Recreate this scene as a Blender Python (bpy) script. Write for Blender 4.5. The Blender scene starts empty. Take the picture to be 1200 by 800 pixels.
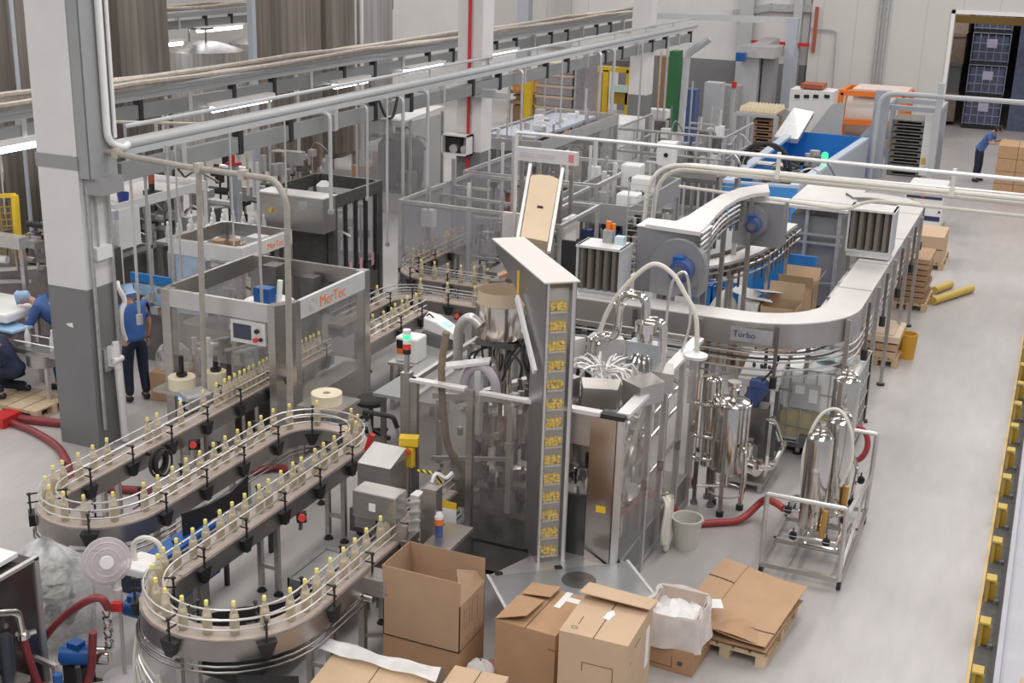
import bpy, bmesh, math, random
from math import sin, cos, pi, radians, sqrt, atan2, hypot
from mathutils import Vector, Matrix
random.seed(7)
C = bpy.context.scene.collection
# ---------------------------------------------------------------- camera solved from the photo's vanishing points
H, F = 6.5, 1491.0
CM = [[0.9177492525237522, 0.39618762683611186, 0.02777901787435963],
      [0.1470574428397702, -0.2740121472727337, -0.9504164622166503],
      [-0.36893145433470687, 0.8763291091188034, -0.3097367826292554]]

def _ray(px, py):
    c = ((px - 600) / F, (py - 400) / F, 1)
    return [sum(CM[k][i] * c[k] for k in range(3)) for i in range(3)]

def at(px, py, z=0.0):          # point of the hall at height z seen at a photo pixel (used only to measure the hall)
    d = _ray(px, py); t = (z - H) / d[2]
    return (t * d[0], t * d[1], z)

def aty(px, py, y):
    d = _ray(px, py); t = y / d[1]
    return (t * d[0], y, H + t * d[2])

def atx(px, py, x):
    d = _ray(px, py); t = x / d[0]
    return (x, t * d[1], H + t * d[2])

cd = bpy.data.cameras.new('camera'); cam = bpy.data.objects.new('camera', cd); C.objects.link(cam)
cd.sensor_width = 36; cd.lens = F * 36 / 1200; cd.clip_start = .1; cd.clip_end = 300
mw = Matrix.Identity(4)
for r in range(3):
    mw[r][0] = CM[0][r]; mw[r][1] = -CM[1][r]; mw[r][2] = -CM[2][r]
mw[2][3] = H
cam.matrix_world = mw
bpy.context.scene.camera = cam

# ---------------------------------------------------------------- materials
def new_mat(name):
    m = bpy.data.materials.new(name); m.use_nodes = True
    n = m.node_tree.nodes; l = m.node_tree.links
    return m, n, l, n['Principled BSDF']

def mat(name, col, rough=.5, metal=0., noise=.0, scale=8., bump=0., stretch=None, spec=.5, emit=0., emitcol=None, rvar=0.):
    m, n, l, b = new_mat(name)
    b.inputs['Roughness'].default_value = rough; b.inputs['Metallic'].default_value = metal
    b.inputs['Specular IOR Level'].default_value = spec
    b.inputs['Base Color'].default_value = (*col, 1)
    if noise or bump or rvar:
        tc = n.new('ShaderNodeTexCoord'); mp = n.new('ShaderNodeMapping'); nz = n.new('ShaderNodeTexNoise')
        if stretch: mp.inputs['Scale'].default_value = stretch
        nz.inputs['Scale'].default_value = scale; nz.inputs['Detail'].default_value = 5
        l.new(tc.outputs['Object'], mp.inputs[0]); l.new(mp.outputs[0], nz.inputs['Vector'])
        if noise:
            cr = n.new('ShaderNodeValToRGB')
            cr.color_ramp.elements[0].position = .3; cr.color_ramp.elements[1].position = .7
            cr.color_ramp.elements[0].color = (*[max(0, c * (1 - noise)) for c in col], 1)
            cr.color_ramp.elements[1].color = (*[min(1, c * (1 + noise)) for c in col], 1)
            l.new(nz.outputs['Fac'], cr.inputs[0]); l.new(cr.outputs[0], b.inputs['Base Color'])
        if rvar:
            mr = n.new('ShaderNodeMapRange'); mr.inputs[3].default_value = max(.02, rough - rvar); mr.inputs[4].default_value = rough + rvar
            l.new(nz.outputs['Fac'], mr.inputs[0]); l.new(mr.outputs[0], b.inputs['Roughness'])
        if bump:
            bp = n.new('ShaderNodeBump'); bp.inputs['Strength'].default_value = bump; bp.inputs['Distance'].default_value = .02
            l.new(nz.outputs['Fac'], bp.inputs['Height']); l.new(bp.outputs[0], b.inputs['Normal'])
    if emit:
        b.inputs['Emission Color'].default_value = (*(emitcol or col), 1); b.inputs['Emission Strength'].default_value = emit
    return m

def glass(name, col, alpha, rough=.05, noise=0., edge=.5):
    # thin clear sheet: see-through with a tint and a reflection, no refraction
    m, n, l, b = new_mat(name)
    n.remove(b); out = n['Material Output']
    tr = n.new('ShaderNodeBsdfTransparent'); tr.inputs[0].default_value = (*[1 - (1 - c) * .22 for c in col], 1)
    pr = n.new('ShaderNodeBsdfPrincipled'); pr.inputs['Base Color'].default_value = (*col, 1); pr.inputs['Roughness'].default_value = rough
    mx = n.new('ShaderNodeMixShader')
    fr = n.new('ShaderNodeLayerWeight'); fr.inputs[0].default_value = .25
    mr = n.new('ShaderNodeMapRange'); mr.inputs[3].default_value = alpha; mr.inputs[4].default_value = min(1, alpha + edge)
    l.new(fr.outputs['Facing'], mr.inputs[0])
    last = mr.outputs[0]
    if noise:
        tc = n.new('ShaderNodeTexCoord'); nz = n.new('ShaderNodeTexNoise'); nz.inputs['Scale'].default_value = 6; nz.inputs['Detail'].default_value = 6
        l.new(tc.outputs['Object'], nz.inputs['Vector'])
        r2 = n.new('ShaderNodeMapRange'); r2.inputs[1].default_value = .35; r2.inputs[2].default_value = .7; r2.inputs[3].default_value = -noise; r2.inputs[4].default_value = noise
        l.new(nz.outputs['Fac'], r2.inputs[0])
        ad = n.new('ShaderNodeMath'); ad.use_clamp = True
        l.new(last, ad.inputs[0]); l.new(r2.outputs[0], ad.inputs[1]); last = ad.outputs[0]
    l.new(last, mx.inputs[0]); l.new(tr.outputs[0], mx.inputs[1]); l.new(pr.outputs[0], mx.inputs[2]); l.new(mx.outputs[0], out.inputs[0])
    return m

M = {}
M['ss'] = mat('brushed_steel', (.50, .475, .455), .33, .9, noise=.10, scale=3, stretch=(1, 1, 30))
M['ssl'] = mat('light_steel', (.66, .64, .63), .38, .75, noise=.07, scale=4)
M['ssw'] = mat('bright_steel', (.78, .765, .76), .45, .5, noise=.05, scale=4)
M['ssd'] = mat('dark_steel', (.25, .235, .225), .35, .85, noise=.25, scale=4)
M['ssp'] = mat('polished_steel', (.66, .63, .60), .14, 1., noise=.05, scale=2)
M['tank'] = mat('tank_steel', (.27, .238, .21), .40, .85, noise=.35, scale=3.0, stretch=(3.5, 3.5, .05))
M['chrome'] = mat('chrome_pipe', (.74, .71, .68), .12, 1.)
M['galv'] = mat('galvanised_steel', (.50, .50, .50), .45, .6, noise=.12, scale=12)
M['grey'] = mat('grey_paint', (.30, .30, .31), .5, noise=.04, scale=2)
M['greyl'] = mat('light_grey_paint', (.47, .48, .50), .45, noise=.03, scale=2)
M['greyd'] = mat('dark_grey_paint', (.13, .13, .135), .5, noise=.06, scale=3)
M['busbar'] = mat('busbar_grey', (.27, .28, .285), .45, noise=.06, scale=2)
M['tray'] = mat('tray_paint', (.46, .48, .50), .4, noise=.04, scale=4)
M['dust'] = mat('dusty_pipe', (.45, .41, .36), .7, noise=.18, scale=9)
M['white'] = mat('white_paint', (.76, .745, .735), .5, noise=.02, scale=2)
M['whiteg'] = mat('white_enamel', (.82, .81, .80), .3)
M['cream'] = mat('cream_pipe', (.70, .665, .60), .4, noise=.03)
M['black'] = mat('black_plastic', (.018, .018, .02), .45)
M['rubber'] = mat('black_rubber', (.03, .03, .03), .75)
M['blue'] = mat('blue_paint', (.025, .20, .56), .4, noise=.06, scale=2)
M['bluel'] = mat('bright_blue_paint', (.06, .30, .72), .4, noise=.05, scale=2)
M['motor'] = mat('motor_blue', (.055, .09, .24), .4)
M['motorb'] = mat('pump_blue', (.01, .09, .32), .35)
M['red'] = mat('red_paint', (.55, .03, .03), .4)
M['hose'] = mat('red_hose', (.23, .035, .04), .38, noise=.15, scale=6)
M['orange'] = mat('orange_paint', (.80, .20, .03), .45, noise=.05)
M['yellow'] = mat('yellow_paint', (.75, .50, .03), .45, noise=.06, scale=6)
M['caps'] = mat('yellow_caps', (.80, .55, .06), .4, noise=.45, scale=60)
M['capy'] = mat('cap_yellow', (.86, .74, .22), .4)
M['card'] = mat('cardboard', (.45, .285, .17), .8, noise=.07, scale=5)
M['cardl'] = mat('pale_cardboard', (.56, .40, .265), .8, noise=.05, scale=4)
M['cardd'] = mat('shadow_cardboard', (.33, .20, .115), .85, noise=.1, scale=5)  # darker brown board tone
M['cardw'] = mat('blank_cardboard', (.66, .52, .37), .75, noise=.03, scale=3)
M['wood'] = mat('pallet_wood', (.50, .36, .22), .8, noise=.2, scale=5, stretch=(1, 8, 1))
M['woodp'] = mat('pale_pallet_wood', (.62, .48, .32), .8, noise=.2, scale=5, stretch=(1, 8, 1))
M['paper'] = mat('white_paper', (.80, .79, .78), .7)
M['ink'] = mat('print_ink', (.10, .07, .05), .8)
M['tape'] = mat('pale_tape', (.80, .76, .70), .4)
M['skin'] = mat('skin', (.50, .28, .19), .5, noise=.05)
M['hair'] = mat('hair_black', (.02, .015, .012), .6)
M['shirt'] = mat('blue_shirt', (.05, .14, .42), .8, noise=.12, scale=8)
M['shirtw'] = mat('work_blue_cloth', (.045, .10, .28), .8, noise=.2, scale=8)
M['navy'] = mat('navy_trousers', (.018, .024, .05), .85, noise=.2, scale=9)
M['capcloth'] = mat('light_blue_cloth', (.30, .42, .62), .8)
M['sheet'] = mat('blue_film', (.35, .55, .78), .3)
M['teal'] = mat('teal_cap', (.20, .58, .60), .4)
M['liquid'] = mat('amber_liquid', (.55, .30, .06), .3)
M['led'] = mat('tube_light', (1, 1, 1), .4, emit=6, emitcol=(.97, .98, 1))
M['green'] = mat('green_light', (.05, .9, .25), .4, emit=1.2)
M['greenp'] = mat('green_paint', (.03, .16, .06), .5)
M['screen'] = mat('dark_screen', (.05, .06, .09), .2)
M['screenb'] = mat('lit_screen', (.35, .55, .8), .2, emit=.5)
M['reel'] = mat('label_reel', (.78, .70, .52), .6, noise=.04)
M['glass'] = glass('clear_panel', (.72, .70, .69), .07, edge=.25)
M['smoke'] = glass('smoked_panel', (.30, .29, .29), .24, edge=.3)
M['greyglass'] = glass('grey_panel', (.50, .50, .53), .28, edge=.3)
M['dirtyglass'] = glass('worn_clear_panel', (.68, .66, .64), .08, noise=.04, edge=.18)
M['bagfilm'] = glass('plastic_bag_film', (.74, .74, .74), .30, .22, noise=.30)
M['bagwhite'] = glass('milky_film', (.84, .82, .82), .72, .35, noise=.12)
M['pet'] = glass('bottle_plastic', (.76, .70, .56), .32, .10)
M['petgreen'] = glass('green_bottle_plastic', (.60, .68, .48), .6, .15)
M['fanfilm'] = glass('translucent_fan_plastic', (.80, .74, .77), .26, .3, edge=.4)
M['ibc'] = glass('ibc_plastic', (.85, .84, .81), .92, .35)
M['ibcfull'] = mat('ibc_plastic_filled', (.50, .46, .27), .4, noise=.03)

# ---------------------------------------------------------------- mesh kit
class MB:
    def __init__(s): s.v = []; s.f = []; s.s = []
    def add(s, vs, fs, smooth=False):
        o = len(s.v); s.v += [tuple(v) for v in vs]
        for f in fs: s.f.append([o + i for i in f]); s.s.append(smooth)
        return s
    def box(s, x0, y0, z0, x1, y1, z1):
        if x0 > x1: x0, x1 = x1, x0
        if y0 > y1: y0, y1 = y1, y0
        if z0 > z1: z0, z1 = z1, z0
        vs = [(x0, y0, z0), (x1, y0, z0), (x1, y1, z0), (x0, y1, z0), (x0, y0, z1), (x1, y0, z1), (x1, y1, z1), (x0, y1, z1)]
        return s.add(vs, [(0, 3, 2, 1), (4, 5, 6, 7), (0, 1, 5, 4), (1, 2, 6, 5), (2, 3, 7, 6), (3, 0, 4, 7)])
    def cbox(s, cx, cy, cz, sx, sy, sz): return s.box(cx - sx / 2, cy - sy / 2, cz - sz / 2, cx + sx / 2, cy + sy / 2, cz + sz / 2)
    def obox(s, c, sz, rz=0., rx=0., ry=0.):
        R = Matrix.Rotation(rz, 3, 'Z') @ Matrix.Rotation(ry, 3, 'Y') @ Matrix.Rotation(rx, 3, 'X')
        hx, hy, hz = [a / 2 for a in sz]
        vs = [Vector(c) + R @ Vector(p) for p in [(-hx, -hy, -hz), (hx, -hy, -hz), (hx, hy, -hz), (-hx, hy, -hz), (-hx, -hy, hz), (hx, -hy, hz), (hx, hy, hz), (-hx, hy, hz)]]
        return s.add(vs, [(0, 3, 2, 1), (4, 5, 6, 7), (0, 1, 5, 4), (1, 2, 6, 5), (2, 3, 7, 6), (3, 0, 4, 7)])
    def bar(s, p0, p1, w, h=None, up=(0, 0, 1)):
        p0 = Vector(p0); p1 = Vector(p1); d = p1 - p0
        if d.length < 1e-6: return s
        d.normalize(); u = Vector(up)
        if abs(d.dot(u)) > .98: u = Vector((0, 1, 0))
        a = d.cross(u).normalized() * w / 2; b = a.cross(d).normalized() * (h or w) / 2
        vs = [p0 - a - b, p0 + a - b, p0 + a + b, p0 - a + b, p1 - a - b, p1 + a - b, p1 + a + b, p1 - a + b]
        return s.add(vs, [(0, 3, 2, 1), (4, 5, 6, 7), (0, 1, 5, 4), (1, 2, 6, 5), (2, 3, 7, 6), (3, 0, 4, 7)])
    def tube(s, pts, r, n=8, closed=False):
        P = [Vector(p) for p in pts]; k = len(P); rr = r if isinstance(r, (list, tuple)) else [r] * k
        vs = []; pu = None
        for i, p in enumerate(P):
            if closed: d = P[(i + 1) % k] - P[i - 1]
            else: d = P[min(i + 1, k - 1)] - P[max(i - 1, 0)]
            if d.length < 1e-9: d = Vector((0, 0, 1))
            d.normalize()
            if pu is None:
                u = Vector((0, 0, 1)) if abs(d.z) < .9 else Vector((1, 0, 0))
            else: u = pu
            u = (u - d * u.dot(d)); u.normalize(); pu = u; w = d.cross(u)
            for j in range(n):
                a = 2 * pi * j / n; vs.append(p + (u * cos(a) + w * sin(a)) * rr[i])
        fs = []
        for i in range(k if closed else k - 1):
            a = i * n; b = ((i + 1) % k) * n
            for j in range(n): fs.append((a + j, a + (j + 1) % n, b + (j + 1) % n, b + j))
        s.add(vs, fs, True)
        if not closed:
            s.add(vs[:n], [tuple(range(n))[::-1]]); s.add(vs[-n:], [tuple(range(n))])
        return s
    def cyl(s, p0, p1, r0, r1=None, n=16): return s.tube([p0, p1], [r0, r0 if r1 is None else r1], n)
    def lathe(s, c, prof, n=24):
        vs = []; fs = []
        for (r, z) in prof:
            for j in range(n):
                a = 2 * pi * j / n; vs.append((c[0] + r * cos(a), c[1] + r * sin(a), c[2] + z))
        for i in range(len(prof) - 1):
            for j in range(n): fs.append((i * n + j, i * n + (j + 1) % n, (i + 1) * n + (j + 1) % n, (i + 1) * n + j))
        return s.add(vs, fs, True)
    def sph(s, c, r, n=12, sc=(1, 1, 1)):
        m = n // 2 + 1
        prof = [(r * sin(pi * i / m), -r * cos(pi * i / m)) for i in range(m + 1)]
        o = len(s.v); s.lathe((0, 0, 0), prof, n)
        for i in range(o, len(s.v)):
            v = s.v[i]; s.v[i] = (c[0] + v[0] * sc[0], c[1] + v[1] * sc[1], c[2] + v[2] * sc[2])
        return s
    def prism(s, poly, z0, z1):
        n = len(poly); vs = [(p[0], p[1], z0) for p in poly] + [(p[0], p[1], z1) for p in poly]
        a = sum(poly[i][0] * poly[(i + 1) % n][1] - poly[(i + 1) % n][0] * poly[i][1] for i in range(n))
        fs = [tuple(range(n))[::-1], tuple(range(n, 2 * n))] + [(i, (i + 1) % n, n + (i + 1) % n, n + i) for i in range(n)]
        if a < 0: fs = [tuple(reversed(f)) for f in fs]
        return s.add(vs, fs)
    def poly(s, *pts): return s.add(pts, [tuple(range(len(pts)))])
    def ext(s, pts, off):           # a flat outline pushed along a vector
        n = len(pts); o = Vector(off); vs = [Vector(p) for p in pts] + [Vector(p) + o for p in pts]
        return s.add(vs, [tuple(range(n))[::-1], tuple(range(n, 2 * n))] + [(i, (i + 1) % n, n + (i + 1) % n, n + i) for i in range(n)])
    def strip(s, A, B, smooth=True):    # ruled surface between two polylines
        n = len(A); return s.add(list(A) + list(B), [(i, i + 1, n + i + 1, n + i) for i in range(n - 1)], smooth)
    def grid(s, rows, smooth=True):
        n = len(rows[0]); vs = [p for r in rows for p in r]
        return s.add(vs, [(i * n + j, i * n + j + 1, (i + 1) * n + j + 1, (i + 1) * n + j) for i in range(len(rows) - 1) for j in range(n - 1)], smooth)

def fillet(pts, r, n=5):
    P = [Vector(p) for p in pts]; out = [P[0]]
    for i in range(1, len(P) - 1):
        a = P[i - 1] - P[i]; b = P[i + 1] - P[i]; la, lb = a.length, b.length
        rr = min(r, la * .49, lb * .49); p0 = P[i] + a / la * rr; p1 = P[i] + b / lb * rr
        for k in range(n + 1):
            t = k / n; out.append((1 - t) ** 2 * p0 + 2 * t * (1 - t) * P[i] + t * t * p1)
    out.append(P[-1]); return out

def spline(pts, n=8):               # smooth curve through points
    P = [Vector(p) for p in pts]; out = []
    for i in range(len(P) - 1):
        a = P[max(i - 1, 0)]; b = P[i]; c = P[i + 1]; d = P[min(i + 2, len(P) - 1)]
        for k in range(n):
            t = k / n
            out.append(.5 * ((2 * b) + (c - a) * t + (2 * a - 5 * b + 4 * c - d) * t * t + (3 * b - a - 3 * c + d) * t ** 3))
    out.append(P[-1]); return out

def arc(cx, cy, r, a0, a1, n=12): return [(cx + r * cos(a0 + (a1 - a0) * k / n), cy + r * sin(a0 + (a1 - a0) * k / n)) for k in range(n + 1)]

def offs(path, d):                  # offset a plan path sideways (left of travel positive)
    out = []; n = len(path)
    for i, p in enumerate(path):
        a = path[max(i - 1, 0)]; b = path[min(i + 1, n - 1)]; dx, dy = b[0] - a[0], b[1] - a[1]; L = hypot(dx, dy) or 1
        out.append((p[0] - dy / L * d, p[1] + dx / L * d))
    return out

def z3(path, z): return [(p[0], p[1], z) for p in path]

LOC = {}
SPLIT = set('skirt pipe_clamp lid_edge cross_rail hinge_joint dark_interior top_beam tower post leg_frame pale_edge latch rail stand pallet_layer shelf_layers upright control_plate glass_panel leg base_cabinet gear_column tape_strip printed_mark guard_post white_cover top_cover hinge'.split())
def pieces(mb):
    par = list(range(len(mb.v)))
    def fd(i):
        while par[i] != i: par[i] = par[par[i]]; i = par[i]
        return i
    for f in mb.f:
        for k in f[1:]: par[fd(k)] = fd(f[0])
    gr = {}
    for i, f in enumerate(mb.f): gr.setdefault(fd(f[0]), []).append(i)
    out = []
    for fs in gr.values():
        m = MB(); mp = {}
        for i in fs:
            m.f.append([mp.setdefault(v, len(mp)) for v in mb.f[i]]); m.s.append(mb.s[i])
        m.v = [mb.v[k] for k in mp]; out.append(m)
    return out
def obj(name, mb, m, parent=None, label=None, kind=None, bevel=0.):
    if parent and name in SPLIT and not kind:
        ps = pieces(mb)
        if 1 < len(ps) <= 8 and (name in ('printed_mark', 'outlet_valve') or not any(mb.s)):
            for p in ps: o = obj1(name, p, m, parent, label, kind, bevel)
            return o
    return obj1(name, mb, m, parent, label, kind, bevel)
def obj1(name, mb, m, parent=None, label=None, kind=None, bevel=0.):
    base = LOC.get(parent.name, Vector((0, 0, 0))) if parent else None
    if base is None:
        if kind == 'structure': base = Vector((0, 0, 0))
        else:
            xs = [v[0] for v in mb.v]; ys = [v[1] for v in mb.v]; zs = [v[2] for v in mb.v]
            base = Vector(((min(xs) + max(xs)) / 2, (min(ys) + max(ys)) / 2, min(zs)))
    me = bpy.data.meshes.new(name)
    me.from_pydata([tuple(Vector(v) - base) for v in mb.v], [], mb.f)
    me.polygons.foreach_set('use_smooth', mb.s)
    me.materials.append(M[m] if isinstance(m, str) else m); me.update()
    if any(mb.s):
        try: me.set_sharp_from_angle(angle=radians(40))
        except Exception: pass
    o = bpy.data.objects.new(name, me); C.objects.link(o)
    if parent: o.parent = parent
    else: o.location = base
    LOC[o.name] = base
    if label: o['label'] = label
    if kind: o['kind'] = kind
    if bevel:
        b = o.modifiers.new('edge', 'BEVEL'); b.width = bevel; b.segments = 2; b.limit_method = 'ANGLE'
    return o

def thing(name, label, cat, loc, group=None):
    o = bpy.data.objects.new(name, None); C.objects.link(o); o.location = loc; o.empty_display_size = .1
    LOC[o.name] = Vector(loc); o['label'] = label; o['category'] = cat
    if group: o['group'] = group
    return o

def one(name, mb, m, label, cat, group=None, kind=None, bevel=0.):
    o = obj(name, mb, m, None, label, kind, bevel); o['category'] = cat
    if group: o['group'] = group
    return o

def dup(root, loc, label=None, rz=None, group=None):
    r = root.copy(); C.objects.link(r); r.location = loc
    if rz is not None: r.rotation_euler = (0, 0, rz)
    if label: r['label'] = label
    if group: r['group'] = group
    for ch in list(root.children):
        c = ch.copy(); C.objects.link(c); c.parent = r
        for g in list(ch.children):
            d = g.copy(); C.objects.link(d); d.parent = c
    return r

def struct(name, mb, m): return obj(name, mb, m, None, None, 'structure')

def text(name, s, size, m, parent, loc, rx=0., rz=0., ex=.001, shear=0.):
    cu = bpy.data.curves.new(name, 'FONT'); cu.body = s; cu.size = size; cu.extrude = ex; cu.align_x = 'LEFT'; cu.shear = shear
    tmp = bpy.data.objects.new('tmp', cu); C.objects.link(tmp); bpy.context.view_layer.update()
    me = bpy.data.meshes.new_from_object(tmp.evaluated_get(bpy.context.evaluated_depsgraph_get())); me.name = name; bpy.data.objects.remove(tmp)
    me.materials.clear(); me.materials.append(M[m]); o = bpy.data.objects.new(name, me); C.objects.link(o)
    o.parent = parent; o.location = Vector(loc) - LOC.get(parent.name, Vector((0, 0, 0))); o.rotation_euler = (rx, 0, rz)
    return o

def nth(k):
    return ['first', 'second', 'third', 'fourth', 'fifth', 'sixth', 'seventh', 'eighth', 'ninth', 'tenth', 'eleventh', 'twelfth', 'thirteenth', 'fourteenth', 'fifteenth', 'sixteenth', 'seventeenth', 'eighteenth', 'nineteenth', 'twentieth'][k] if k < 20 else '%dth' % (k + 1)
# ================================================================ room shell, light
def floor_mat():
    m, n, l, b = new_mat('resin_floor')
    tc = n.new('ShaderNodeTexCoord'); nz = n.new('ShaderNodeTexNoise'); nz.inputs['Scale'].default_value = .35; nz.inputs['Detail'].default_value = 8
    mp = n.new('ShaderNodeMapping'); mp.inputs['Scale'].default_value = (1, .25, 1)
    n2 = n.new('ShaderNodeTexNoise'); n2.inputs['Scale'].default_value = 6; n2.inputs['Detail'].default_value = 6
    l.new(tc.outputs['Object'], nz.inputs['Vector']); l.new(tc.outputs['Object'], mp.inputs[0]); l.new(mp.outputs[0], n2.inputs['Vector'])
    cr = n.new('ShaderNodeValToRGB'); e = cr.color_ramp.elements
    e[0].position = .35; e[0].color = (.46, .435, .425, 1); e[1].position = .65; e[1].color = (.56, .535, .53, 1)
    mx = n.new('ShaderNodeMixRGB'); mx.blend_type = 'MULTIPLY'; mx.inputs[0].default_value = .25
    l.new(nz.outputs['Fac'], cr.inputs[0]); l.new(cr.outputs[0], mx.inputs[1]); l.new(n2.outputs['Fac'], mx.inputs[2]); l.new(mx.outputs[0], b.inputs['Base Color'])
    b.inputs['Roughness'].default_value = .32; b.inputs['Specular IOR Level'].default_value = .35
    return m

def painted(name, low, high, zsplit):
    m, n, l, b = new_mat(name)
    tc = n.new('ShaderNodeTexCoord'); sp = n.new('ShaderNodeSeparateXYZ'); gt = n.new('ShaderNodeMath'); gt.operation = 'GREATER_THAN'; gt.inputs[1].default_value = zsplit
    nz = n.new('ShaderNodeTexNoise'); nz.inputs['Scale'].default_value = 3; nz.inputs['Detail'].default_value = 6
    mx = n.new('ShaderNodeMixRGB'); mx.inputs[1].default_value = (*low, 1); mx.inputs[2].default_value = (*high, 1)
    m2 = n.new('ShaderNodeMixRGB'); m2.blend_type = 'MULTIPLY'; m2.inputs[0].default_value = .12
    l.new(tc.outputs['Object'], sp.inputs[0]); l.new(sp.outputs['Z'], gt.inputs[0]); l.new(gt.outputs[0], mx.inputs[0])
    l.new(tc.outputs['Object'], nz.inputs['Vector']); l.new(mx.outputs[0], m2.inputs[1]); l.new(nz.outputs['Fac'], m2.inputs[2]); l.new(m2.outputs[0], b.inputs['Base Color'])
    b.inputs['Roughness'].default_value = .55
    return m

def panel_mat(name, col, pitch):       # sandwich-panel wall with thin vertical joints
    m, n, l, b = new_mat(name)
    tc = n.new('ShaderNodeTexCoord'); sp = n.new('ShaderNodeSeparateXYZ')
    md = n.new('ShaderNodeMath'); md.operation = 'PINGPONG'; md.inputs[1].default_value = pitch / 2
    lt = n.new('ShaderNodeMath'); lt.operation = 'LESS_THAN'; lt.inputs[1].default_value = .022
    mx = n.new('ShaderNodeMixRGB'); mx.inputs[1].default_value = (*col, 1); mx.inputs[2].default_value = (*[c * .86 for c in col], 1)
    l.new(tc.outputs['Object'], sp.inputs[0]); l.new(sp.outputs['X'], md.inputs[0]); l.new(md.outputs[0], lt.inputs[0]); l.new(lt.outputs[0], mx.inputs[0])
    l.new(mx.outputs[0], b.inputs['Base Color']); b.inputs['Roughness'].default_value = .5
    return m

M['lineyellow'] = mat('worn_yellow_line', (.66, .46, .17), .6, noise=.15, scale=3)
M['channel'] = mat('dark_channel', (.075, .07, .065), .6, noise=.2)
M['plinth'] = mat('plinth_grey', (.46, .455, .50), .5, noise=.06, scale=3)
M['floor'] = floor_mat()
M['wallw'] = painted('hall_wall_paint', (.22, .22, .235), (.74, .725, .72), 2.11)
M['colp'] = painted('column_paint', (.205, .205, .21), (.73, .71, .70), 2.11)
M['wallb'] = panel_mat('beige_panels', (.60, .585, .565), 1.15)
M['wallback'] = panel_mat('white_panels', (.74, .725, .72), 2.4)
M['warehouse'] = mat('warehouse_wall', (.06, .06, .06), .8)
M['ceil'] = mat('ceiling_panels', (.55, .55, .55), .7)

struct('floor', MB().box(-34, -4, -.2, 9, 72, 0), 'floor')
YW = 46.4
struct('wall_back', MB().box(-15.5, YW, 0, -8.55, YW + .3, 9), 'wallw')
struct('wall_back_left', MB().box(-34, YW, 0, -15.5, YW + .3, 9), 'white')
struct('wall_back_upper', MB().box(-22.0, YW - .06, 2.9, -14.2, YW, 9), 'wallback')
struct('wall_beige', MB().box(-8.42, 46.0, 0, -3.74, 46.3, 9).box(-3.74, 46.0, 4.22, .6, 46.3, 9).box(.6, 46.0, 0, 9, 46.3, 9), 'wallb')
struct('wall_left', MB().box(-34.3, -4, 0, -34, YW, 9), 'white')
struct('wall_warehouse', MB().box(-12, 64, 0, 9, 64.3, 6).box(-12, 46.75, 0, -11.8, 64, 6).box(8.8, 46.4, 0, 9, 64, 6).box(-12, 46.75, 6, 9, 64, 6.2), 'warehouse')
struct('ceiling', MB().box(-34.3, -6, 9, 9, YW + .3, 9.2), 'ceil')
fr = MB(); fr.box(-3.80, 45.93, 0, -3.68, 46.32, 4.28).box(-3.80, 45.93, 4.16, .68, 46.32, 4.28).box(.56, 45.93, 0, .68, 46.32, 4.28)
struct('door_1', fr, 'whiteg')
# columns on an 11 m grid
for k, y in enumerate((12.05, 23.75, 34.9)):
    c = struct('column', MB().box(-11.25, y - .26, 0, -10.64 if k == 0 else -10.71, y + .26, 9), 'colp')
    if k == 0:
        obj('strap', MB().box(-11.265, y - .275, 3.60, -10.63, y + .275, 3.76), 'grey', c)
# floor edge at the right: yellow line, dark channel, grey plinth
struct('trim_yellow_line', MB().box(-.03, 2, 0, .0, 46, .012), 'lineyellow')
struct('trim_channel', MB().box(.0, 2, 0, .20, 46, .01), 'channel')
struct('trim_plinth', MB().box(.24, 2, 0, 3.2, 46, .10).box(.20, 2, 0, .25, 46, .14), 'plinth')

# unseen soft area lights added in rows below the ceiling
def area(x, y, z, sx, sy, e, col=(1, .97, .94)):
    ld = bpy.data.lights.new('ceiling_lamp', 'AREA'); ld.shape = 'RECTANGLE'; ld.size = sx; ld.size_y = sy; ld.energy = e; ld.color = col
    o = bpy.data.objects.new('ceiling_lamp', ld); C.objects.link(o); o.location = (x, y, z)
    return o
for x in (-27, -20, -13.5, -7, -1.5, 4):
    for y in (4, 15, 27, 39):
        area(x, y, 8.8, 1.6, 8, 230)
area(-3, 48.2, 5.8, 4, 2, 90, (1, .95, .9))  # added light that brightens the warehouse beyond the doorway
w = bpy.data.worlds.new('hall_air'); bpy.context.scene.world = w; w.use_nodes = True
w.node_tree.nodes['Background'].inputs[0].default_value = (.92, .95, 1, 1); w.node_tree.nodes['Background'].inputs[1].default_value = .35
vs = bpy.context.scene.view_settings
vs.view_transform = 'Standard'; vs.exposure = 0.32
# ================================================================ serpentine bottle conveyor
def ribbon(mb, path, a, b, z0, z1, smooth=True):
    A = offs(path, a); B = offs(path, b); n = len(path)
    mb.strip(z3(A, z1), z3(B, z1), False); mb.strip(z3(A, z0), z3(A, z1), smooth); mb.strip(z3(B, z1), z3(B, z0), smooth); mb.strip(z3(B, z0), z3(A, z0), False)
    for i in (0, n - 1): mb.poly((*A[i], z0), (*B[i], z0), (*B[i], z1), (*A[i], z1))
    return mb

def densify(path, step):
    out = []
    for a, b in zip(path[:-1], path[1:]):
        L = hypot(b[0] - a[0], b[1] - a[1]); k = max(1, int(L / step))
        for i in range(k): t = i / k; out.append((a[0] + (b[0] - a[0]) * t, a[1] + (b[1] - a[1]) * t))
    out.append(path[-1]); return out

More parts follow.
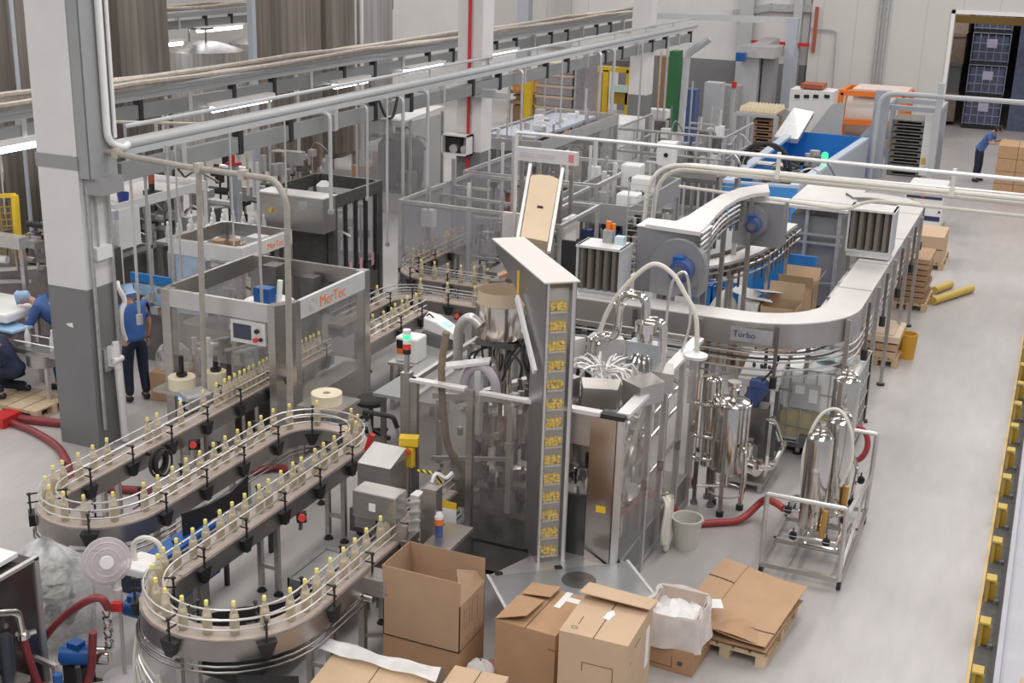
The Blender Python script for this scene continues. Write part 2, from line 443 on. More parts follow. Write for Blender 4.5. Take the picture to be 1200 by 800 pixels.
def at_len(path, s):
    for a, b in zip(path[:-1], path[1:]):
        L = hypot(b[0] - a[0], b[1] - a[1])
        if s <= L: t = s / L; return (a[0] + (b[0] - a[0]) * t, a[1] + (b[1] - a[1]) * t), ((b[0] - a[0]) / L, (b[1] - a[1]) / L)
        s -= L
    return path[-1], ((path[-1][0] - path[-2][0]) / L, (path[-1][1] - path[-2][1]) / L)

def plen(path): return sum(hypot(b[0] - a[0], b[1] - a[1]) for a, b in zip(path[:-1], path[1:]))

XA, XB, XC, XD = -8.73, -7.67, -6.65, -5.25
loop = [(XA, 14.2), (XA, 9.1)] + arc(-8.2, 9.1, .53, pi, 2 * pi, 14) + [(XB, 11.3)] + arc(-7.16, 11.3, .51, pi, 0, 14) + [(XC, 8.15)] + arc(-5.95, 8.15, .70, pi, 2 * pi, 16) + [(XD, 10.86)]
ZC = .95

def bottle_conveyor(path, label, loc, wid=.11, zc=ZC, skip_legs=(), legstep=1.15, brstep=.66, group='bottle conveyors', br0=.25, z0=0.):
    t = thing('bottle_conveyor', label, 'conveyor', loc, group)
    m = MB(); ribbon(m, path, wid + .018, wid, zc - .19, zc - .012); ribbon(m, path, -wid, -wid - .018, zc - .19, zc - .012); obj('side_frame', m, 'sscv', t)
    m = MB(); ribbon(m, path, -wid, wid, zc - .05, zc, False); obj('plate_chain', m, 'chain', t)
    m = MB(); ribbon(m, path, -wid, wid, zc - .16, zc - .15, False); obj('return_tray', m, 'ssd', t)
    for s in (1, -1):
        for zr in (zc + .075, zc + .165):
            obj('guide_rail', MB().tube(z3(offs(path, s * (wid - .028)), zr), .0095, 6), 'ssl', t)
    for dd, zz in ((-(wid + .03), zc - .23), (-(wid + .05), zc - .27)): obj('lower_tube', MB().tube(z3(offs(path, dd), zz), .011, 6), 'ssd', t)
    L = plen(path); k = int((L - br0) / brstep)
    for i in range(k):
        p, d = at_len(path, br0 + i * brstep); nx, ny = -d[1], d[0]
        for s in (1, -1):
            m = MB(); bx, by = p[0] + nx * s * (wid + .02), p[1] + ny * s * (wid + .02)
            ox, oy = nx * s * .055, ny * s * .07; e = .085
            a = (bx - d[0] * e, by - d[1] * e); b = (bx + d[0] * e, by + d[1] * e)
            m.ext([(a[0], a[1], zc - .03), (b[0], b[1], zc - .03), (bx + d[0] * .03, by + d[1] * .03, zc - .17), (bx - d[0] * .03, by - d[1] * .03, zc - .17)], (ox, oy, 0))
            m.cyl((bx + ox * .6, by + oy * .6, zc - .04), (bx + ox * .6, by + oy * .6, zc + .16), .011, n=6)
            m.cyl((bx + ox * .6, by + oy * .6, zc + .155), (bx + ox * .6, by + oy * .6, zc + .175), .019, n=8)
            for zr in (zc + .075, zc + .165): m.cyl((bx + ox, by + oy, zr), (bx - nx * s * .06, by - ny * s * .06, zr), .009, n=6)
            obj('rail_bracket', m, 'black', t)
    k = int(L / legstep)
    for i in range(k):
        if i in skip_legs: continue
        p, d = at_len(path, .5 + i * legstep); nx, ny = -d[1], d[0]
        for s in (1, -1):
            q = (p[0] + nx * s * (wid - .01), p[1] + ny * s * (wid - .01))
            lg = obj('leg', MB().bar((*q, z0 + .06), (*q, zc - .18), .05), 'ss', t)
            obj('foot', MB().cyl((*q, z0), (*q, z0 + .03), .055, .04, 10).cyl((*q, z0 + .03), (*q, z0 + .08), .014, n=6), 'black', lg)
        obj('cross_bar', MB().bar((p[0] + nx * (wid - .01), p[1] + ny * (wid - .01), z0 + .3), (p[0] - nx * (wid - .01), p[1] - ny * (wid - .01), z0 + .3), .04), 'ss', t)
    return t

M['sscv'] = mat('conveyor_side_steel', (.36, .335, .32), .34, .85, noise=.10, scale=3)
M['greyl2'] = mat('dull_grey_steel', (.30, .30, .305), .3, .6, noise=.1)
M['redl'] = mat('bright_red', (.72, .06, .04), .35)
M['chain'] = mat('conveyor_chain', (.50, .42, .375), .45, .1, noise=.08, scale=30)
bottle_conveyor(loop, 'long steel bottle conveyor snaking in four lanes from labelling machine to filler', (-7.2, 9.5, 0), legstep=1.3)

# ---------------------------------------------------------------- bottles
BH = .30
def bottle_proto(label, loc, pet='pet', cap='capy'):
    t = thing('bottle', label, 'bottle', loc)
    x, y, z = loc
    obj('bottle_body', MB().lathe(loc, [(0, .004), (.038, 0), (.042, .012), (.040, .05), (.042, .09), (.041, .15), (.037, .18), (.022, .232), (.0155, .25), (.0155, .272)], 12), pet, t)
    obj('bottle_cap', MB().lathe(loc, [(.0175, .262), (.0175, .262 + .036), (.015, .302), (0, .302)], 10), cap, t)
    obj('juice', MB().lathe(loc, [(0, .006), (.033, .006), (.034, .14), (.030, .17), (0, .17)], 10), 'juice', t)
    return t
M['juice'] = mat('pale_juice', (.56, .465, .31), .35)
BG = 'yellow-capped bottles on the line'
A_ = [(XA, 11.72), (XA, 11.47), (XA, 11.04), (XA, 10.62), (XA, 10.46), (XA, 9.8), (XA, 9.59), (XA, 9.35), (XA, 9.14), (XA, 8.98)]
T_ = [(-8.62, 8.76), (-8.45, 8.63), (-8.22, 8.57), (-7.99, 8.60), (-7.79, 8.76)]
B_ = [(XB, y) for y in (9.07, 9.28, 9.52, 9.75, 9.96, 10.2, 10.41, 10.62, 10.86, 11.07, 11.32)] + [(-7.60, 11.54)]
R_ = [(-7.37, 11.76), (-6.89, 11.73), (-6.73, 11.6), (-6.66, 11.42)]
C_ = [(XC, y) for y in (11.2, 10.94, 10.73, 10.54, 10.29, 10.14, 9.9, 9.69, 9.53, 9.3, 9.1, 8.89, 8.68, 8.47, 8.25, 8.05)]
U_ = [(-6.62, 7.93), (-6.54, 7.77), (-6.36, 7.58), (-6.19, 7.49), (-5.98, 7.45), (-5.76, 7.47), (-5.56, 7.56)]
D_ = [(-5.38, 7.74), (-5.27, 7.94)] + [(XD, y) for y in (8.12, 8.32, 8.55, 8.75, 8.95, 9.18, 9.45, 9.6, 9.75)]
L_ = [(XA, 11.9 + .1 * i) for i in range(22)]
P0 = bottle_proto('clear yellow-capped bottle nearest the labelling machine on the lane beside the column', (*A_[0], ZC)); P0['group'] = BG
lists = [(A_[1:], 'clear yellow-capped bottle, %s from the labelling machine on the lane beside the column', 1),
         (T_, 'clear yellow-capped bottle, %s around the outer bend next to the plastic bag', 0),
         (B_, 'clear yellow-capped bottle, %s from the bag-side bend on the middle lane', 0),
         (R_, 'clear yellow-capped bottle, %s around the bend beside the label reel', 0),
         (C_, 'clear yellow-capped bottle, %s from the label-reel bend on the lane behind the fan', 0),
         (U_, 'clear yellow-capped bottle, %s around the front bend nearest the pedestal fan', 0),
         (D_, 'clear yellow-capped bottle, %s along the last lane towards the filler', 0),
         (L_, 'clear yellow-capped bottle in the packed file, %s inside the labelling machine', 0)]
for ps, lab, k0 in lists:
    for k, p in enumerate(ps):
        dup(P0, (p[0] + random.uniform(-.008, .008), p[1] + random.uniform(-.012, .012), ZC), lab % nth(k + k0))

# ---------------------------------------------------------------- fittings on the conveyor
def estop(loc, d, label):
    t = thing('emergency_stop', label, 'switch', loc, 'red stop buttons')
    v = Vector(loc); n = Vector(d).normalized()
    obj('switch_box', MB().obox(v, (.10, .07, .10), atan2(n.y, n.x) + pi / 2), 'black', t)
    obj('push_button', MB().cyl(v + n * .03, v + n * .065, .022, n=10).cyl(v + n * .065, v + n * .09, .042, .036, 14), 'redl', t)
    obj('mounting_arm', MB().bar(v - n * .03, v - n * .03 + Vector((0, -.02, -.14)), .03), 'ss', t)
estop((-8.50, 10.93, .80), (.6, -.8, .3), 'red stop button on the lane near the black cable coil')
estop((-6.43, 9.93, .78), (.6, -.8, .3), 'red stop button under the lane beside the steel control box')
t = thing('cable_coil', 'coil of black cable hung on the lane next to the column', 'cable', (-8.48, 10.28, .70))
m = MB()
for i in range(7):
    r = .10 + .013 * (i % 4); m.tube([(-8.47 + .02 * sin(i * 2.1) + .015 * i, 10.25 + r * cos(2 * pi * k / 20) + .02 * cos(i), .86 + r * 1.15 * sin(2 * pi * k / 20) + .01 * sin(i * 3)) for k in range(20)], .013, 6, True)
obj('coiled_cable', m, 'rubber', t); obj('hanger', MB().bar((-8.60, 10.25, .93), (-8.42, 10.25, .93), .03), 'black', t)
one('black_cover_sheet', MB().ext([atx(214, 628, -7.14), atx(289, 583, -7.14), atx(289, 556, -7.14), atx(268, 577, -7.14), atx(240, 592, -7.14), atx(212, 601, -7.14)], (.02, 0, 0)).bar((-7.13, 9.6, 0), (-7.13, 9.6, .5), .04).bar((-7.13, 10.4, 0), (-7.13, 10.4, .5), .04), 'black', 'black plastic sheet standing between the two middle bottle lanes', 'cover sheet')
m = MB(); pa = spline([(-6.25, 8.0, 0), (-6.05, 8.25, 0), (-5.75, 8.5, 0), (-5.65, 9.0, 0)], 5)
m.strip([(p.x, p.y, .22) for p in pa], [(p.x + .03, p.y, .72) for p in pa]); m.box(-6.3, 7.9, .2, -5.7, 9.0, .22)
one('black_splash_guard', m, 'black', 'curved black splash guard inside the front conveyor bend', 'guard')
one('black_side_guard', MB().ext([(-5.32, 7.42, .2), (-4.98, 7.55, .2), (-4.98, 7.55, .72), (-5.42, 7.35, .72)], (.02, .01, 0)), 'black', 'black plate under the conveyor bend nearest the cardboard boxes', 'guard')
m = MB(); 
m.box(-6.10, 9.15, .22, -5.60, 9.85, .24); m.box(-6.10, 9.15, .22, -6.08, 9.85, .55); m.box(-5.62, 9.15, .22, -5.60, 9.85, .55); m.box(-6.10, 9.15, .22, -5.60, 9.17, .55); m.box(-6.10, 9.83, .22, -5.60, 9.85, .55)
for x in (-6.08, -5.62):
    for y in (9.17, 9.83): m.bar((x, y, 0), (x, y, .24), .04)
m.box(-6.08, 9.17, .53, -5.62, 9.83, .54)
one('drip_tank', m, 'greyl2', 'grey steel drip tank on legs under the last two lanes', 'tank')
t = thing('air_dryer', 'white boxed air dryer with pale hose and blue motor between two bottle lanes', 'machine', (-7.15, 8.35, 0))
obj('cabinet', MB().box(-7.30, 8.20, .35, -7.0, 8.52, .86), 'whiteg', t, bevel=.02)
obj('vent_grille', MB().box(-7.26, 8.19, .60, -7.04, 8.202, .78), 'screen', t)
obj('blue_housing', MB().box(-7.24, 8.55, .3, -7.02, 9.35, .84), 'motorb', t)
obj('support_frame', MB().box(-7.22, 8.45, 0, -7.05, 9.2, .35), 'ssd', t)
obj('hose', MB().tube(spline([(-7.22, 8.35, .86), (-7.22, 8.35, 1.02), (-7.10, 8.37, 1.10), (-6.97, 8.4, 1.04), (-6.93, 8.4, .8)], 6), .026, 8), 'cream', t)
obj('motor', MB().cyl((-7.02, 7.98, .62), (-6.82, 7.98, .62), .085, n=16).cbox(-6.92, 7.98, .72, .12, .1, .07), 'motorb', t)

t = thing('conveyor_drive', 'small steel box on two legs at the outer side of the last bottle lane', 'drive', (-5.05, 8.98, 0))
obj('drive_cover', MB().box(-5.22, 8.88, .76, -4.90, 9.10, .93), 'ss', t, bevel=.01)
for x, y in ((-5.16, 8.94), (-4.96, 9.04)):
    lg = obj('leg', MB().bar((x, y, .06), (x, y, .76), .06), 'ss', t); obj('foot', MB().cyl((x, y, 0), (x, y, .03), .06, .05, 12).cyl((x, y, .03), (x, y, .08), .015, n=6), 'black', lg)
obj('cross_bar', MB().bar((-5.16, 8.94, .3), (-4.96, 9.04, .3), .04), 'ss', t)
obj('gear_fitting', MB().cyl((-5.22, 8.90, .72), (-5.02, 8.90, .72), .04, n=10), 'chrome', t)
# ================================================================ labelling machine
def ss_frame(name, t, x0, x1, y0, y1, z0, zt, w=.11, beam=.22, m='ss', sides='fblr', posts=((0, 0), (1, 0), (0, 1), (1, 1)), part='post'):
    for (i, j) in posts:
        x = x0 + w / 2 if i == 0 else x1 - w / 2; y = y0 + w / 2 if j == 0 else y1 - w / 2
        obj(part, MB().cbox(x, y, (z0 + zt) / 2, w, w, zt - z0), m, t)
    q = .05
    if 'f' in sides: obj('top_beam', MB().box(x0 + w, y0, zt - beam, x1 - w, y0 + q, zt), m, t)
    if 'b' in sides: obj('top_beam', MB().box(x0 + w, y1 - q, zt - beam, x1 - w, y1, zt), m, t)
    if 'l' in sides: obj('top_beam', MB().box(x0, y0 + w, zt - beam, x0 + q, y1 - w, zt), m, t)
    if 'r' in sides: obj('top_beam', MB().box(x1 - q, y0 + w, zt - beam, x1, y1 - w, zt), m, t)

x0, x1, y0, y1 = -9.98, -8.16, 12.34, 14.42
t = thing('labelling_machine', 'large steel labelling machine with open-top glazed frame and orange lettering behind the column', 'labelling machine', (-9.07, 13.38, 0))
for (x, y) in ((x0 + .07, y0 + .07), (x0 + .07, y1 - .07), (x1 - .07, y1 - .07)):
    obj('post', MB().cbox(x, y, 1.05, .14, .14, 2.1), 'ss', t, bevel=.01)
pf = obj('post', MB().prism([(-8.40, y0), (-8.30, y0), (-8.16, y0 + .24), (-8.16, y0 + .36), (-8.24, y0 + .36), (-8.40, y0 + .1)], 0, 2.1), 'ss', t)
obj('lever', MB().cyl((-8.22, y0 + .1, 1.15), (-8.16, y0 + .02, 1.15), .03, n=8), 'black', pf)
obj('top_beam', MB().box(x0 + .14, y0, 1.88, -8.40, y0 + .05, 2.1), 'ssl', t)
obj('top_beam', MB().box(x0 + .14, y1 - .05, 1.86, x1 - .14, y1, 2.08), 'ss', t)
obj('top_beam', MB().box(x0, y0 + .14, 1.88, x0 + .05, y1 - .14, 2.1), 'ss', t)
bm = obj('sign_beam', MB().box(x1 - .05, y0 + .36, 1.86, x1, y1 - .14, 2.1), 'ssw', t)
text('lettering', 'MerTec', .20, 'orange', bm, (x1 + .002, y0 + .80, 1.905), pi / 2, pi / 2)
obj('emblem', MB().poly((x1 + .003, y0 + .56, 1.90), (x1 + .003, y0 + .72, 1.90), (x1 + .003, y0 + .56, 2.0)).poly((x1 + .003, y0 + .60, 2.06), (x1 + .003, y0 + .76, 2.06), (x1 + .003, y0 + .76, 1.95)), 'greyl', bm)
obj('base_cabinet', MB().box(x0, y0 + .02, .08, -8.95, y1 - .02, .80).box(-8.50, y0 + .40, .08, x1 - .01, y1 - .1, .78).box(-8.95, y0 + .8, .08, -8.5, y1 - .02, .60), 'ss', t)
for (a, b) in (((x1 - .02, y0 + .38, .80), (x1 - .012, y1 - .15, 1.86)),): obj('glass_panel', MB().box(*a, *b), 'dirtyglass', t)
obj('glass_panel', MB().box(x0 + .15, y1 - .03, .8, x1 - .15, y1 - .02, 1.86), 'smoke', t)
obj('glass_panel', MB().box(x0 + .02, y0 + .15, .8, x0 + .028, y1 - .15, 1.88), 'glass', t)
obj('glass_panel', MB().box(x0 + .15, y0 + .02, 1.25, -8.42, y0 + .026, 1.88), 'glass', t)
# inside: carousel, stations, heads
obj('carousel', MB().lathe((-9.25, 13.5, 0), [(.55, .80), (.55, .86), (.50, .88), (.14, .88), (.14, 1.3), (.46, 1.32), (.46, 1.40), (.12, 1.42), (.12, 1.75), (0, 1.75)], 28), 'ss', t)
for k in range(14):
    a = 2 * pi * k / 14; px_, py_ = -9.25 + .42 * cos(a), 13.5 + .42 * sin(a)
    obj('clamping_head', MB().cyl((px_, py_, 1.14), (px_, py_, 1.46), .022, n=8).cyl((px_, py_, 1.2), (px_, py_, 1.26), .035, n=8), 'chrome', t)
obj('gear_column', MB().box(-9.62, 14.05, .8, -9.4, 14.3, 2.05).box(-9.05, 14.1, .8, -8.85, 14.3, 1.95), 'ssd', t)
M['frosted'] = mat('frosted_beacon', (.78, .85, .78), .3)
mo = obj('top_plate', MB().lathe((-8.85, 13.05, 1.88), [(0, 0), (.32, 0), (.32, .03), (0, .03)], 24), 'ssw', t)
obj('drive_motor', MB().box(-8.95, 12.86, 1.92, -8.72, 13.02, 2.12), 'motorb', mo)
obj('light_tube', MB().cyl((-8.66, 12.98, 1.9), (-8.64, 13.0, 2.22), .035, n=10), 'frosted', mo)
pn = obj('control_panel', MB().box(-8.92, y0 - .03, 1.58, -8.42, y0 + .01, 1.86), 'ssw', t)
obj('screen', MB().box(-8.88, y0 - .034, 1.63, -8.62, y0 - .03, 1.82), 'screen', pn)
obj('knob', MB().cyl((-8.53, y0 - .03, 1.76), (-8.53, y0 - .06, 1.76), .03, n=10).cyl((-8.48, y0 - .03, 1.66), (-8.48, y0 - .05, 1.66), .025, n=8), 'black', pn)
obj('stop_button', MB().cyl((-8.55, y0 - .03, 1.65), (-8.55, y0 - .07, 1.65), .03, n=12), 'redl', pn)
obj('spool_table', MB().box(-9.92, 12.02, .84, -9.30, 12.5, .88).cyl((-9.6, 12.25, 0), (-9.6, 12.25, .85), .12, n=12), 'ss', t)
for j in range(5):      # small actuators and brackets of the label stations
    xx = -9.75 + .16 * j
    obj('label_station', MB().box(xx, 12.62 + .07 * j, .88, xx + .10, 12.72 + .07 * j, 1.25 + .08 * (j % 3)).cyl((xx + .05, 12.6 + .07 * j, 1.2), (xx + .05, 12.6 + .07 * j, 1.42), .04, n=10).bar((xx, 12.65, 1.3), (xx + .3, 13.0, 1.34), .03), ('ssl', 'white', 'ssd', 'ssl', 'greyl')[j], t)
for k, (px_, py_, r_, lab) in enumerate(((-9.62, 12.22, .17, 'larger cream label reel with black hub at the corner of the labelling machine'), (-9.25, 12.42, .13, 'smaller cream label reel with black hub beside the larger reel'))):
    t2 = thing('label_reel', lab, 'label reel', (px_, py_, .88), 'cream label reels')
    obj('paper_roll', MB().lathe((px_, py_, .88), [(.04, 0), (r_, 0), (r_, .15 if k == 0 else .22), (.04, .15 if k == 0 else .22)], 24), 'reel', t2)
    obj('hub', MB().cyl((px_, py_, .88), (px_, py_, 1.30), .032, n=10).cyl((px_, py_, 1.05 + .06 * k), (px_, py_, 1.075 + .06 * k), .07, n=12), 'black', t2)
t2 = thing('label_reel', 'cream label reel lying flat beside the conveyor bend at the glazed panel', 'label reel', (-7.72, 12.55, .9), 'cream label reels')
obj('paper_roll', MB().lathe((-7.72, 12.55, .90), [(.045, .02), (.19, 0), (.19, .13), (.045, .13)], 28), 'reel', t2)
obj('hub', MB().lathe((-7.72, 12.55, .90), [(0, .132), (.044, .132), (.044, .05)], 14), 'ss', t2)
one('reel_table', MB().box(-8.0, 12.3, .86, -7.42, 12.85, .90).cyl((-7.72, 12.55, 0), (-7.72, 12.55, .86), .05, n=10).box(-7.95, 12.3, 0, -7.5, 12.8, .03), 'ss', 'small steel stand carrying the flat label reel', 'stand')
t = thing('date_printer', 'grey box printer with small lit screen in front of the label reels', 'printer', (-9.1, 11.85, .82))
obj('printer_body', MB().obox((-9.12, 11.82, .95), (.30, .34, .20), -.5), 'galv', t, bevel=.03)
obj('screen', MB().obox((-9.245, 11.71, .98), (.15, .01, .12), -.5, -.3), 'screen', t); obj('lit_display', MB().obox((-9.25, 11.702, .98), (.09, .012, .07), -.5, -.3), 'screenb', t)
obj('stand', MB().bar((-9.1, 11.9, 0), (-9.1, 11.9, .86), .05).box(-9.25, 11.75, 0, -8.95, 12.05, .02), 'ss', t)
# extra finishes for the filler
M['corner'] = mat('brown_reflecting_steel', (.42, .385, .36), .16, 1., noise=.05, scale=1.5)
M['platebl'] = mat('bluish_steel_plate', (.52, .55, .60), .3, .5, noise=.05)
M['corner2'] = mat('dark_reflecting_steel', (.10, .105, .10), .22, .7, noise=.2, scale=2)
M['casing'] = mat('elevator_casing', (.33, .315, .315), .3, .8, noise=.10, scale=2)
M['roofw'] = mat('pale_roof_sheet', (.66, .63, .60), .5, .2)
M['beltw'] = mat('pale_belt', (.62, .60, .58), .5, noise=.06)
M['cleat'] = mat('cleat_plastic', (.58, .54, .48), .5)
M['capy2'] = mat('loose_caps', (.90, .62, .06), .4, noise=.18, scale=40)
M['windowc'] = glass('elevator_window', (.85, .85, .85), .03)
M['smoke2'] = glass('brown_tinted_panel', (.52, .48, .46), .09, noise=.04, edge=.25)
M['lining'] = mat('tan_lining', (.58, .47, .34), .35)  # tan colour imitates the warm reflection inside the steel bowl
M['loom'] = mat('brown_loom', (.24, .19, .13), .7, noise=.2)
M['mauve'] = mat('mauve_hose', (.45, .40, .45), .4)
M['ssw2'] = mat('lid_bright_steel', (.70, .68, .67), .32, .75, noise=.15, scale=1.5)
M['ssl2'] = mat('lid_grey_steel', (.53, .54, .56), .30, .75, noise=.12, scale=1.5)
def stripes(name, c0, c1, sc, ang):
    m, n, l, b = new_mat(name); tc = n.new('ShaderNodeTexCoord'); w = n.new('ShaderNodeTexWave'); w.inputs['Scale'].default_value = sc; w.wave_profile = 'SIN'; w.bands_direction = 'DIAGONAL'
    cr = n.new('ShaderNodeValToRGB'); cr.color_ramp.interpolation = 'CONSTANT'; cr.color_ramp.elements[0].color = (*c0, 1); cr.color_ramp.elements[1].position = .5; cr.color_ramp.elements[1].color = (*c1, 1)
    l.new(tc.outputs['Object'], w.inputs['Vector']); l.new(w.outputs['Fac'], cr.inputs[0]); l.new(cr.outputs[0], b.inputs['Base Color']); return m
M['hazard'] = stripes('hazard_stripes', (.02, .02, .02), (.75, .55, .03), 9, 45)
# ================================================================ filling and capping machine
gx0, gx1, gy0, gy1 = -5.68, -3.38, 10.86, 13.62
t = thing('filling_machine', 'large glazed filling and capping machine with filler carousel and tangle of chrome pipes', 'filling machine', (-4.53, 12.24, 0))
FM = t
obj('base_frame', MB().box(gx0 + .05, gy0 + .05, .10, gx1 - .05, gy1 - .05, .40), 'ssd', t)
obj('machine_table', MB().box(gx0 + .15, gy0 + .15, .70, gx1 - .55, gy1 - .15, .76).cyl((-4.0, 11.95, .4), (-4.0, 11.95, .7), .5, n=24).cyl((-5.0, 11.8, .4), (-5.0, 11.8, .7), .3, n=20), 'ssd', t)
for (x, y) in ((gx0, gy0), (-5.05, gy0), (-4.32, gy0), (gx1 - .07, gy0), (gx0, gy1 - .07), (gx1 - .07, gy1 - .07), (gx0, 12.2), (gx1 - .06, 11.75), (gx1 - .06, 12.3), (gx1 - .06, 12.95)):
    obj('post', MB().box(x, y, 0, x + (.07 if x < -3.6 else .06), y + .06, 2.08), 'ss' if x < -3.6 else 'ssl', t)
obj('corner_panel', MB().box(-3.72, gy0 - .01, .30, gx1 - .08, gy0 + .03, 2.08), 'corner', t)
obj('warning_sticker', MB().box(-3.62, gy0 - .014, 1.05, -3.52, gy0 - .009, 1.12), 'yellow', t)
obj('inner_panel', MB().box(-4.25, gy0 + .06, .35, -3.74, gy0 + .10, 1.15), 'corner2', t)
obj('top_beam', MB().box(-4.0, gy0 - .05, 2.06, -3.62, gy0 + .05, 2.10), 'ssw', t)
obj('header_panel', MB().box(-4.2, gy0, 1.72, -3.70, gy0 + .02, 2.06), 'ss', t)
obj('top_beam', MB().box(gx0, gy0 - .04, 2.07, -5.06, gy0 + .05, 2.10), 'ssw', t)
obj('top_beam', MB().box(-4.9, gy0 - .03, 2.06, -4.32, gy0 + .04, 2.09), 'ssw', t)
for (a, b) in ((gy0 + .05, 12.02), (12.10, 13.6)):
    r = obj('side_top_rail', MB().box(gx1 - .10, a, 2.06, gx1 + .03, b, 2.10), 'ssw', t)
obj('hinge_joint', MB().box(-3.66, gy0 - .02, 2.04, gx1, gy0 + .08, 2.085).box(gx1 - .11, 12.0, 2.03, gx1 + .02, 12.12, 2.085), 'black', t)
obj('top_beam', MB().box(gx0, gy1 - .05, 2.05, gx1, gy1, 2.10).box(gx0, gy0, 2.05, gx0 + .05, gy1, 2.10), 'ss', t)
obj('glass_panel', MB().box(gx0 + .07, gy0 + .02, .70, -5.05, gy0 + .028, 2.06), 'smoke2', t)
obj('glass_panel', MB().box(-4.98, gy0 + .02, .45, -4.32, gy0 + .028, 2.06), 'smoke2', t)
obj('glass_panel', MB().box(gx0 + .02, gy0 + .07, .70, gx0 + .028, gy1 - .07, 2.05), 'glass', t)
for (a, b) in ((gy0 + .07, 11.73), (11.83, 12.28), (12.38, 12.93), (13.03, gy1 - .08)):
    obj('side_door', MB().box(gx1 - .03, a, .12, gx1 - .022, b, 2.04), 'dirtyglass', t)
    h = obj('door_handle', MB().box(gx1 - .02, b - .08, 1.0, gx1 + .03, b - .04, 1.12), 'chrome', t)
obj('lower_skirt', MB().box(gx1 - .05, gy0 + .06, .03, gx1 - .03, gy1 - .06, .42), 'galv', t)
# filler carousel
cx, cy = -3.98, 11.92
obj('filler_bowl', MB().lathe((cx, cy, 0), [(.46, .76), (.46, .80), (.12, .82), (.12, 1.2), (.50, 1.22), (.52, 1.30), (.52, 1.52), (.45, 1.58), (.30, 1.60), (.30, 1.9), (.1, 1.95), (0, 1.95)], 32), 'ssp', t)
for k in range(18):
    a = 2 * pi * k / 18; x, y = cx + .47 * cos(a), cy + .47 * sin(a)
    obj('filling_valve', MB().cyl((x, y, 1.02), (x, y, 1.42), .024, n=8).cyl((x, y, 1.12), (x, y, 1.2), .04, n=8), 'chrome', t)
for k in range(8):
    a = 2 * pi * k / 8 + .3; r = .60
    q = [Vector((cx + r * cos(a) + u * -sin(a) + w * cos(a), cy + r * sin(a) + u * cos(a) + w * sin(a), 0)) for (u, w) in ((-.20, -.10), (.20, -.10), (.17, .13), (-.17, .13))]
    zt = 2.19 + (.10 if sin(a) > .3 else 0); zb = 1.98 + (.05 if sin(a) > .3 else 0)
    m = MB(); vs = [(p.x, p.y, zb) for p in q] + [(p.x, p.y, zt + (.03 if i < 2 else 0)) for i, p in enumerate(q)]
    m.add(vs, [(0, 3, 2, 1), (4, 5, 6, 7), (0, 1, 5, 4), (1, 2, 6, 5), (2, 3, 7, 6), (3, 0, 4, 7)])
    obj('splash_cover', m, 'ss' if sin(a) < .3 else 'ssw', t)
m = MB()
for k in range(46):
    a = random.uniform(0, 2 * pi); r0 = random.uniform(.02, .2); r1 = random.uniform(.3, .5); b = a + random.uniform(-.7, .7)
    m.tube(spline([(cx + r0 * cos(a), cy + r0 * sin(a), 2.1 + random.uniform(-.05, .12)), (cx + .3 * cos((a + b) / 2), cy + .3 * sin((a + b) / 2), 2.16 + random.uniform(-.08, .08)), (cx + r1 * cos(b), cy + r1 * sin(b), 1.98)], 3), .013, 5)
obj('product_tubes', m, 'ssw', t)
p = fillet([(-4.24, 12.3, 1.95), (-4.24, 12.3, 2.36), (-3.97, 12.3, 2.38), (-3.96, 12.3, 2.87), (-3.67, 12.3, 2.88), (-3.66, 12.3, 2.2)], .13, 6)
obj('product_pipe', MB().tube(p, .048, 12), 'chrome', t)
m = MB()
for i in (3, 9, 15, 21): 
    if i < len(p) - 1: d = (p[i + 1] - p[i]).normalized(); obj('pipe_clamp', MB().cyl(p[i] - d * .02, p[i] + d * .02, .066, n=12), 'chrome', t)
for (pa, pb, y_) in (((690, 393), (722, 420), 12.45), ((737, 400), (771, 431), 12.2)):
    a_, b_ = aty(*pa, y_), aty(*pb, y_); obj('rear_plate', MB().box(a_[0], y_, b_[2], b_[0], y_ + .16, a_[2]), 'platebl', t)
obj('rotary_manifold', MB().cyl((-3.66, 12.3, 2.2), (-3.66, 12.3, 2.5), .085, n=14).cyl((-3.66, 12.3, 2.5), (-3.66, 12.3, 2.6), .12, n=14).tube(fillet([(-3.66, 12.3, 2.62), (-3.47, 12.3, 2.63), (-3.46, 12.3, 2.1)], .1), .05, 10), 'chrome', t)
m = MB()
for k in range(9):
    a = pi + .25 + k * .33; m.tube(spline([(-3.66, 12.3, 2.3), (-3.66 + .15 * cos(a), 12.3 + .15 * sin(a), 2.24), (-3.66 + .24 * cos(a), 12.3 + .24 * sin(a), 2.02)], 4), .014, 6)
obj('branch_tubes', m, 'chrome', t)
obj('air_hose', MB().tube(spline([(-4.31, 12.6, 2.15), (-4.19, 12.6, 2.56), (-3.98, 12.6, 2.90), (-3.72, 12.6, 3.15), (-3.5, 12.6, 3.08), (-3.34, 12.6, 2.87), (-3.21, 12.6, 2.65), (-3.17, 12.6, 2.25)], 6), .026, 8), 'cream', t)
obj('air_hose', MB().tube(spline([(-3.62, 12.9, 2.1), (-3.6, 12.9, 2.7), (-3.55, 12.9, 2.95), (-3.42, 12.9, 3.0), (-3.36, 12.95, 2.5), (-3.44, 13.0, 2.1)], 6), .016, 6), 'ssl', t)
obj('lamp_head', MB().lathe((-3.18, 12.6, 2.20), [(0, .06), (.05, .06), (.13, .03), (.13, 0), (0, 0)], 16), 'ssw', t)
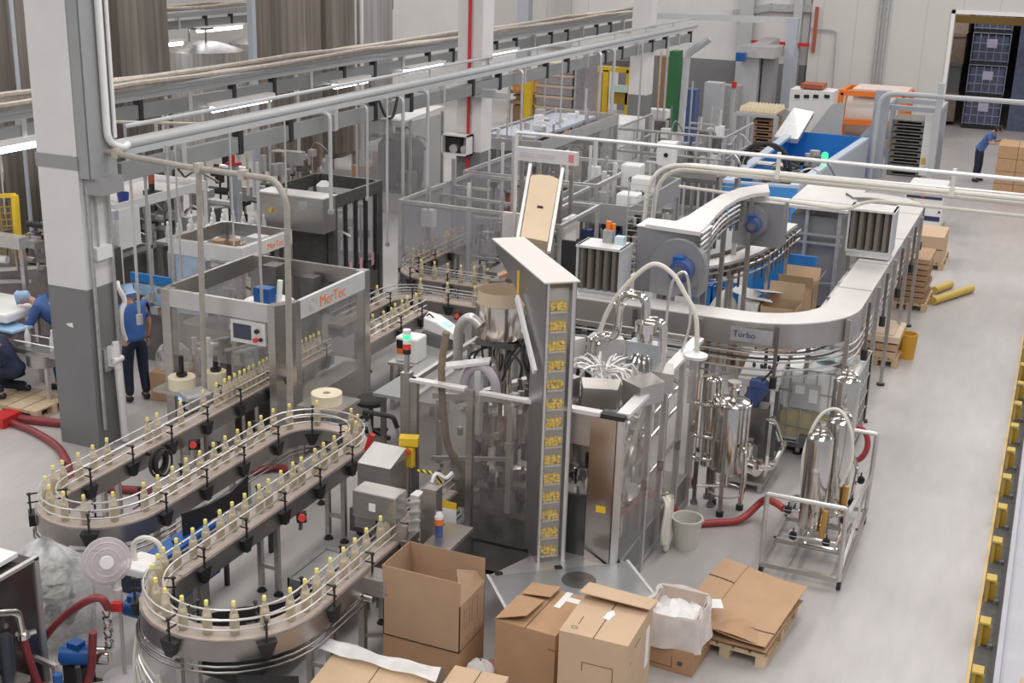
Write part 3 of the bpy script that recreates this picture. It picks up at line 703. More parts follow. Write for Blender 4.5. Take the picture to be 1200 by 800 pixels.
# capper turret on the left
kx, ky = -5.02, 11.72
obj('capper_turret', MB().lathe((kx, ky, 0), [(.34, .76), (.34, .80), (.08, .82), (.08, 1.25), (.30, 1.27), (.30, 1.62), (.09, 1.66), (.09, 2.35), (0, 2.35)], 24), 'ssp', t)
for k in range(10):
    a = 2 * pi * k / 10; x, y = kx + .27 * cos(a), ky + .27 * sin(a)
    obj('capping_head', MB().tube([(x, y, 1.05), (x, y, 1.35), (x, y, 1.36), (x, y, 1.86)], [.038, .038, .026, .026], 10), 'greyd', t)
for (x, y, r, z) in ((-5.25, 11.25, .26, .98), (-4.62, 11.32, .24, .98), (-4.55, 12.6, .25, .98)):
    m = MB(); m.lathe((x, y, z), [(.05, 0), (r, 0), (r, .03), (.05, .03)], 20); m.cyl((x, y, .76), (x, y, z + .1), .05, n=10)
    for k in range(10):
        a = 2 * pi * k / 10; m.cyl((x + (r + .0) * cos(a), y + r * sin(a), z - .05), (x + r * cos(a), y + r * sin(a), z + .06), .022, n=6)
    obj('star_wheel', m, 'ssd', t)
m = MB(); m.bar((-5.5, 11.0, 1.9), (-4.4, 11.35, 1.9), .06); m.bar((-5.4, 11.3, 1.75), (-4.7, 12.4, 1.85), .08, .05); m.bar((-5.5, 12.0, .76), (-5.5, 12.0, 2.0), .08); m.bar((-4.62, 11.0, .76), (-4.62, 11.0, 1.95), .06); m.bar((-5.55, 11.1, 1.15), (-4.7, 11.1, 1.3), .04)
obj('support_arms', m, 'ssl', t)
m = MB()
for k, (px_, y, z0_, z1_) in enumerate(((-3.55, 11.35, .45, 1.5), (-3.6, 11.6, .45, 1.75), (-3.52, 12.1, .45, 1.3), (-3.6, 12.45, .45, 1.8), (-3.52, 12.75, .45, 1.65), (-3.6, 13.1, .45, 1.9), (-3.53, 13.4, .45, 1.6))):
    m.tube(fillet([(px_, y, z0_), (px_, y, z1_), (px_ - .35, y + .1, z1_)], .08), .028, 8)
for z0_ in (.75, 1.2, 1.45): m.cyl((-3.6, 11.1, z0_), (-3.58, 13.5, z0_ + .06), .022, n=8)
m.bar((-3.5, 11.2, 1.25), (-3.5, 12.2, 1.95), .05)
obj('side_pipework', m, 'chrome', t)
obj('amber_strip', MB().box(-3.5, 12.55, 1.0, -3.46, 12.66, 1.35), 'liquid', t)
obj('inner_hose', MB().tube(spline([(-3.52, 11.1, .95), (-3.5, 11.5, .8), (-3.5, 12.0, .72), (-3.45, 12.6, .6)], 5), .035, 8), 'hose', t)
m = MB(); 
for k in range(26):
    x = random.uniform(-5.55, -4.45); y = random.uniform(11.0, 12.2); z = random.choice((.85, 1.05, 1.5, 1.75, 1.95)); s_ = random.uniform(.03, .09)
    obj('valve_block', MB().cbox(x, y, z, s_, s_, s_ * random.uniform(.8, 2.2)), 'ssl', t)
obj('cable_loom', MB().tube(spline([(-5.35, 11.0, 2.6), (-5.40, 11.0, 2.2), (-5.37, 11.0, 1.7), (-5.32, 11.05, 1.3), (-5.15, 11.15, 1.05)], 5), .04, 8), 'loom', t)
obj('white_access_panel', MB().box(-5.60, 11.6, .8, -5.15, 11.63, 1.75), 'whiteg', t)
obj('ribbed_duct', MB().tube(spline([(-5.5, 11.6, 2.0), (-5.47, 11.55, 2.45), (-5.33, 11.5, 2.62), (-5.2, 11.5, 2.55)], 6), .055, 10), 'ssl', t)
obj('ribbed_duct', MB().tube(spline([(-5.22, 11.15, 1.95), (-5.17, 11.15, 2.15), (-5.02, 11.15, 2.24), (-4.88, 11.15, 2.12), (-4.85, 11.15, 1.9)], 6), .05, 10), 'mauve', t)
obj('guide_chute', MB().bar((-5.45, 11.05, 2.2), (-4.95, 11.2, 2.30), .16, .03).bar((-5.05, 11.15, 2.22), (-5.05, 11.15, 1.5), .07), 'ssw', t)
mb = MB()
for k in range(14):
    x, y = kx + random.uniform(-.42, .42), ky + random.uniform(-.35, .3); mb.tube(spline([(x, y, 2.0), (x + random.uniform(-.1, .1), y + random.uniform(-.1, .1), 2.2), (kx + random.uniform(-.25, .3), ky + random.uniform(-.2, .2), 2.38)], 4), .013, 5)
obj('control_tubes', mb, 'rubber', t)
# cap sorting bowl
t2 = thing('cap_sorting_bowl', 'open steel cap sorting bowl above the capper under the elevator head', 'hopper', (-5.08, 11.75, 2.37))
obj('bowl', MB().lathe((-5.08, 11.75, 2.40), [(.20, -.03), (.26, 0), (.265, .02), (.265, .36), (.255, .36), (.255, .06), (0, .05)], 32), 'ssp', t2)
obj('inner_lining', MB().lathe((-5.08, 11.75, 2.40), [(.252, .07), (.252, .50), (.249, .50), (.249, .07)], 32), 'lining', t2)  # band coloured like caps and cardboard mirrored in the bowl wall
obj('bracket', MB().box(-5.30, 11.6, 2.30, -4.86, 11.9, 2.37).bar((-4.83, 11.75, 2.35), (-4.70, 11.75, 1.9), .06), 'ssd', t2)

# ================================================================ cap elevator (stands turned about 40 degrees)
ua = radians(40); U = Vector((cos(ua), sin(ua), 0)); V = Vector((-sin(ua), cos(ua), 0)); D0 = Vector((-4.12, 10.57, 0)); W = .29
def E(s, u, z): return D0 + V * s + U * u + Vector((0, 0, z))
t = thing('cap_elevator', 'tall steel elevator lifting rows of yellow caps on a cleated belt', 'elevator', (-4.2, 10.8, .5))
prof = [(0, .5), (0, 3.38), (1.72, 3.38), (1.72, 3.27), (.62, 2.98), (.40, 2.62), (.40, .5)]
obj('side_casing', MB().ext([E(s, 0, z) for s, z in prof], U * .012), 'casing', t)
obj('side_casing', MB().ext([E(s, W, z) for s, z in prof], U * .012), 'ss', t)
obj('rear_casing', MB().ext([E(.40, 0, .5), E(.40, W, .5), E(.40, W, 2.62), E(.40, 0, 2.62)], V * .012), 'ss', t)
obj('roof', MB().ext([E(-.03, -.03, 3.38), E(-.03, W + .03, 3.38), E(1.75, W + .03, 3.38), E(1.75, -.03, 3.38)], (0, 0, .015)), 'roofw', t)
obj('front_edge', MB().ext([E(0, 0, .5), E(0, .035, .5), E(0, .035, 3.38), E(0, 0, 3.38)], V * .01).ext([E(0, W - .03, .5), E(0, W + .012, .5), E(0, W + .012, 3.38), E(0, W - .03, 3.38)], V * .01), 'ssl', t)
bt = obj('belt', MB().ext([E(.10, .035, .5), E(.10, W - .03, .5), E(.10, W - .03, 3.3), E(.10, .035, 3.3)], V * .01), 'beltw', t)
z = .56
while z < 3.2:
    obj('cleat', MB().ext([E(.02, .05, z - .02), E(.02, W - .07, z - .02), E(.02, W - .07, z), E(.02, .05, z)], V * .08), 'cleat', t)
    z += .195
obj('front_window', MB().ext([E(.004, .035, .5), E(.004, W - .03, .5), E(.004, W - .03, 3.3), E(.004, .035, 3.3)], V * .003), 'windowc', t)
obj('damper_strut', MB().bar(E(.78, -.04, 3.03), E(.10, -.05, 2.48), .075, .03, up=U), 'whiteg', t)
obj('hazard_strip', MB().bar(E(.78, -.03, 3.30), E(.78, -.03, 3.06), .02, .012), 'yellow', t)
z = .56; row = 0
while z < 3.2:
    m = MB()
    for i in range(5):
        for j in range(2):
            for h in range(3):
                if random.random() < .12: continue
                c = E(.035 + .033 * j, .065 + .034 * i + random.uniform(-.006, .006), z + .016 + .026 * h + random.uniform(-.004, .006))
                ax = Vector((random.uniform(-1, 1), random.uniform(-1, 1), random.uniform(.2, 1))).normalized()
                m.cyl(c - ax * .012, c + ax * .012, .019, n=8)
    o = one('bottle_caps', m, 'capy2', 'loose yellow caps on the %s cleat up the elevator belt' % nth(row), 'bottle caps', 'heaps of yellow caps on the elevator', kind='stuff')
    z += .195; row += 1

# cap hopper at the foot of the elevator
L_, BL, BR, R_, FR_ = [Vector(at(*p, .5)) for p in ((571, 675), (626, 649), (660, 646), (735, 658), (768, 700))]
FL_ = FR_ + (L_ - R_) * 1.0
t = thing('cap_hopper', 'low steel cap hopper with hinged lid at the foot of the cap elevator', 'hopper', (L_ + R_ + FR_ + FL_) / 4 * 1.0 - Vector((0, 0, .5)))
out = [L_, FL_, FR_, R_, BR, BL]
cen = sum(out, Vector()) / 6
m = MB(); low = [Vector((cen.x + (p.x - cen.x) * .72, cen.y + (p.y - cen.y) * .72, .18)) for p in out]
n = 6
m.add([tuple(p - Vector((0, 0, .012))) for p in out] + [tuple(p) for p in low], [(i, n + i, n + (i + 1) % n, (i + 1) % n) for i in range(n)] + [tuple(range(n, 2 * n))])
obj('hopper_body', m, 'ss', t)
obj('rear_top', MB().ext([L_, R_, BR, BL], (0, 0, -.012)), 'ssw2', t)
lid = obj('lid', MB().ext([L_ + (FL_ - L_) * .03, FL_, FR_, R_ + (FR_ - R_) * .03], (0, 0, .012)), 'ssl2', t)
ed = (FR_ - R_).normalized()
obj('lid_edge', MB().bar(R_ + Vector((0, 0, .012)), FR_ + Vector((0, 0, .012)), .03, .02).bar(L_ + Vector((0, 0, .012)), FL_ + Vector((0, 0, .012)), .03, .02), 'ssw', lid)
for k in (.08, .5, .92):
    c = L_ + (R_ - L_) * k + Vector((0, 0, .018)); obj('hinge', MB().obox(c, (.07, .05, .02), atan2(R_.y - L_.y, R_.x - L_.x)), 'black', t)
c = L_ * .42 + R_ * .58 + ed * .28; m = MB()
m.lathe((c.x, c.y, .512), [(0, .002), (.17, .002), (.17, .0), (0, 0)], 24)
obj('viewing_port', m, 'ssd', lid)
for p in low[:4]: obj('leg', MB().bar((p.x, p.y, 0), (p.x, p.y, .2), .05), 'ss', t)

# ---------------------------------------------------------------- equipment at the infeed
t = thing('cap_inspection_box', 'steel control box bridging the last bottle lane beside the filler', 'control box', (-5.38, 9.7, .75))
obj('box_body', MB().box(-5.62, 9.56, 1.13, -5.16, 9.80, 1.40), 'ss', t, bevel=.012)
obj('data_label', MB().box(-5.44, 9.556, 1.22, -5.37, 9.56, 1.30), 'paper', t)
obj('skirt', MB().box(-5.26, 9.58, .92, -5.05, 9.62, 1.13).box(-5.62, 9.6, 1.0, -5.42, 9.62, 1.13).box(-5.10, 9.56, .75, -5.04, 9.82, .98), 'ss', t)
obj('stand', MB().bar((-5.08, 9.7, 0), (-5.08, 9.7, .8), .06).bar((-5.52, 9.9, 0), (-5.52, 9.9, 1.13), .05), 'ss', t)
t = thing('control_cabinet', 'grey steel cabinet behind the inspection box with sloping lid', 'cabinet', (-5.70, 10.35, 0))
obj('cabinet_body', MB().box(-5.92, 10.18, .75, -5.55, 10.52, 1.38), 'ss', t)
obj('lid', MB().ext([(-5.92, 10.18, 1.38), (-5.92, 10.52, 1.48), (-5.92, 10.52, 1.38)], (.37, 0, 0)), 'ssl', t)
obj('latch', MB().box(-5.80, 10.16, 1.08, -5.62, 10.18, 1.14).box(-5.80, 10.16, .86, -5.62, 10.18, .92), 'ssw', t)
obj('stand', MB().bar((-5.75, 10.35, 0), (-5.75, 10.35, .75), .08), 'ss', t)
t = thing('slide_chute', 'pair of narrow upright steel boxes beside the last bottle lane', 'machine', (-5.1, 9.95, .5))
obj('narrow_box', MB().box(-5.02, 9.85, .55, -4.88, 9.99, 1.42), 'ss', t); obj('narrow_box', MB().box(-5.14, 9.82, .75, -5.05, 9.95, 1.34), 'ssw', t)
m = MB()
for k in range(5): obj('side_rung', MB().bar((-5.16, 9.81, .85 + .1 * k), (-5.03, 9.81, .9 + .1 * k), .02), 'ssw', t)
m.tube(spline([(-5.0, 10.0, 1.42), (-4.98, 10.05, 1.5), (-4.9, 10.1, 1.45), (-4.85, 10.15, 1.5)], 4), .02, 6)
obj('top_fitting', m, 'ssw', t); obj('post', MB().bar((-5.0, 9.92, 0), (-5.0, 9.92, .56), .06), 'ss', t)
m = MB(); m.bar((-5.33, 10.35, 1.35), (-5.07, 10.35, 1.35), .05, .012); m.bar((-5.09, 10.35, 1.37), (-5.09, 10.35, .9), .05, .012, up=(0, 1, 0)); m.bar((-5.09, 10.35, .9), (-5.09, 10.35, 0), .03)
one('hazard_frame', m, 'hazard', 'black and yellow striped frame next to the filler infeed', 'frame')
t = thing('warning_sign', 'small yellow and white warning sign on the filler glazing', 'sign', (-4.97, 10.30, .85))
obj('yellow_header', MB().box(-5.07, 10.30, 1.03, -4.88, 10.31, 1.10), 'yellow', t); obj('white_field', MB().box(-5.07, 10.30, .86, -4.88, 10.31, 1.03), 'paper', t)
t = thing('infeed_table', 'small dark steel table carrying the orange beacon', 'table', (-4.79, 9.9, 0))
obj('table_top', MB().box(-4.92, 9.58, .90, -4.64, 10.2, .94), 'ss', t); obj('side_panel', MB().box(-4.90, 9.6, .62, -4.66, 10.18, .90), 'ssd', t)
for x in (-4.88, -4.68):
    for y in (9.63, 10.15): obj('leg', MB().bar((x, y, 0), (x, y, .62), .05), 'ss', t)
t = thing('signal_beacon', 'short beacon with orange lens on the dark steel table', 'beacon', (-4.86, 9.88, .94))
obj('beacon_body', MB().cyl((-4.86, 9.88, .94), (-4.86, 9.88, 1.07), .038, n=14), 'motor', t)
obj('orange_lens', MB().cyl((-4.86, 9.88, 1.07), (-4.86, 9.88, 1.13), .046, n=14), 'orange', t)
obj('beacon_cap', MB().cyl((-4.86, 9.88, 1.13), (-4.86, 9.88, 1.16), .046, n=14).cyl((-4.86, 9.88, 1.16), (-4.86, 9.88, 1.19), .042, .03, n=14), 'white', t)
t = thing('control_pendant', 'yellow control pendant with red button beside the filler guard', 'pendant', (-5.57, 10.62, 1.2))
obj('pendant_body', MB().obox((-5.57, 10.62, 1.52), (.20, .12, .10), .35).bar((-5.55, 10.62, 1.46), (-5.55, 10.62, 1.24), .09), 'yellow', t, bevel=.01)
obj('red_button', MB().cyl((-5.55, 10.57, 1.42), (-5.55, 10.52, 1.42), .028, n=12), 'redl', t)
obj('mount', MB().bar((-5.53, 10.66, .76), (-5.53, 10.66, 1.5), .05), 'greyd', t)
t = thing('signal_tower', 'stack light with green, white and red lenses on a dark post left of the filler', 'beacon', (-5.80, 11.0, 0))
obj('pole', MB().bar((-5.80, 11.0, 0), (-5.80, 11.0, 2.1), .10).cyl((-5.80, 11.0, 2.1), (-5.80, 11.0, 2.30), .03, n=8), 'ss', t)
for z0, m_ in ((2.30, 'black'), (2.35, 'redl'), (2.41, 'paper'), (2.46, 'green'), (2.51, 'paper')):
    obj('lens', MB().cyl((-5.80, 11.0, z0), (-5.80, 11.0, z0 + .05), .042, n=14), m_, t)
t = thing('hand_truck', 'hand truck with black grip and red lever parked by the labelling machine', 'hand truck', (-6.28, 11.25, 0))
obj('handle_bar', MB().tube(fillet([(-6.43, 11.3, 1.34), (-6.49, 11.3, 1.44), (-6.12, 11.3, 1.44), (-6.07, 11.3, 1.32)], .04), .028, 8), 'black', t)
obj('frame_tube', MB().tube([(-6.43, 11.3, 1.36), (-6.38, 11.3, 1.1), (-6.52, 11.28, .35)], .022, 8), 'galv', t); obj('frame_tube', MB().tube([(-6.08, 11.3, 1.36), (-6.06, 11.3, 1.0), (-6.15, 11.28, .35)], .022, 8), 'galv', t)
obj('red_lever', MB().bar((-6.37, 11.28, 1.2), (-6.43, 11.28, 1.0), .06), 'red', t)
obj('chassis', MB().box(-6.56, 11.1, .08, -6.05, 11.4, .35).box(-6.5, 11.4, .06, -6.38, 12.2, .12).box(-6.22, 11.4, .06, -6.1, 12.2, .12), 'ssd', t)
for x in (-6.45, -6.15): obj('wheel', MB().cyl((x - .04, 11.2, .08), (x + .04, 11.2, .08), .08, n=14), 'rubber', t)
# ================================================================ hooded return conveyor with dryer fans
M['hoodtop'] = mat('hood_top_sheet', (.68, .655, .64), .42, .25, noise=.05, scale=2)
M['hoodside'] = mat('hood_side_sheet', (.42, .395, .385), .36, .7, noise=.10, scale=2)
M['fanslat'] = mat('filter_slat', (.20, .175, .15), .6, .3)
M['inkblue'] = mat('blue_print', (.03, .05, .25), .5)
M['sheetb'] = mat('pale_blue_box', (.50, .62, .68), .4)
M['bagwhite2'] = mat('white_bag', (.66, .66, .62), .45, noise=.1, scale=5)
M['greyp'] = mat('blower_grey', (.25, .25, .265), .45, .2, noise=.04)
hp = densify([(-5.75, 15.03), (-3.3, 15.03)], .4) + arc(-3.3, 16.15, 1.12, -pi / 2, 0, 14)[1:] + densify([(-2.18, 16.15), (-2.18, 23.1)], .6)[1:] + arc(-2.9, 23.1, .72, 0, pi * .7, 8)[1:]
t = thing('hooded_conveyor', 'long conveyor under a pale steel hood curving round the aisle corner', 'conveyor', (-2.3, 17, 0))
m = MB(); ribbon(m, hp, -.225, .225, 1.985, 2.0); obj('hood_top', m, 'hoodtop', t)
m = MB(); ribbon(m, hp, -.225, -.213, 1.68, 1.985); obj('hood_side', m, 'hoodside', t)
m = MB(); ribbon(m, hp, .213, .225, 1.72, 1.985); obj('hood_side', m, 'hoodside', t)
m = MB(); ribbon(m, hp, .24, .30, 1.86, 1.93); obj('inner_guide', m, 'ssl', t)
for d in (-.1, .1): obj('chain_guide', MB().tube(z3(offs(hp, d), 1.5), .015, 6), 'ssd', t)
for d, z in ((-.23, 1.60), (-.23, 1.50), (-.23, 1.40), (-.19, 1.30), (.23, 1.6), (.23, 1.5)):
    obj('side_rail', MB().tube(z3(offs(hp, d), z), .013, 6), 'ssl', t)
L = plen(hp); s_ = .35; k = 0
while s_ < L - .3:
    p, d = at_len(hp, s_); nx, ny = -d[1], d[0]
    for sd in (-1, 1):
        q = (p[0] + nx * sd * .27, p[1] + ny * sd * .27)
        if k % 2 == 0:
            lg = obj('leg', MB().bar((*q, 0.02), (*q, 1.97), .055), 'ss', t)
            obj('foot', MB().cyl((*q, 0), (*q, .03), .06, n=10), 'black', lg)
        else: obj('hanger', MB().bar((*q, 1.25), (*q, 1.97), .04), 'ssd', t)
    if k % 2 == 0: obj('cross_bar', MB().bar((p[0] + nx * .27, p[1] + ny * .27, 1.35), (p[0] - nx * .27, p[1] - ny * .27, 1.35), .05), 'ss', t)
    if k % 2: obj('clamp_knob', MB().cyl((p[0] - nx * .27, p[1] - ny * .27, 1.18), (p[0] - nx * .27, p[1] - ny * .27, 1.32), .045, n=8), 'black', t)
    s_ += .85; k += 1
sg = obj('name_plate', MB().box(-3.32, 14.795, 1.74, -2.80, 14.803, 1.92), 'galv', t)
text('lettering', 'Turbo', .11, 'inkblue', sg, (-3.29, 14.79, 1.80), pi / 2, 0)
for y in (17.0, 18.6, 20.4, 22.5): obj('seam', MB().box(-2.40, y, 2.0, -1.95, y + .02, 2.004), 'ss', t)
t = thing('floor_cross_rail', 'bright horizontal rail tying two conveyor posts near the pallet of boards', 'rail', (-2.15, 21.3, .3))
obj('rail_bar', MB().bar((-2.42, 21.4, .38), (-1.88, 21.2, .38), .07), 'ssw', t)
# fans on the hood
def fan_box(x0, x1, y0, y1, z0, z1, lab, m_='ssw', tilt=0.):
    t = thing('dryer_fan', lab, 'fan', ((x0 + x1) / 2, (y0 + y1) / 2, z0), 'slatted fan boxes on the hooded conveyor')
    w = .03
    m = MB(); m.box(x0, y0, z0, x0 + w, y1, z1).box(x1 - w, y0, z0, x1, y1, z1).box(x0 + w, y0, z0, x1 - w, y1, z0 + w).box(x0 + w, y1 - w, z0 + w, x1 - w, y1, z1 - w)
    obj('fan_casing', m, 'greyl', t); obj('fan_casing_top', MB().box(x0 - .01, y0 - .01, z1 - w, x1 + .01, y1 + .01, z1), m_, t)
    obj('dark_interior', MB().box(x0 + w, y0 + .2, z0 + w, x1 - w, y0 + .21, z1 - w), 'black', t)
    n = 5; d = (x1 - x0 - 2 * w) / n
    for i in range(n):
        xa = x0 + w + d * i
        obj('slat', MB().ext([(xa + d * .12, y0 + .02, z0 + w), (xa + d * .55, y0 + .005, z0 + w), (xa + d * .97, y0 + .10, z0 + w), (xa + d * .95, y0 + .12, z0 + w), (xa + d * .55, y0 + .04, z0 + w)], (0, 0, z1 - z0 - 2 * w)), 'fanslat', t)
    obj('base_plate', MB().box(x0 + .02, y0 + .05, z0 - .08, x1 - .02, y1, z0), 'ssw', t)
    return t
fan_box(-5.40, -4.80, 14.86, 15.30, 2.08, 2.68, 'slatted fan box on the hood directly behind the cap elevator')
fan_box(-2.62, -1.97, 18.75, 19.25, 2.10, 2.74, 'slatted fan box over the straight hood next to the aisle')
t = thing('small_control_box', 'small grey and pale blue boxes with orange fittings on top of the fan box', 'box', (-5.0, 15.2, 2.68))
obj('grey_box', MB().box(-5.15, 15.12, 2.68, -5.02, 15.25, 2.84), 'grey', t); obj('blue_box', MB().box(-4.98, 15.1, 2.68, -4.86, 15.22, 2.78), 'sheetb', t); obj('red_fitting', MB().cyl((-5.1, 15.2, 2.84), (-5.1, 15.2, 2.95), .035, n=8).cyl((-5.04, 15.22, 2.84), (-5.04, 15.22, 2.92), .03, n=8), 'orange', t)
def blower(x0, x1, y0, y1, z0, z1, cx, cz, r, lab, grp='grey blowers with blue motors'):
    t = thing('blower', lab, 'blower', ((x0 + x1) / 2, (y0 + y1) / 2, z0), grp)
    obj('housing', MB().box(x0, y0, z0, x1, y1, z1), 'greyp', t, bevel=.01)
    obj('housing_lid', MB().box(x0 - .01, y0 - .01, z1, x1 + .01, y1, z1 + .015), 'ssw', t)
    pts = [(cx + r * cos(a), cz + r * sin(a)) for a in [pi * i / 16 for i in range(17)]] + [(cx - r, z0 + .05), (cx - r * .1, z0 + .02), (cx + r * .45, cz - r * .75), (cx + r * .95, cz - r * .35)]
    obj('fan_scroll', MB().ext([(p, y0 - .16, q) for p, q in pts], (0, .16, 0)), 'greyp', t)
    mo = obj('motor', MB().cyl((cx + .08, y0 - .40, cz), (cx + .08, y0 - .14, cz), r * .40, n=18).cyl((cx + .08, y0 - .43, cz), (cx + .08, y0 - .40, cz), r * .32, n=18), 'motor', t)
    obj('terminal_box', MB().cbox(cx + .04, y0 - .28, cz + r * .36, r * .35, .14, .1), 'motorb', mo)
    obj('fan_cover', MB().cyl((cx + .08, y0 - .44, cz), (cx + .08, y0 - .43, cz), r * .22, n=18), 'greyd', mo)
    return t
blower(-4.78, -3.92, 15.4, 15.9, 2.03, 2.88, -4.16, 2.45, .36, 'large grey blower with blue motor standing on the front hood corner')
blower(-4.20, -3.50, 18.35, 18.8, 2.10, 2.76, -3.93, 2.48, .25, 'smaller grey blower with blue motor at the far end of the upper hood')
# upper hood that climbs between the two blowers
Lp = [(748, 268), (785, 262), (807, 252), (825, 240), (845, 228), (866, 220), (900, 215)]
Rp = [(820, 272), (831, 262), (840, 251), (851, 241), (866, 232), (882, 227), (902, 225)]
A = [Vector(at(*p, 2.92)) for p in Lp]; B = [Vector(at(*p, 2.92)) for p in Rp]
for v in A[:3]: v.y = max(v.y, 15.4)
t = thing('upper_hooded_conveyor', 'stepped pale upper hood running from the large blower to the far blower', 'conveyor', (-4.2, 17.5, 0))
dz = Vector((0, 0, .05))
for i in range(len(A) - 1):
    obj('hood_section', MB().add([A[i], B[i], B[i + 1], A[i + 1], A[i] - dz, B[i] - dz, B[i + 1] - dz, A[i + 1] - dz], [(0, 1, 2, 3), (7, 6, 5, 4), (0, 4, 5, 1), (1, 5, 6, 2), (2, 6, 7, 3), (3, 7, 4, 0)]), 'hoodtop', t)
for dzz in (.10, .17, .24, .32):
    obj('side_rail', MB().tube([b - Vector((-.02, 0, dzz)) for b in spline(B[:5], 4)], .018, 6), 'ssl' if dzz < .2 else 'ssd', t)
for i in range(5):
    b = B[i] - Vector((0, 0, .05)); obj('hanger', MB().bar(b, b - Vector((0, 0, .42)), .035), 'ssd', t)
    b2 = (B[i] + B[i + 1]) / 2 - Vector((0, 0, .05)); obj('hanger', MB().bar(b2, b2 - Vector((0, 0, .36)), .035), 'ss', t)
for i in (1, 3, 5):
    for q in (A[i], B[i]): obj('leg', MB().bar((q.x, q.y, 0), (q.x, q.y, q.z - .05), .06), 'ss', t)
lc = [at(*p, 1.9)[:2] for p in ((797, 314), (815, 310), (830, 308), (848, 304), (865, 299), (880, 293), (892, 286), (903, 278), (912, 270), (925, 261))]
lc = [(p.x, p.y) for p in spline([(*q, 0) for q in lc], 3)]
t = thing('curved_chain_conveyor', 'beige curved chain conveyor with fringe of hanging brackets below the blowers', 'conveyor', (lc[8][0], lc[8][1], 0))
m = MB(); ribbon(m, lc, -.14, .14, 1.84, 1.90); obj('chain', m, 'hoodtop', t)
m = MB(); ribbon(m, lc, .15, .17, 1.72, 1.96).strip(z3(offs(lc, -.16), 1.7), z3(offs(lc, -.16), 1.86)); obj('side_guide', m, 'ssd', t)
for d, z in ((-.2, 1.8), (-.2, 1.66)): obj('side_rail', MB().tube(z3(offs(lc, d), z), .018, 6), 'ss', t)
L = plen(lc); n = 16
for i in range(n):
    p, d = at_len(lc, .1 + i * (L - .2) / n); q = (p[0] + d[1] * .2, p[1] - d[0] * .2); obj('hanging_bracket', MB().bar((*q, 1.5), (*q, 1.86), .03), 'ssd', t)
for s_ in (.2, .5, .8):
    p, d = at_len(lc, L * s_); obj('leg', MB().bar((p[0] + d[1] * .2, p[1] - d[0] * .2, 0), (p[0] + d[1] * .2, p[1] - d[0] * .2, 1.8), .05), 'ss', t)
# grey shrink tunnel between the hoods
t = thing('shrink_tunnel', 'grey sheet-metal tunnel with steel posts behind the aisle fan', 'machine', (-3.6, 23, 0))
obj('tunnel_body', MB().box(-4.15, 22.6, .12, -3.30, 25.6, 1.75), 'greyp', t)
for x in (-4.2, -3.85, -3.28):
    obj('post', MB().bar((x, 22.5, 0), (x, 22.5, 1.9), .06), 'galv', t)
    obj('post', MB().bar((x, 24.2, 0), (x, 24.2, 1.9), .06), 'galv', t)
obj('top_cover', MB().box(-4.25, 22.4, 1.9, -3.15, 22.95, 1.95).box(-4.25, 23.0, 1.9, -3.15, 24.6, 1.95), 'hoodtop', t)
obj('cross_rail', MB().bar((-4.2, 22.48, 1.45), (-3.2, 22.48, 1.45), .04).bar((-4.2, 22.48, 1.3), (-3.2, 22.48, 1.3), .04).bar((-3.85, 22.48, .55), (-3.3, 22.48, .6), .03), 'galv', t)
obj('diagonal_brace', MB().bar((-4.1, 22.55, .5), (-3.8, 22.55, 1.3), .06), 'grey', t)
pl = obj('prohibition_plate', MB().box(-4.32, 22.40, 1.12, -4.17, 22.41, 1.38), 'paper', t)
obj('ring_symbol', MB().cyl((-4.245, 22.398, 1.25), (-4.245, 22.394, 1.25), .055, n=14), 'red', pl)
m = MB()
for k in range(9):
    m.tube(spline([(-4.35 + random.uniform(-.25, .1), 22.2 + random.uniform(-.2, .2), 1.5), (-4.45 + random.uniform(-.2, .2), 22.1, 1.0), (-4.35 + random.uniform(-.2, .2), 22.3, .5)], 4), .03, 6)
obj('cable_bundle', m, 'rubber', t)
# overhead cream pipes
G_ = 'overhead pipe runs above the hooded conveyors'
def pipe_run(pts, r, m_, lab, cat='pipe', bend=.25, clips=(), name='overhead_pipe', grp=G_):
    t = thing(name, lab, cat, pts[0], grp)
    obj('pipe', MB().tube(fillet(pts, bend, 6), r, 10), m_, t)
    for c in clips: obj('pipe_support', MB().bar(c, (c[0], c[1], c[2] + .32), .05).cbox(c[0], c[1], c[2], .07, .07, .12), 'cream', t)
    return t
pipe_run([(-5.62, 18.2, 1.0), (-5.50, 18.2, 3.22), (7.5, 18.2, 3.22)], .036, 'cream', 'thick cream pipe bending down behind the hood near the large blower', bend=.55, clips=((-3.6, 18.2, 3.22), (-1.2, 18.2, 3.22)))
pipe_run([(-5.52, 18.3, 1.0), (-5.40, 18.3, 3.14), (7.5, 18.3, 3.14)], .036, 'cream', 'second thick cream pipe just inside the first bend near the large blower', bend=.5)
pipe_run([(-7.62, 18.05, 1.2), (-7.62, 18.05, 3.5), (7.5, 18.05, 3.5)], .03, 'ssw', 'thin steel pipe forming the topmost long line with a drop at its left end', bend=.05)
pipe_run([(-2.6, 19.4, 3.05), (7.5, 19.4, 3.08)], .02, 'ssw', 'short thin steel pipe crossing above the aisle fan')
pipe_run([(-5.30, 18.3, 3.12), (-5.2, 18.9, 3.12), (7.5, 18.9, 3.20)], .022, 'ssw', 'thin steel pipe running just above the thick cream pipes')
pipe_run([(-5.1, 18.4, 2.86), (-2.6, 18.4, 2.78), (-2.3, 18.4, 2.95), (7.5, 18.4, 2.95)], .025, 'cream', 'thin cream pipe with a small kink running below the thick cream pipes')
m = MB()
for x in (-5.72, -5.32):
    m.bar((x, 17.9, 1.2), (x, 17.9, 3.0), .014)
for k in range(18): m.bar((-5.72, 17.9, 1.22 + .1 * k), (-5.32, 17.9, 1.22 + .1 * k), .012)
one('cable_ladder', m, 'ssl', 'upright wire cable ladder beside the bending cream pipes', 'cable ladder')
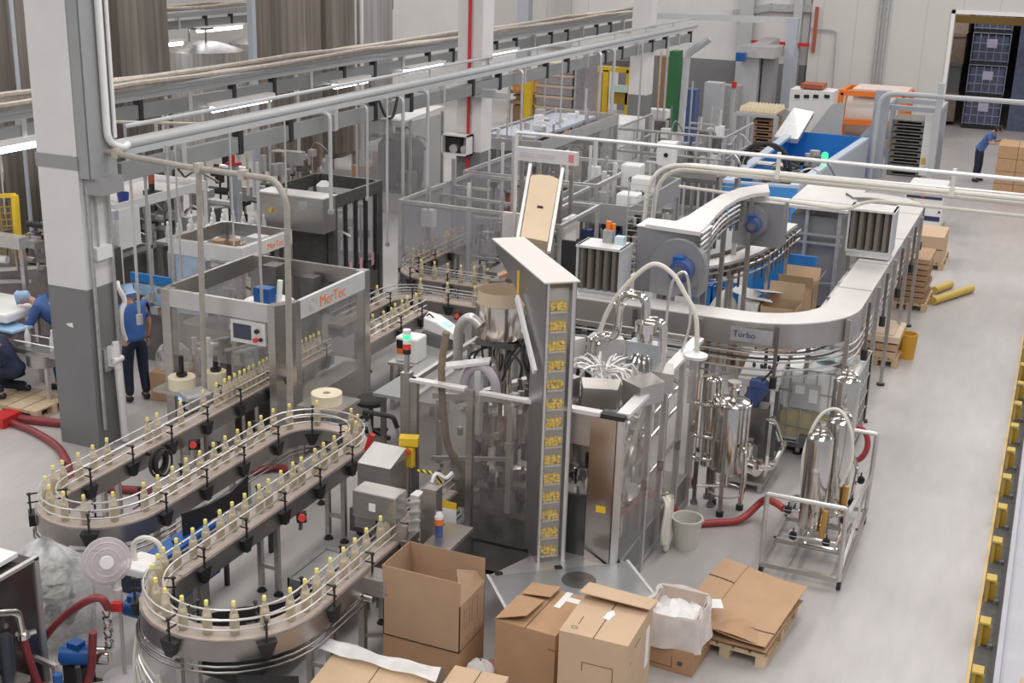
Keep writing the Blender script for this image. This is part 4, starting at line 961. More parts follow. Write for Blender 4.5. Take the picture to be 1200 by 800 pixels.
t = thing('junction_box', 'cream junction boxes fixed to the foot of the cream pipes', 'junction box', (-5.4, 17.7, 1.1))
obj('box_body', MB().box(-5.52, 17.55, 1.15, -5.30, 17.8, 1.62), 'cream', t); obj('box_cover', MB().box(-5.29, 17.58, 1.12, -5.16, 17.8, 1.58), 'whiteg', t)
# things inside the loop of the hooded conveyor
def open_carton(lab, x0, y0, x1, y1, z0, z1, m_='card', flap=.22, spread=.08, rz=0., group=None, fl='lrfb', inside='cardd', name='open_carton'):
    cx, cy = (x0 + x1) / 2, (y0 + y1) / 2; t = thing(name, lab, 'box', (cx, cy, z0), group); w = .008
    m = MB(); m.box(x0, y0, z0, x1, y0 + w, z1).box(x0, y1 - w, z0, x1, y1, z1).box(x0, y0, z0, x0 + w, y1, z1).box(x1 - w, y0, z0, x1, y1, z1).box(x0, y0, z0, x1, y1, z0 + w); obj('carton_body', m, m_, t)
    F_ = {'f': [(x0, y0, z1), (x1, y0, z1), (x1, y0 - spread, z1 + flap), (x0, y0 - spread, z1 + flap)], 'b': [(x0, y1, z1), (x1, y1, z1), (x1, y1 + spread, z1 + flap), (x0, y1 + spread, z1 + flap)],
          'l': [(x0, y0, z1), (x0, y1, z1), (x0 - spread, y1, z1 + flap), (x0 - spread, y0, z1 + flap)], 'r': [(x1, y0, z1), (x1, y1, z1), (x1 + spread, y1, z1 + flap), (x1 + spread, y0, z1 + flap)]}
    off = {'f': (0, .006, .001), 'b': (0, -.006, .001), 'l': (.006, 0, .001), 'r': (-.006, 0, .001)}
    for s in fl: obj('flap', MB().ext(F_[s], off[s]), m_, t)
    t.rotation_euler = (0, 0, rz)
    return t
open_carton('open carton with papers across it inside the conveyor loop', -3.76, 18.62, -3.22, 19.2, .35, 1.12, 'cardl', .26, .05, fl='b')
open_carton('tall open carton behind the paper-covered carton in the conveyor loop', -3.75, 19.9, -3.2, 20.4, .2, 1.15, 'cardl', .2, .1, fl='fbr')
m = MB(); m.box(-3.62, 19.86, .35, -3.44, 19.88, 1.0)
one('grey_plastic_panel', m, 'greyl', 'upright pale grey plastic panel between two cartons in the conveyor loop', 'panel')
one('carton_table', MB().box(-4.1, 18.55, .30, -3.1, 20.5, .34).box(-4.05, 18.9, 0, -3.99, 18.96, .3).box(-3.2, 18.9, 0, -3.14, 18.96, .3).box(-4.05, 20.4, 0, -3.99, 20.46, .3).box(-3.2, 20.4, 0, -3.14, 20.46, .3), 'wood', 'low wooden table under the cartons inside the conveyor loop', 'table')
one('white_carton', MB().box(-4.05, 18.65, .34, -3.80, 19.1, 1.12), 'paper', 'white box left of the paper-covered carton in the conveyor loop', 'box')
t = thing('loose_papers', 'crumpled white papers lying over the open carton in the conveyor loop', 'paper', (-3.95, 18.9, 1.13))
for k, (dx, dy, rz) in enumerate(((0, 0, .3), (-.22, .12, -.3), (.1, .2, .8))): obj('paper_sheet', MB().obox((-3.85 + dx, 18.85 + dy, 1.17 + .04 * k), (.42, .3, .006), rz, .12 * (1 if k % 2 else -1), .15), 'paper', t)
def bag(name, lab, c, rx, ry, h, m_='bagwhite', seed=1, cat='bag', group=None):
    rnd = random.Random(seed); m = MB(); rows = []; n = 20; ph = [rnd.uniform(0, 6.28) for _ in range(8)]
    for i, (u, z) in enumerate(((.35, 0), (.85, .01), (1.0, .12), (1.02, .35), (.95, .6), (.75, .8), (.45, .92), (.2, .97), (.12, 1.0), (.02, 1.0))):
        row = []
        for j in range(n + 1):
            a = 2 * pi * (j % n) / n; w = 1 + .07 * sin(3 * a + ph[0] + i) + .06 * sin(5 * a + ph[1] - i * 1.3) + .04 * sin(9 * a + ph[2] + 2 * i)
            row.append((c[0] + rx * u * w * cos(a), c[1] + ry * u * w * sin(a), c[2] + h * z * (1 + .05 * sin(2 * a + ph[3])) if i > 1 else c[2] + h * z))
        rows.append(row)
    m.grid(rows); return one(name, m, m_, lab, cat, group)
bag('plastic_bag', 'full white plastic bag beside the blue crates inside the conveyor loop', (-4.42, 19.1, .5), .22, .22, .65, 'bagwhite2', 3)
one('bag_stand', MB().box(-4.65, 18.9, 0, -4.2, 19.3, .5), 'cardd', 'dark carton carrying the white plastic bag in the conveyor loop', 'box')
for k, (x, lab) in enumerate(((-5.0, 'blue crate nearest the large blower inside the conveyor loop'), (-4.62, 'second blue crate from the large blower inside the conveyor loop'))):
    t = thing('blue_crate', lab, 'crate', (x, 20.0, 0), 'blue crates inside the loop'); m = MB().box(x - .17, 19.8, .0, x + .17, 20.2, .02)
    m.box(x - .17, 19.8, .02, x + .17, 19.82, 1.0).box(x - .17, 20.18, .02, x + .17, 20.2, 1.0).box(x - .17, 19.82, .02, x - .15, 20.18, 1.0).box(x + .15, 19.82, .02, x + .17, 20.18, 1.0)
    obj('crate_body', m, 'blue', t); obj('crate_rim', MB().box(x - .18, 19.79, .97, x + .18, 19.80, 1.0), 'motorb', t)
one('blue_partition', MB().box(-4.45, 21.2, .1, -3.4, 21.26, 1.35), 'blue', 'blue panel standing behind the cartons near the shrink tunnel', 'panel')
one('bright_blue_panel', MB().box(-4.75, 21.8, .1, -4.40, 21.86, 2.0), 'bluel', 'bright blue upright panel below the upper hood', 'panel')
one('white_partition', MB().box(-5.25, 21.0, .1, -4.80, 21.06, 1.7), 'white', 'white upright panel left of the bright blue panel', 'panel')
M['ibcw'] = mat('ibc_white_plastic', (.90, .89, .87), .4)
M['hose2'] = mat('bright_red_hose', (.36, .045, .045), .38)
M['whiteb'] = mat('bucket_plastic', (.60, .58, .53), .4)
M['cardw2'] = mat('pale_board', (.62, .50, .36), .75, noise=.04)
M['yello2'] = mat('amber_plastic', (.62, .33, .03), .45)
M['yellow2'] = mat('dull_yellow', (.58, .41, .08), .5)
M['navyp'] = mat('navy_stripe', (.03, .035, .11), .4)
M['card2'] = mat('taped_carton', (.47, .29, .16), .7, noise=.06)
# ================================================================ dosing tanks, IBC, trolley
def vessel(t, x, y, z0, z1, r, m_='ssp', dome=.07, n=24, part='tank_body'):
    return obj(part, MB().lathe((x, y, 0), [(0, z0 - dome * .7), (r * .5, z0 - dome * .5), (r, z0), (r, z1), (r * .93, z1 + dome * .45), (r * .6, z1 + dome * .85), (0, z1 + dome)], n), m_, t)

t = thing('dosing_tank', 'small polished steel tank on three legs beside the control desk', 'tank', (-2.97, 13.67, 0))
vessel(t, -2.97, 13.67, .55, 1.36, .215)
for a in (.5, 2.6, 4.7):
    lg = obj('leg', MB().bar((-2.97 + .19 * cos(a), 13.67 + .19 * sin(a), .05), (-2.97 + .2 * cos(a), 13.67 + .2 * sin(a), .75), .045), 'ss', t); obj('foot', MB().cyl((-2.97 + .19 * cos(a), 13.67 + .19 * sin(a), 0), (-2.97 + .19 * cos(a), 13.67 + .19 * sin(a), .06), .045, n=10), 'black', lg)
obj('leg_ring', MB().tube([(-2.97 + .2 * cos(a * pi / 8), 13.67 + .2 * sin(a * pi / 8), .25) for a in range(16)], .014, 6, True), 'ss', t)
obj('top_fitting', MB().cyl((-2.97, 13.67, 1.40), (-2.97, 13.67, 1.54), .045, n=10).cyl((-3.03, 13.67, 1.5), (-2.88, 13.67, 1.56), .03, n=8).cyl((-2.97, 13.67, 1.56), (-2.97, 13.67, 1.62), .08, n=12), 'chrome', t)
obj('rim_band', MB().lathe((-2.97, 13.67, 1.34), [(.216, 0), (.228, .01), (.228, .03), (.216, .04)], 24), 'chrome', t)
obj('sight_pipe', MB().tube(fillet([(-2.80, 13.50, .9), (-2.72, 13.42, .9), (-2.70, 13.4, .55), (-2.72, 13.4, .3)], .05), .025, 8), 'chrome', t)
obj('drain_pipe', MB().tube(fillet([(-2.97, 13.67, .5), (-2.97, 13.67, .3), (-3.3, 13.6, .28)], .06), .025, 8), 'chrome', t)
t = thing('filter_housing', 'slim polished filter column with parallel pipes at the filler glazing', 'filter', (-3.28, 13.75, 0))
vessel(t, -3.24, 13.78, .5, 1.55, .10, 'ssp', .06, 16)
for dx in (-.14, .13): obj('riser_pipe', MB().tube(fillet([(-3.24 + dx, 13.66, .2), (-3.24 + dx, 13.66, 1.62), (-3.24, 13.7, 1.64)], .06), .024, 8), 'chrome', t)
for z in (.62, .9, 1.3): obj('valve', MB().cyl((-3.42, 13.6, z), (-3.08, 13.6, z), .02, n=8).cyl((-3.12, 13.6, z - .04), (-3.12, 13.6, z + .05), .035, n=10), 'chrome', t)
for dx, dy in ((-.1, -.1), (.1, -.1), (0, .12)): obj('leg', MB().bar((-3.24 + dx, 13.78 + dy, 0), (-3.24 + dx, 13.78 + dy, .55), .04).cyl((-3.24 + dx, 13.78 + dy, 0), (-3.24 + dx, 13.78 + dy, .05), .045, n=8), 'ssd', t)
t = thing('transfer_pump', 'transfer pump with dark blue motor and polished fittings behind the small tank', 'pump', (-2.95, 14.75, 0))
obj('base_frame', MB().box(-3.2, 14.3, .10, -2.65, 15.2, .14).bar((-3.15, 14.35, 0), (-3.15, 14.35, .1), .05).bar((-2.7, 14.35, 0), (-2.7, 14.35, .1), .05).bar((-3.15, 15.15, 0), (-3.15, 15.15, .1), .05).bar((-2.7, 15.15, 0), (-2.7, 15.15, .1), .05), 'ss', t)
obj('blue_motor', MB().cyl((-3.02, 14.95, .95), (-2.88, 14.9, 1.22), .11, n=16).cbox(-2.93, 14.85, 1.22, .2, .12, .08), 'motor', t)
obj('motor_stand', MB().box(-3.08, 14.85, .14, -2.8, 15.1, .9), 'ssd', t)
obj('pump_head', MB().cyl((-2.98, 14.5, .30), (-2.75, 14.4, .30), .12, n=16), 'chrome', t)
obj('grey_motor', MB().cyl((-3.05, 14.62, .42), (-2.85, 14.55, .42), .10, n=14).cbox(-2.95, 14.6, .54, .14, .1, .06), 'greyd', t)
obj('pipework', MB().tube(fillet([(-2.75, 14.4, .30), (-2.6, 14.45, .30), (-2.55, 14.75, .45), (-2.55, 15.0, .45)], .06), .035, 8).tube(fillet([(-2.85, 14.4, .40), (-2.85, 14.3, .62), (-3.1, 14.3, .62), (-3.1, 14.8, .62)], .05), .028, 8).tube(fillet([(-3.1, 14.9, .75), (-2.7, 14.9, .75), (-2.6, 14.9, .5)], .05), .03, 8), 'chrome', t)
m = MB()
for x, y, z in ((-2.6, 14.5, .33), (-2.9, 14.3, .60), (-3.1, 14.5, .62), (-2.72, 14.9, .75), (-2.55, 14.9, .45)): obj('pipe_union', MB().cyl((x - .03, y, z), (x + .03, y, z), .06, n=10), 'chrome', t)
obj('cable', MB().tube(spline([(-2.9, 14.85, 1.25), (-2.75, 14.9, 1.45), (-2.78, 15.2, 1.5), (-2.9, 15.4, 1.2)], 5), .014, 6), 'rubber', t)
t = thing('control_desk', 'white sloping control desk with small knobs on a dark frame', 'control desk', (-3.05, 15.75, 0))
q = [Vector(p) for p in (at(865, 442, 1.12), at(912, 450, 1.12), at(924, 418, 1.30), at(882, 408, 1.30))]
obj('desk_top', MB().ext(q, (0, 0, -.10)), 'whiteg', t)
for u in (.25, .45, .65, .8):
    c = q[0].lerp(q[1], u).lerp(q[3].lerp(q[2], u), .45); obj('knob', MB().cyl(c, c + Vector((0, -.02, .04)), .022, n=8), 'black' if u < .7 else 'red', t)
for p in q: obj('leg', MB().bar((p.x, p.y + .02, 0), (p.x, p.y + .02, p.z - .1), .05), 'greyd', t)
obj('shelf', MB().ext([(p.x, p.y, .62) for p in q], (0, 0, .03)), 'ssd', t)
obj('control_unit', MB().box(-3.2, 15.5, .66, -2.95, 15.8, .95), 'greyd', t)
# IBC
ix0, ix1, iy0, iy1 = -2.86, -1.86, 15.75, 16.95
t = thing('ibc_container', 'square white plastic liquid tank in a wire cage on a pallet under the hood', 'liquid tank', (-2.36, 16.35, 0))
b = obj('tank_body', MB().box(ix0 + .03, iy0 + .03, .16, ix1 - .03, iy1 - .03, 1.14), 'ibcw', t, bevel=.07)
obj('liquid_level', MB().box(ix0 + .022, iy0 + .022, .20, ix1 - .022, iy1 - .022, .66), 'ibcfull', t, bevel=.05)
obj('cap_ring', MB().cyl((-2.36, 16.30, 1.14), (-2.36, 16.30, 1.19), .12, n=18), 'teal', t)
m = MB(); n = 7
for i in range(n):
    x = ix0 + (ix1 - ix0) * i / (n - 1)
    for y in (iy0, iy1): m.bar((x, y, .15), (x, y, 1.18), .016)
for i in range(n + 1):
    y = iy0 + (iy1 - iy0) * i / n
    for x in (ix0, ix1): m.bar((x, y, .15), (x, y, 1.18), .016)
for z in (.17, .40, .63, .88, 1.18):
    m.tube([(ix0, iy0, z), (ix1, iy0, z), (ix1, iy1, z), (ix0, iy1, z)], .012, 6, True)
for x in (ix0 + .3, ix1 - .3): m.bar((x, iy0, 1.18), (x, iy1, 1.18), .02)
obj('wire_cage', m, 'galv', t)
pl = obj('name_plate', MB().box(-2.66, iy0 - .025, .66, -2.30, iy0 - .012, 1.0), 'greyl', t); obj('label_sheet', MB().box(-2.44, iy0 - .03, .76, -2.33, iy0 - .026, .94).box(-2.62, iy0 - .03, .86, -2.5, iy0 - .026, .97), 'paper', pl)
obj('outlet_valve', MB().box(-2.5, iy0 - .12, .16, -2.2, iy0 + .02, .30).cyl((-2.36, iy0 - .18, .22), (-2.36, iy0, .22), .05, n=12), 'greyd', t)
m = MB()
for x in (ix0 + .08, -2.36, ix1 - .08): m.box(x - .06, iy0, 0, x + .06, iy1, .10)
m.box(ix0, iy0, .10, ix1, iy1, .14); obj('pallet_base', m, 'greyd', t)
# trolley with polished filter cylinders
tx0, tx1, ty0, ty1 = -2.22, -1.40, 12.26, 14.12
t = thing('filter_trolley', 'steel tube trolley carrying polished filter cylinders beside the aisle', 'trolley', (-1.81, 13.19, 0))
m = MB()
for x in (tx0, tx1):
    m.bar((x, ty0, .14), (x, ty1, .14), .05)
for y in (ty0, 12.9, 13.5, ty1): m.bar((tx0, y, .14), (tx1, y, .14), .05)
m.bar((-1.95, ty0, .14), (-1.95, ty1, .14), .04)
obj('base_frame', m, 'ss', t)
obj('push_rail', MB().tube(fillet([(tx0, ty0, .14), (tx0, ty0, .95), (tx1, ty0, .95), (tx1, ty0, .14)], .03), .027, 8), 'ssl', t)
obj('push_rail', MB().tube(fillet([(tx1 - .38, ty1, 1.10), (tx1 + .02, ty1, 1.10), (tx1, ty1, .14)], .03), .026, 8), 'ssl', t)
obj('diagonal_brace', MB().bar((tx1, ty0 + .05, .85), (tx1, ty1, .55), .04).bar((tx1, ty0, .2), (tx1, ty1, .55), .03), 'ssl', t)
for x in (tx0, tx1):
    for y in (ty0 + .06, ty1 - .06): obj('caster', MB().cyl((x - .02, y, .05), (x + .02, y, .05), .05, n=12).cbox(x, y, .10, .03, .04, .06), 'black', t)
for k, (x, y, r, z0, z1) in enumerate(((-1.84, 12.95, .145, .36, 1.38), (-1.70, 13.42, .145, .36, 1.42), (-1.78, 14.15, .155, .42, 1.66))):
    c = vessel(t, x, y, z0, z1, r, 'ssp', .07, 24, 'filter_cylinder')
    obj('top_valve', MB().cyl((x, y, z1 + .05), (x, y, z1 + .17), .022, n=8).cyl((x - .07, y, z1 + .12), (x + .07, y, z1 + .12), .025, n=8).cyl((x, y, z1 + .17), (x, y, z1 + .2), .045, n=10).tube(spline([(x + .07, y, z1 + .12), (x + .12, y - .02, z1 + .05), (x + .10, y - .03, z1 - .1)], 4), .016, 6), 'chrome', t)
    for a in (.6, 2.7, 4.6): obj('cylinder_leg', MB().bar((x + r * .8 * cos(a), y + r * .8 * sin(a), .14), (x + r * .8 * cos(a), y + r * .8 * sin(a), z0 + .05), .03), 'ss', t)
    if k < 2: obj('sight_tube', MB().tube(spline([(x + .02, y - r - .02, .95), (x, y - r - .04, .75), (x + .05, y - r - .02, .6), (x + .02, y - r - .02, .9)], 4), .012, 6), 'ssl', t)
obj('amber_tube', MB().cyl((-1.70, 12.82, .30), (-1.68, 12.84, .62), .03, n=10), 'liquid', t); obj('amber_tube', MB().cyl((-1.56, 13.3, .42), (-1.55, 13.3, .75), .03, n=10), 'liquid', t)
obj('looped_hose', MB().tube(spline([(-1.98, 13.0, .75), (-2.02, 13.1, 1.15), (-1.92, 13.25, 1.52), (-1.74, 13.3, 1.62), (-1.58, 13.25, 1.45), (-1.52, 13.2, 1.1), (-1.6, 13.15, .8)], 7), .018, 8), 'cream', t)
m = MB()
for pts in ([(-2.05, 12.5, .42), (-1.5, 12.5, .42)], [(-1.84, 12.95, .36), (-1.84, 12.6, .30), (-1.5, 12.6, .3), (-1.45, 13.3, .3)], [(-1.7, 13.42, .3), (-1.7, 13.75, .3), (-2.1, 13.75, .3)], [(-2.15, 12.95, .5), (-1.98, 12.95, .5)], [(-1.55, 13.6, .2), (-1.5, 13.7, .8), (-1.62, 13.9, .95)], [(-1.5, 12.5, .42), (-1.48, 12.9, .48), (-1.48, 13.6, .48)]):
    m.tube(fillet(pts, .05), .022, 8)
obj('pipework', m, 'chrome', t)
m = MB()
for x, y, z in ((-2.1, 12.95, .5), (-1.95, 12.5, .42), (-1.6, 12.5, .42), (-1.5, 13.0, .48), (-1.5, 13.5, .48), (-1.7, 13.7, .3), (-1.47, 13.85, .62)): obj('butterfly_valve', MB().cyl((x, y - .02, z), (x, y + .02, z), .045, n=10).bar((x, y, z), (x, y, z + .09), .015), 'black', t)
one('paper_cup', MB().lathe((-2.02, 12.9, .165), [(0, 0), (.035, 0), (.045, .11), (.043, .11), (.033, .01), (0, .01)], 14), 'paper', 'small white cup standing on the trolley base', 'cup')
one('coiled_red_hose', MB().tube([(-1.70 + .18 * cos(a), 14.6 + .03 * sin(2 * a), .75 + .22 * sin(a)) for a in [-2.3 + i * .25 for i in range(20)]], .035, 8).tube(spline([(-1.82, 14.6, .58), (-1.86, 14.6, .35), (-1.8, 14.7, .05)], 4), .03, 8), 'hose2', 'loop of red hose hung behind the trolley', 'hose')
one('red_floor_hose', MB().tube(spline([(-3.45, 12.95, .40), (-3.38, 13.0, .18), (-3.2, 13.05, .05), (-2.95, 13.2, .045), (-2.7, 13.38, .06), (-2.5, 13.6, .25), (-2.28, 13.1, .48), (-2.15, 12.95, .5)], 6), .042, 10), 'hose2', 'thick red hose on the floor from the white bucket to the trolley', 'hose')
t = thing('bucket', 'white plastic bucket on the floor at the filler corner', 'bucket', (-3.12, 12.55, 0))
obj('bucket_body', MB().lathe((-3.12, 12.55, 0), [(0, .005), (.13, 0), (.165, .33), (.175, .33), (.175, .36), (.158, .36), (.125, .02), (0, .02)], 24), 'whiteb', t)
obj('wire_handle', MB().tube([(-3.12 + .175 * cos(a), 12.55 + .05 - .12 * sin(a), .34 - .05 * sin(a)) for a in [pi * i / 10 for i in range(11)]], .006, 5), 'galv', t)
t = thing('hanging_hose', 'pale hose looped over a hook on the filler side', 'hose', (-3.32, 12.3, .05))
for k, (dx, lo) in enumerate(((0, .10), (.05, .02), (-.08, .16))):
    obj('hose_loop', MB().tube(spline([(-3.36, 12.45 + dx, .62), (-3.28, 12.3 + dx, .58), (-3.28, 12.2 + dx, lo + .15), (-3.28, 12.28 + dx, lo), (-3.28, 12.42 + dx, lo + .12), (-3.3, 12.48 + dx, .55)], 6), .02, 8), 'cream', t)
obj('hook', MB().bar((-3.40, 12.42, .62), (-3.26, 12.42, .64), .04), 'chrome', t)
# pallets at the aisle
def pallet(name, x0, y0, x1, y1, lab, m_='wood', group='wooden pallets on the floor', rz=0.):
    cx, cy = (x0 + x1) / 2, (y0 + y1) / 2; t = thing(name, lab, 'pallet', (cx, cy, 0), group); n = 5; w = (x1 - x0) / n
    for i in range(n): obj('top_board', MB().box(x0 + w * i + .012, y0, .122, x0 + w * (i + 1) - .012, y1, .144), m_, t)
    for y in (y0, cy - .05, y1 - .1):
        obj('cross_board', MB().box(x0, y, .10, x1, y + .1, .122), m_, t)
        for x in (x0, cx - .05, x1 - .1): obj('block', MB().box(x, y, .022, x + .1, y + .1, .10), m_, t)
    for x in (x0, cx - .05, x1 - .1): obj('skid_board', MB().box(x, y0, 0, x + .1, y1, .022), m_, t)
    t.rotation_euler = (0, 0, rz); return t
def wavy_sheet(name, lab, cx, cy, z, sx, sy, rz, m_='card', amp=.02, seed=0, group=None, cat='cardboard', th=.006, slots=()):
    rnd = random.Random(seed); a, b = rnd.uniform(0, 6), rnd.uniform(0, 6); rows = []; R = Matrix.Rotation(rz, 3, 'Z')
    for i in range(9):
        row = []
        for j in range(9):
            u, v = i / 8 - .5, j / 8 - .5; p = R @ Vector((u * sx, v * sy, 0))
            h = amp * (sin(4 * u + a) + cos(3.2 * v + b)) + amp * 1.2 * (abs(u) ** 2 + abs(v) ** 2) * sin(a * 3)
            row.append((cx + p.x, cy + p.y, z + h + amp * 2))
        rows.append(row)
    m = MB(); m.grid(rows, False); lo = [[(p[0], p[1], p[2] - th) for p in r] for r in rows]; m.grid([r[::-1] for r in lo], False)
    n = 9
    for e in ([r[0] for r in rows], [r[-1] for r in rows], rows[0], rows[-1]): m.strip(e, [(p[0], p[1], p[2] - th) for p in e], False)
    o = one(name, m, m_, lab, cat, group)
    def pt(u, v):
        p = R @ Vector((u * sx, v * sy, 0)); h = amp * (sin(4 * u + a) + cos(3.2 * v + b)) + amp * 1.2 * (abs(u) ** 2 + abs(v) ** 2) * sin(a * 3)
        return Vector((cx + p.x, cy + p.y, z + h + amp * 2 + .004))
    for i, (u0, v0, u1, v1) in enumerate(slots):
        q = MB().tube([pt(u0 + (u1 - u0) * k / 8, v0 + (v1 - v0) * k / 8) for k in range(9)], .006 if i < 2 else .0025, 4); obj('slot' if i < 2 else 'fold_line', q, 'ink' if i < 2 else 'cardd', o)
    return o
pallet('wooden_pallet', -2.50, 20.0, -1.78, 21.1, 'wooden pallet carrying stacked flat boards under the aisle hood')
for k, z in enumerate((.146, .27, .40)):
    one('board_stack', MB().box(-2.46 + .03 * k, 20.02, z, -1.84 + .02 * k, 20.95, z + .10).box(-2.42, 20.1, z + .10, -1.9, 20.9, z + .12), ('cardl', 'card', 'cardw2')[k], 'bundle of flat pale cardboard, %s of the aisle pallet' % ('lowest layer', 'middle layer', 'top layer')[k], 'cardboard', 'cardboard bundles on the aisle pallet')
one('orange_bin', MB().lathe((-1.72, 20.65, 0), [(0, .0), (.12, 0), (.15, .42), (.13, .42), (.11, .02), (0, .02)], 12), 'yello2', 'small orange bin beside the pallet of flat boards', 'bin')
pallet('wooden_pallet', -2.35, 23.55, -1.72, 24.7, 'wooden pallet under the tall stack of brown trays at the aisle')
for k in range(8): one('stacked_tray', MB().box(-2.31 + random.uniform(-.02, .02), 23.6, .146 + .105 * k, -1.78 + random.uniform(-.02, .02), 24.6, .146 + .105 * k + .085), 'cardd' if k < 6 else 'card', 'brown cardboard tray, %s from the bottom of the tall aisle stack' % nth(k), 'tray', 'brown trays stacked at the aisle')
pallet('wooden_pallet', -2.45, 26.9, -1.75, 28.2, 'wooden pallet under pale cartons beyond the brown tray stack')
for k in range(2): one('flat_carton', MB().box(-2.42, 26.95, .146 + .28 * k, -1.80, 28.1, .40 + .28 * k), 'cardl', 'pale carton, %s on the pallet beside the white cabinet' % ('lower one', 'upper one')[k], 'box', 'pale cartons by the white cabinet')
for k, (a, b, lab) in enumerate((((-1.66, 24.15, .075), (-1.08, 25.45, .075), 'longer yellow tube lying on the aisle floor nearest the camera'), ((-1.72, 24.95, .075), (-1.48, 25.6, .075), 'shorter yellow tube lying behind the longer yellow tube'))):
    t = thing('yellow_tube', lab, 'tube', ((a[0] + b[0]) / 2, (a[1] + b[1]) / 2, 0), 'yellow tubes on the aisle floor'); obj('tube_body', MB().cyl(a, b, .075, n=14), 'yellow2', t); d = (Vector(b) - Vector(a)).normalized(); obj('end_pin', MB().cyl(Vector(b), Vector(b) + d * .08, .035, n=10), 'wood', t)
# white cabinet by the aisle
t = thing('white_cabinet', 'white machine cabinet with two dark blue stripes beside the aisle', 'cabinet', (-2.6, 31.1, 0))
obj('cabinet_body', MB().box(-3.02, 30.4, .08, -2.16, 31.9, 1.02), 'white', t, bevel=.03)
obj('blue_stripe', MB().box(-2.98, 30.39, .80, -2.19, 30.40, .92), 'navyp', t); obj('blue_stripe', MB().box(-2.62, 30.39, .30, -2.19, 30.40, .41), 'navyp', t)
obj('yellow_disc', MB().cyl((-2.85, 30.392, .72), (-2.85, 30.386, .72), .06, n=14), 'yellow', t); obj('knob', MB().cyl((-2.22, 30.40, .52), (-2.22, 30.37, .52), .025, n=8), 'black', t)
obj('red_mark', MB().cyl((-2.62, 30.388, .86), (-2.62, 30.384, .86), .05, n=12), 'red', t)
obj('plinth', MB().box(-2.98, 30.45, 0, -2.2, 31.85, .08), 'greyd', t)
# carton pallet at the top right
pallet('wooden_pallet', -1.35, 35.3, .15, 36.6, 'wooden pallet under taped cartons next to the man at the doorway', 'woodp')
for k in range(4):
    for i in range(3):
        c = one('carton', MB().box(-1.33 + .49 * i, 35.32, .15 + .33 * k, -1.33 + .49 * i + .48, 36.55, .15 + .33 * k + .32), 'card2', 'taped carton, %s layer of the doorway pallet, %s from the left' % (('bottom', 'second', 'third', 'top')[k], nth(i)), 'box', 'cartons stacked by the doorway')
M['cardm'] = mat('mid_cardboard', (.43, .262, .15), .8, noise=.06, scale=4)
M['cardm2'] = mat('kraft_sheet', (.47, .30, .18), .8, noise=.05, scale=4)
M['cardo'] = mat('open_carton_board', (.42, .275, .175), .8, noise=.05, scale=4)
M['cardpk'] = mat('pinkish_board', (.52, .42, .36), .8)
M['bagwhite3'] = glass('liner_film', (.78, .72, .70), .72, .35, noise=.08)
M['redpink'] = mat('pink_film', (.60, .22, .20), .5, noise=.4, scale=20)
# ================================================================ cartons in the foreground
def closed_carton(lab, x0, y0, x1, y1, z0, z1, m_='card', rz=0., seam='y', raised=None, group=None, name='carton', prints=True):
    cx, cy = (x0 + x1) / 2, (y0 + y1) / 2; t = thing(name, lab, 'box', (cx, cy, z0), group)
    obj('carton_body', MB().box(x0, y0, z0, x1, y1, z1 - .006), m_, t, bevel=.006)
    g = .005
    if seam == 'y':
        fl = [(x0, y0, cx - g, y1), (cx + g, y0, x1, y1)]
    else: fl = [(x0, y0, x1, cy - g), (x0, cy + g, x1, y1)]
    for f in fl: obj('top_flap', MB().box(f[0], f[1], z1 - .006, f[2], f[3], z1), m_, t)
    obj('seam_shadow', MB().box(cx - g, y0, z1 - .008, cx + g, y1, z1 - .0055) if seam == 'y' else MB().box(x0, cy - g, z1 - .008, x1, cy + g, z1 - .0055), 'ink', t)
    if prints:
        m = MB(); m.tube([(x0 + .10 + .028 * cos(a), y0 + .10 + .02 * sin(a), z1 + .001) for a in [pi * i / 6 for i in range(12)]], .003, 4, True).box(x0 + .11, y0 + .16, z1, x0 + .118, y0 + .30, z1 + .0008)
        m.box(x1, y0 + .10, z1 - .25, x1 + .001, y0 + .106, z1 - .2).box(x1, y0 + .2, z1 - .13, x1 + .001, y0 + .38, z1 - .12)
        obj('printed_mark', m, 'ink', t)
    t.rotation_euler = (0, 0, rz); return t
t = closed_carton('tan carton with tape strips and lifted flaps in front of the cap hopper', -3.86, 9.0, -3.28, 9.74, .0, .75, 'cardm', -.05, prints=False)
fx = obj('lifted_flap', MB().ext([(-3.86, 9.0, .757), (-3.86, 9.46, .757), (-3.60, 9.46, .775), (-3.585, 9.06, .83)], (0, 0, .006)), 'cardm', t)
obj('lifted_flap', MB().ext([(-3.84, 9.50, .76), (-3.84, 9.73, .76), (-3.56, 9.73, .79), (-3.56, 9.50, .80)], (0, 0, .006)), 'cardm', t)
obj('tape_strip', MB().box(-3.50, 9.44, .751, -3.44, 9.74, .755).box(-3.44, 9.58, .751, -3.275, 9.66, .755), 'paper', t)
obj('printed_mark', MB().box(-3.35, 8.998, .60, -3.28, 9.0, .608), 'ink', t)
t = closed_carton('large pale carton with closed top and shadowed back flap, rightmost of the front cartons', -3.20, 8.78, -2.60, 9.52, .145, .95, 'cardl', .02)
obj('raised_flap', MB().ext([(-3.22, 9.33, 1.02), (-2.58, 9.33, 1.0), (-2.56, 9.53, .99), (-3.2, 9.55, 1.01)], (0, 0, .008)).ext([(-3.2, 9.50, .95), (-2.6, 9.50, .95), (-2.57, 9.53, .99), (-3.2, 9.54, 1.01)], (0, .008, 0)), 'cardl', t)
obj('white_sticker', MB().ext([(-2.93, 9.12, .952), (-2.87, 9.10, .952), (-2.85, 9.22, .952), (-2.89, 9.28, .952), (-2.92, 9.22, .952)], (0, 0, .002)), 'paper', t)
obj('address_label', MB().box(-2.60, 9.34, .42, -2.598, 9.44, .80), 'paper', t)
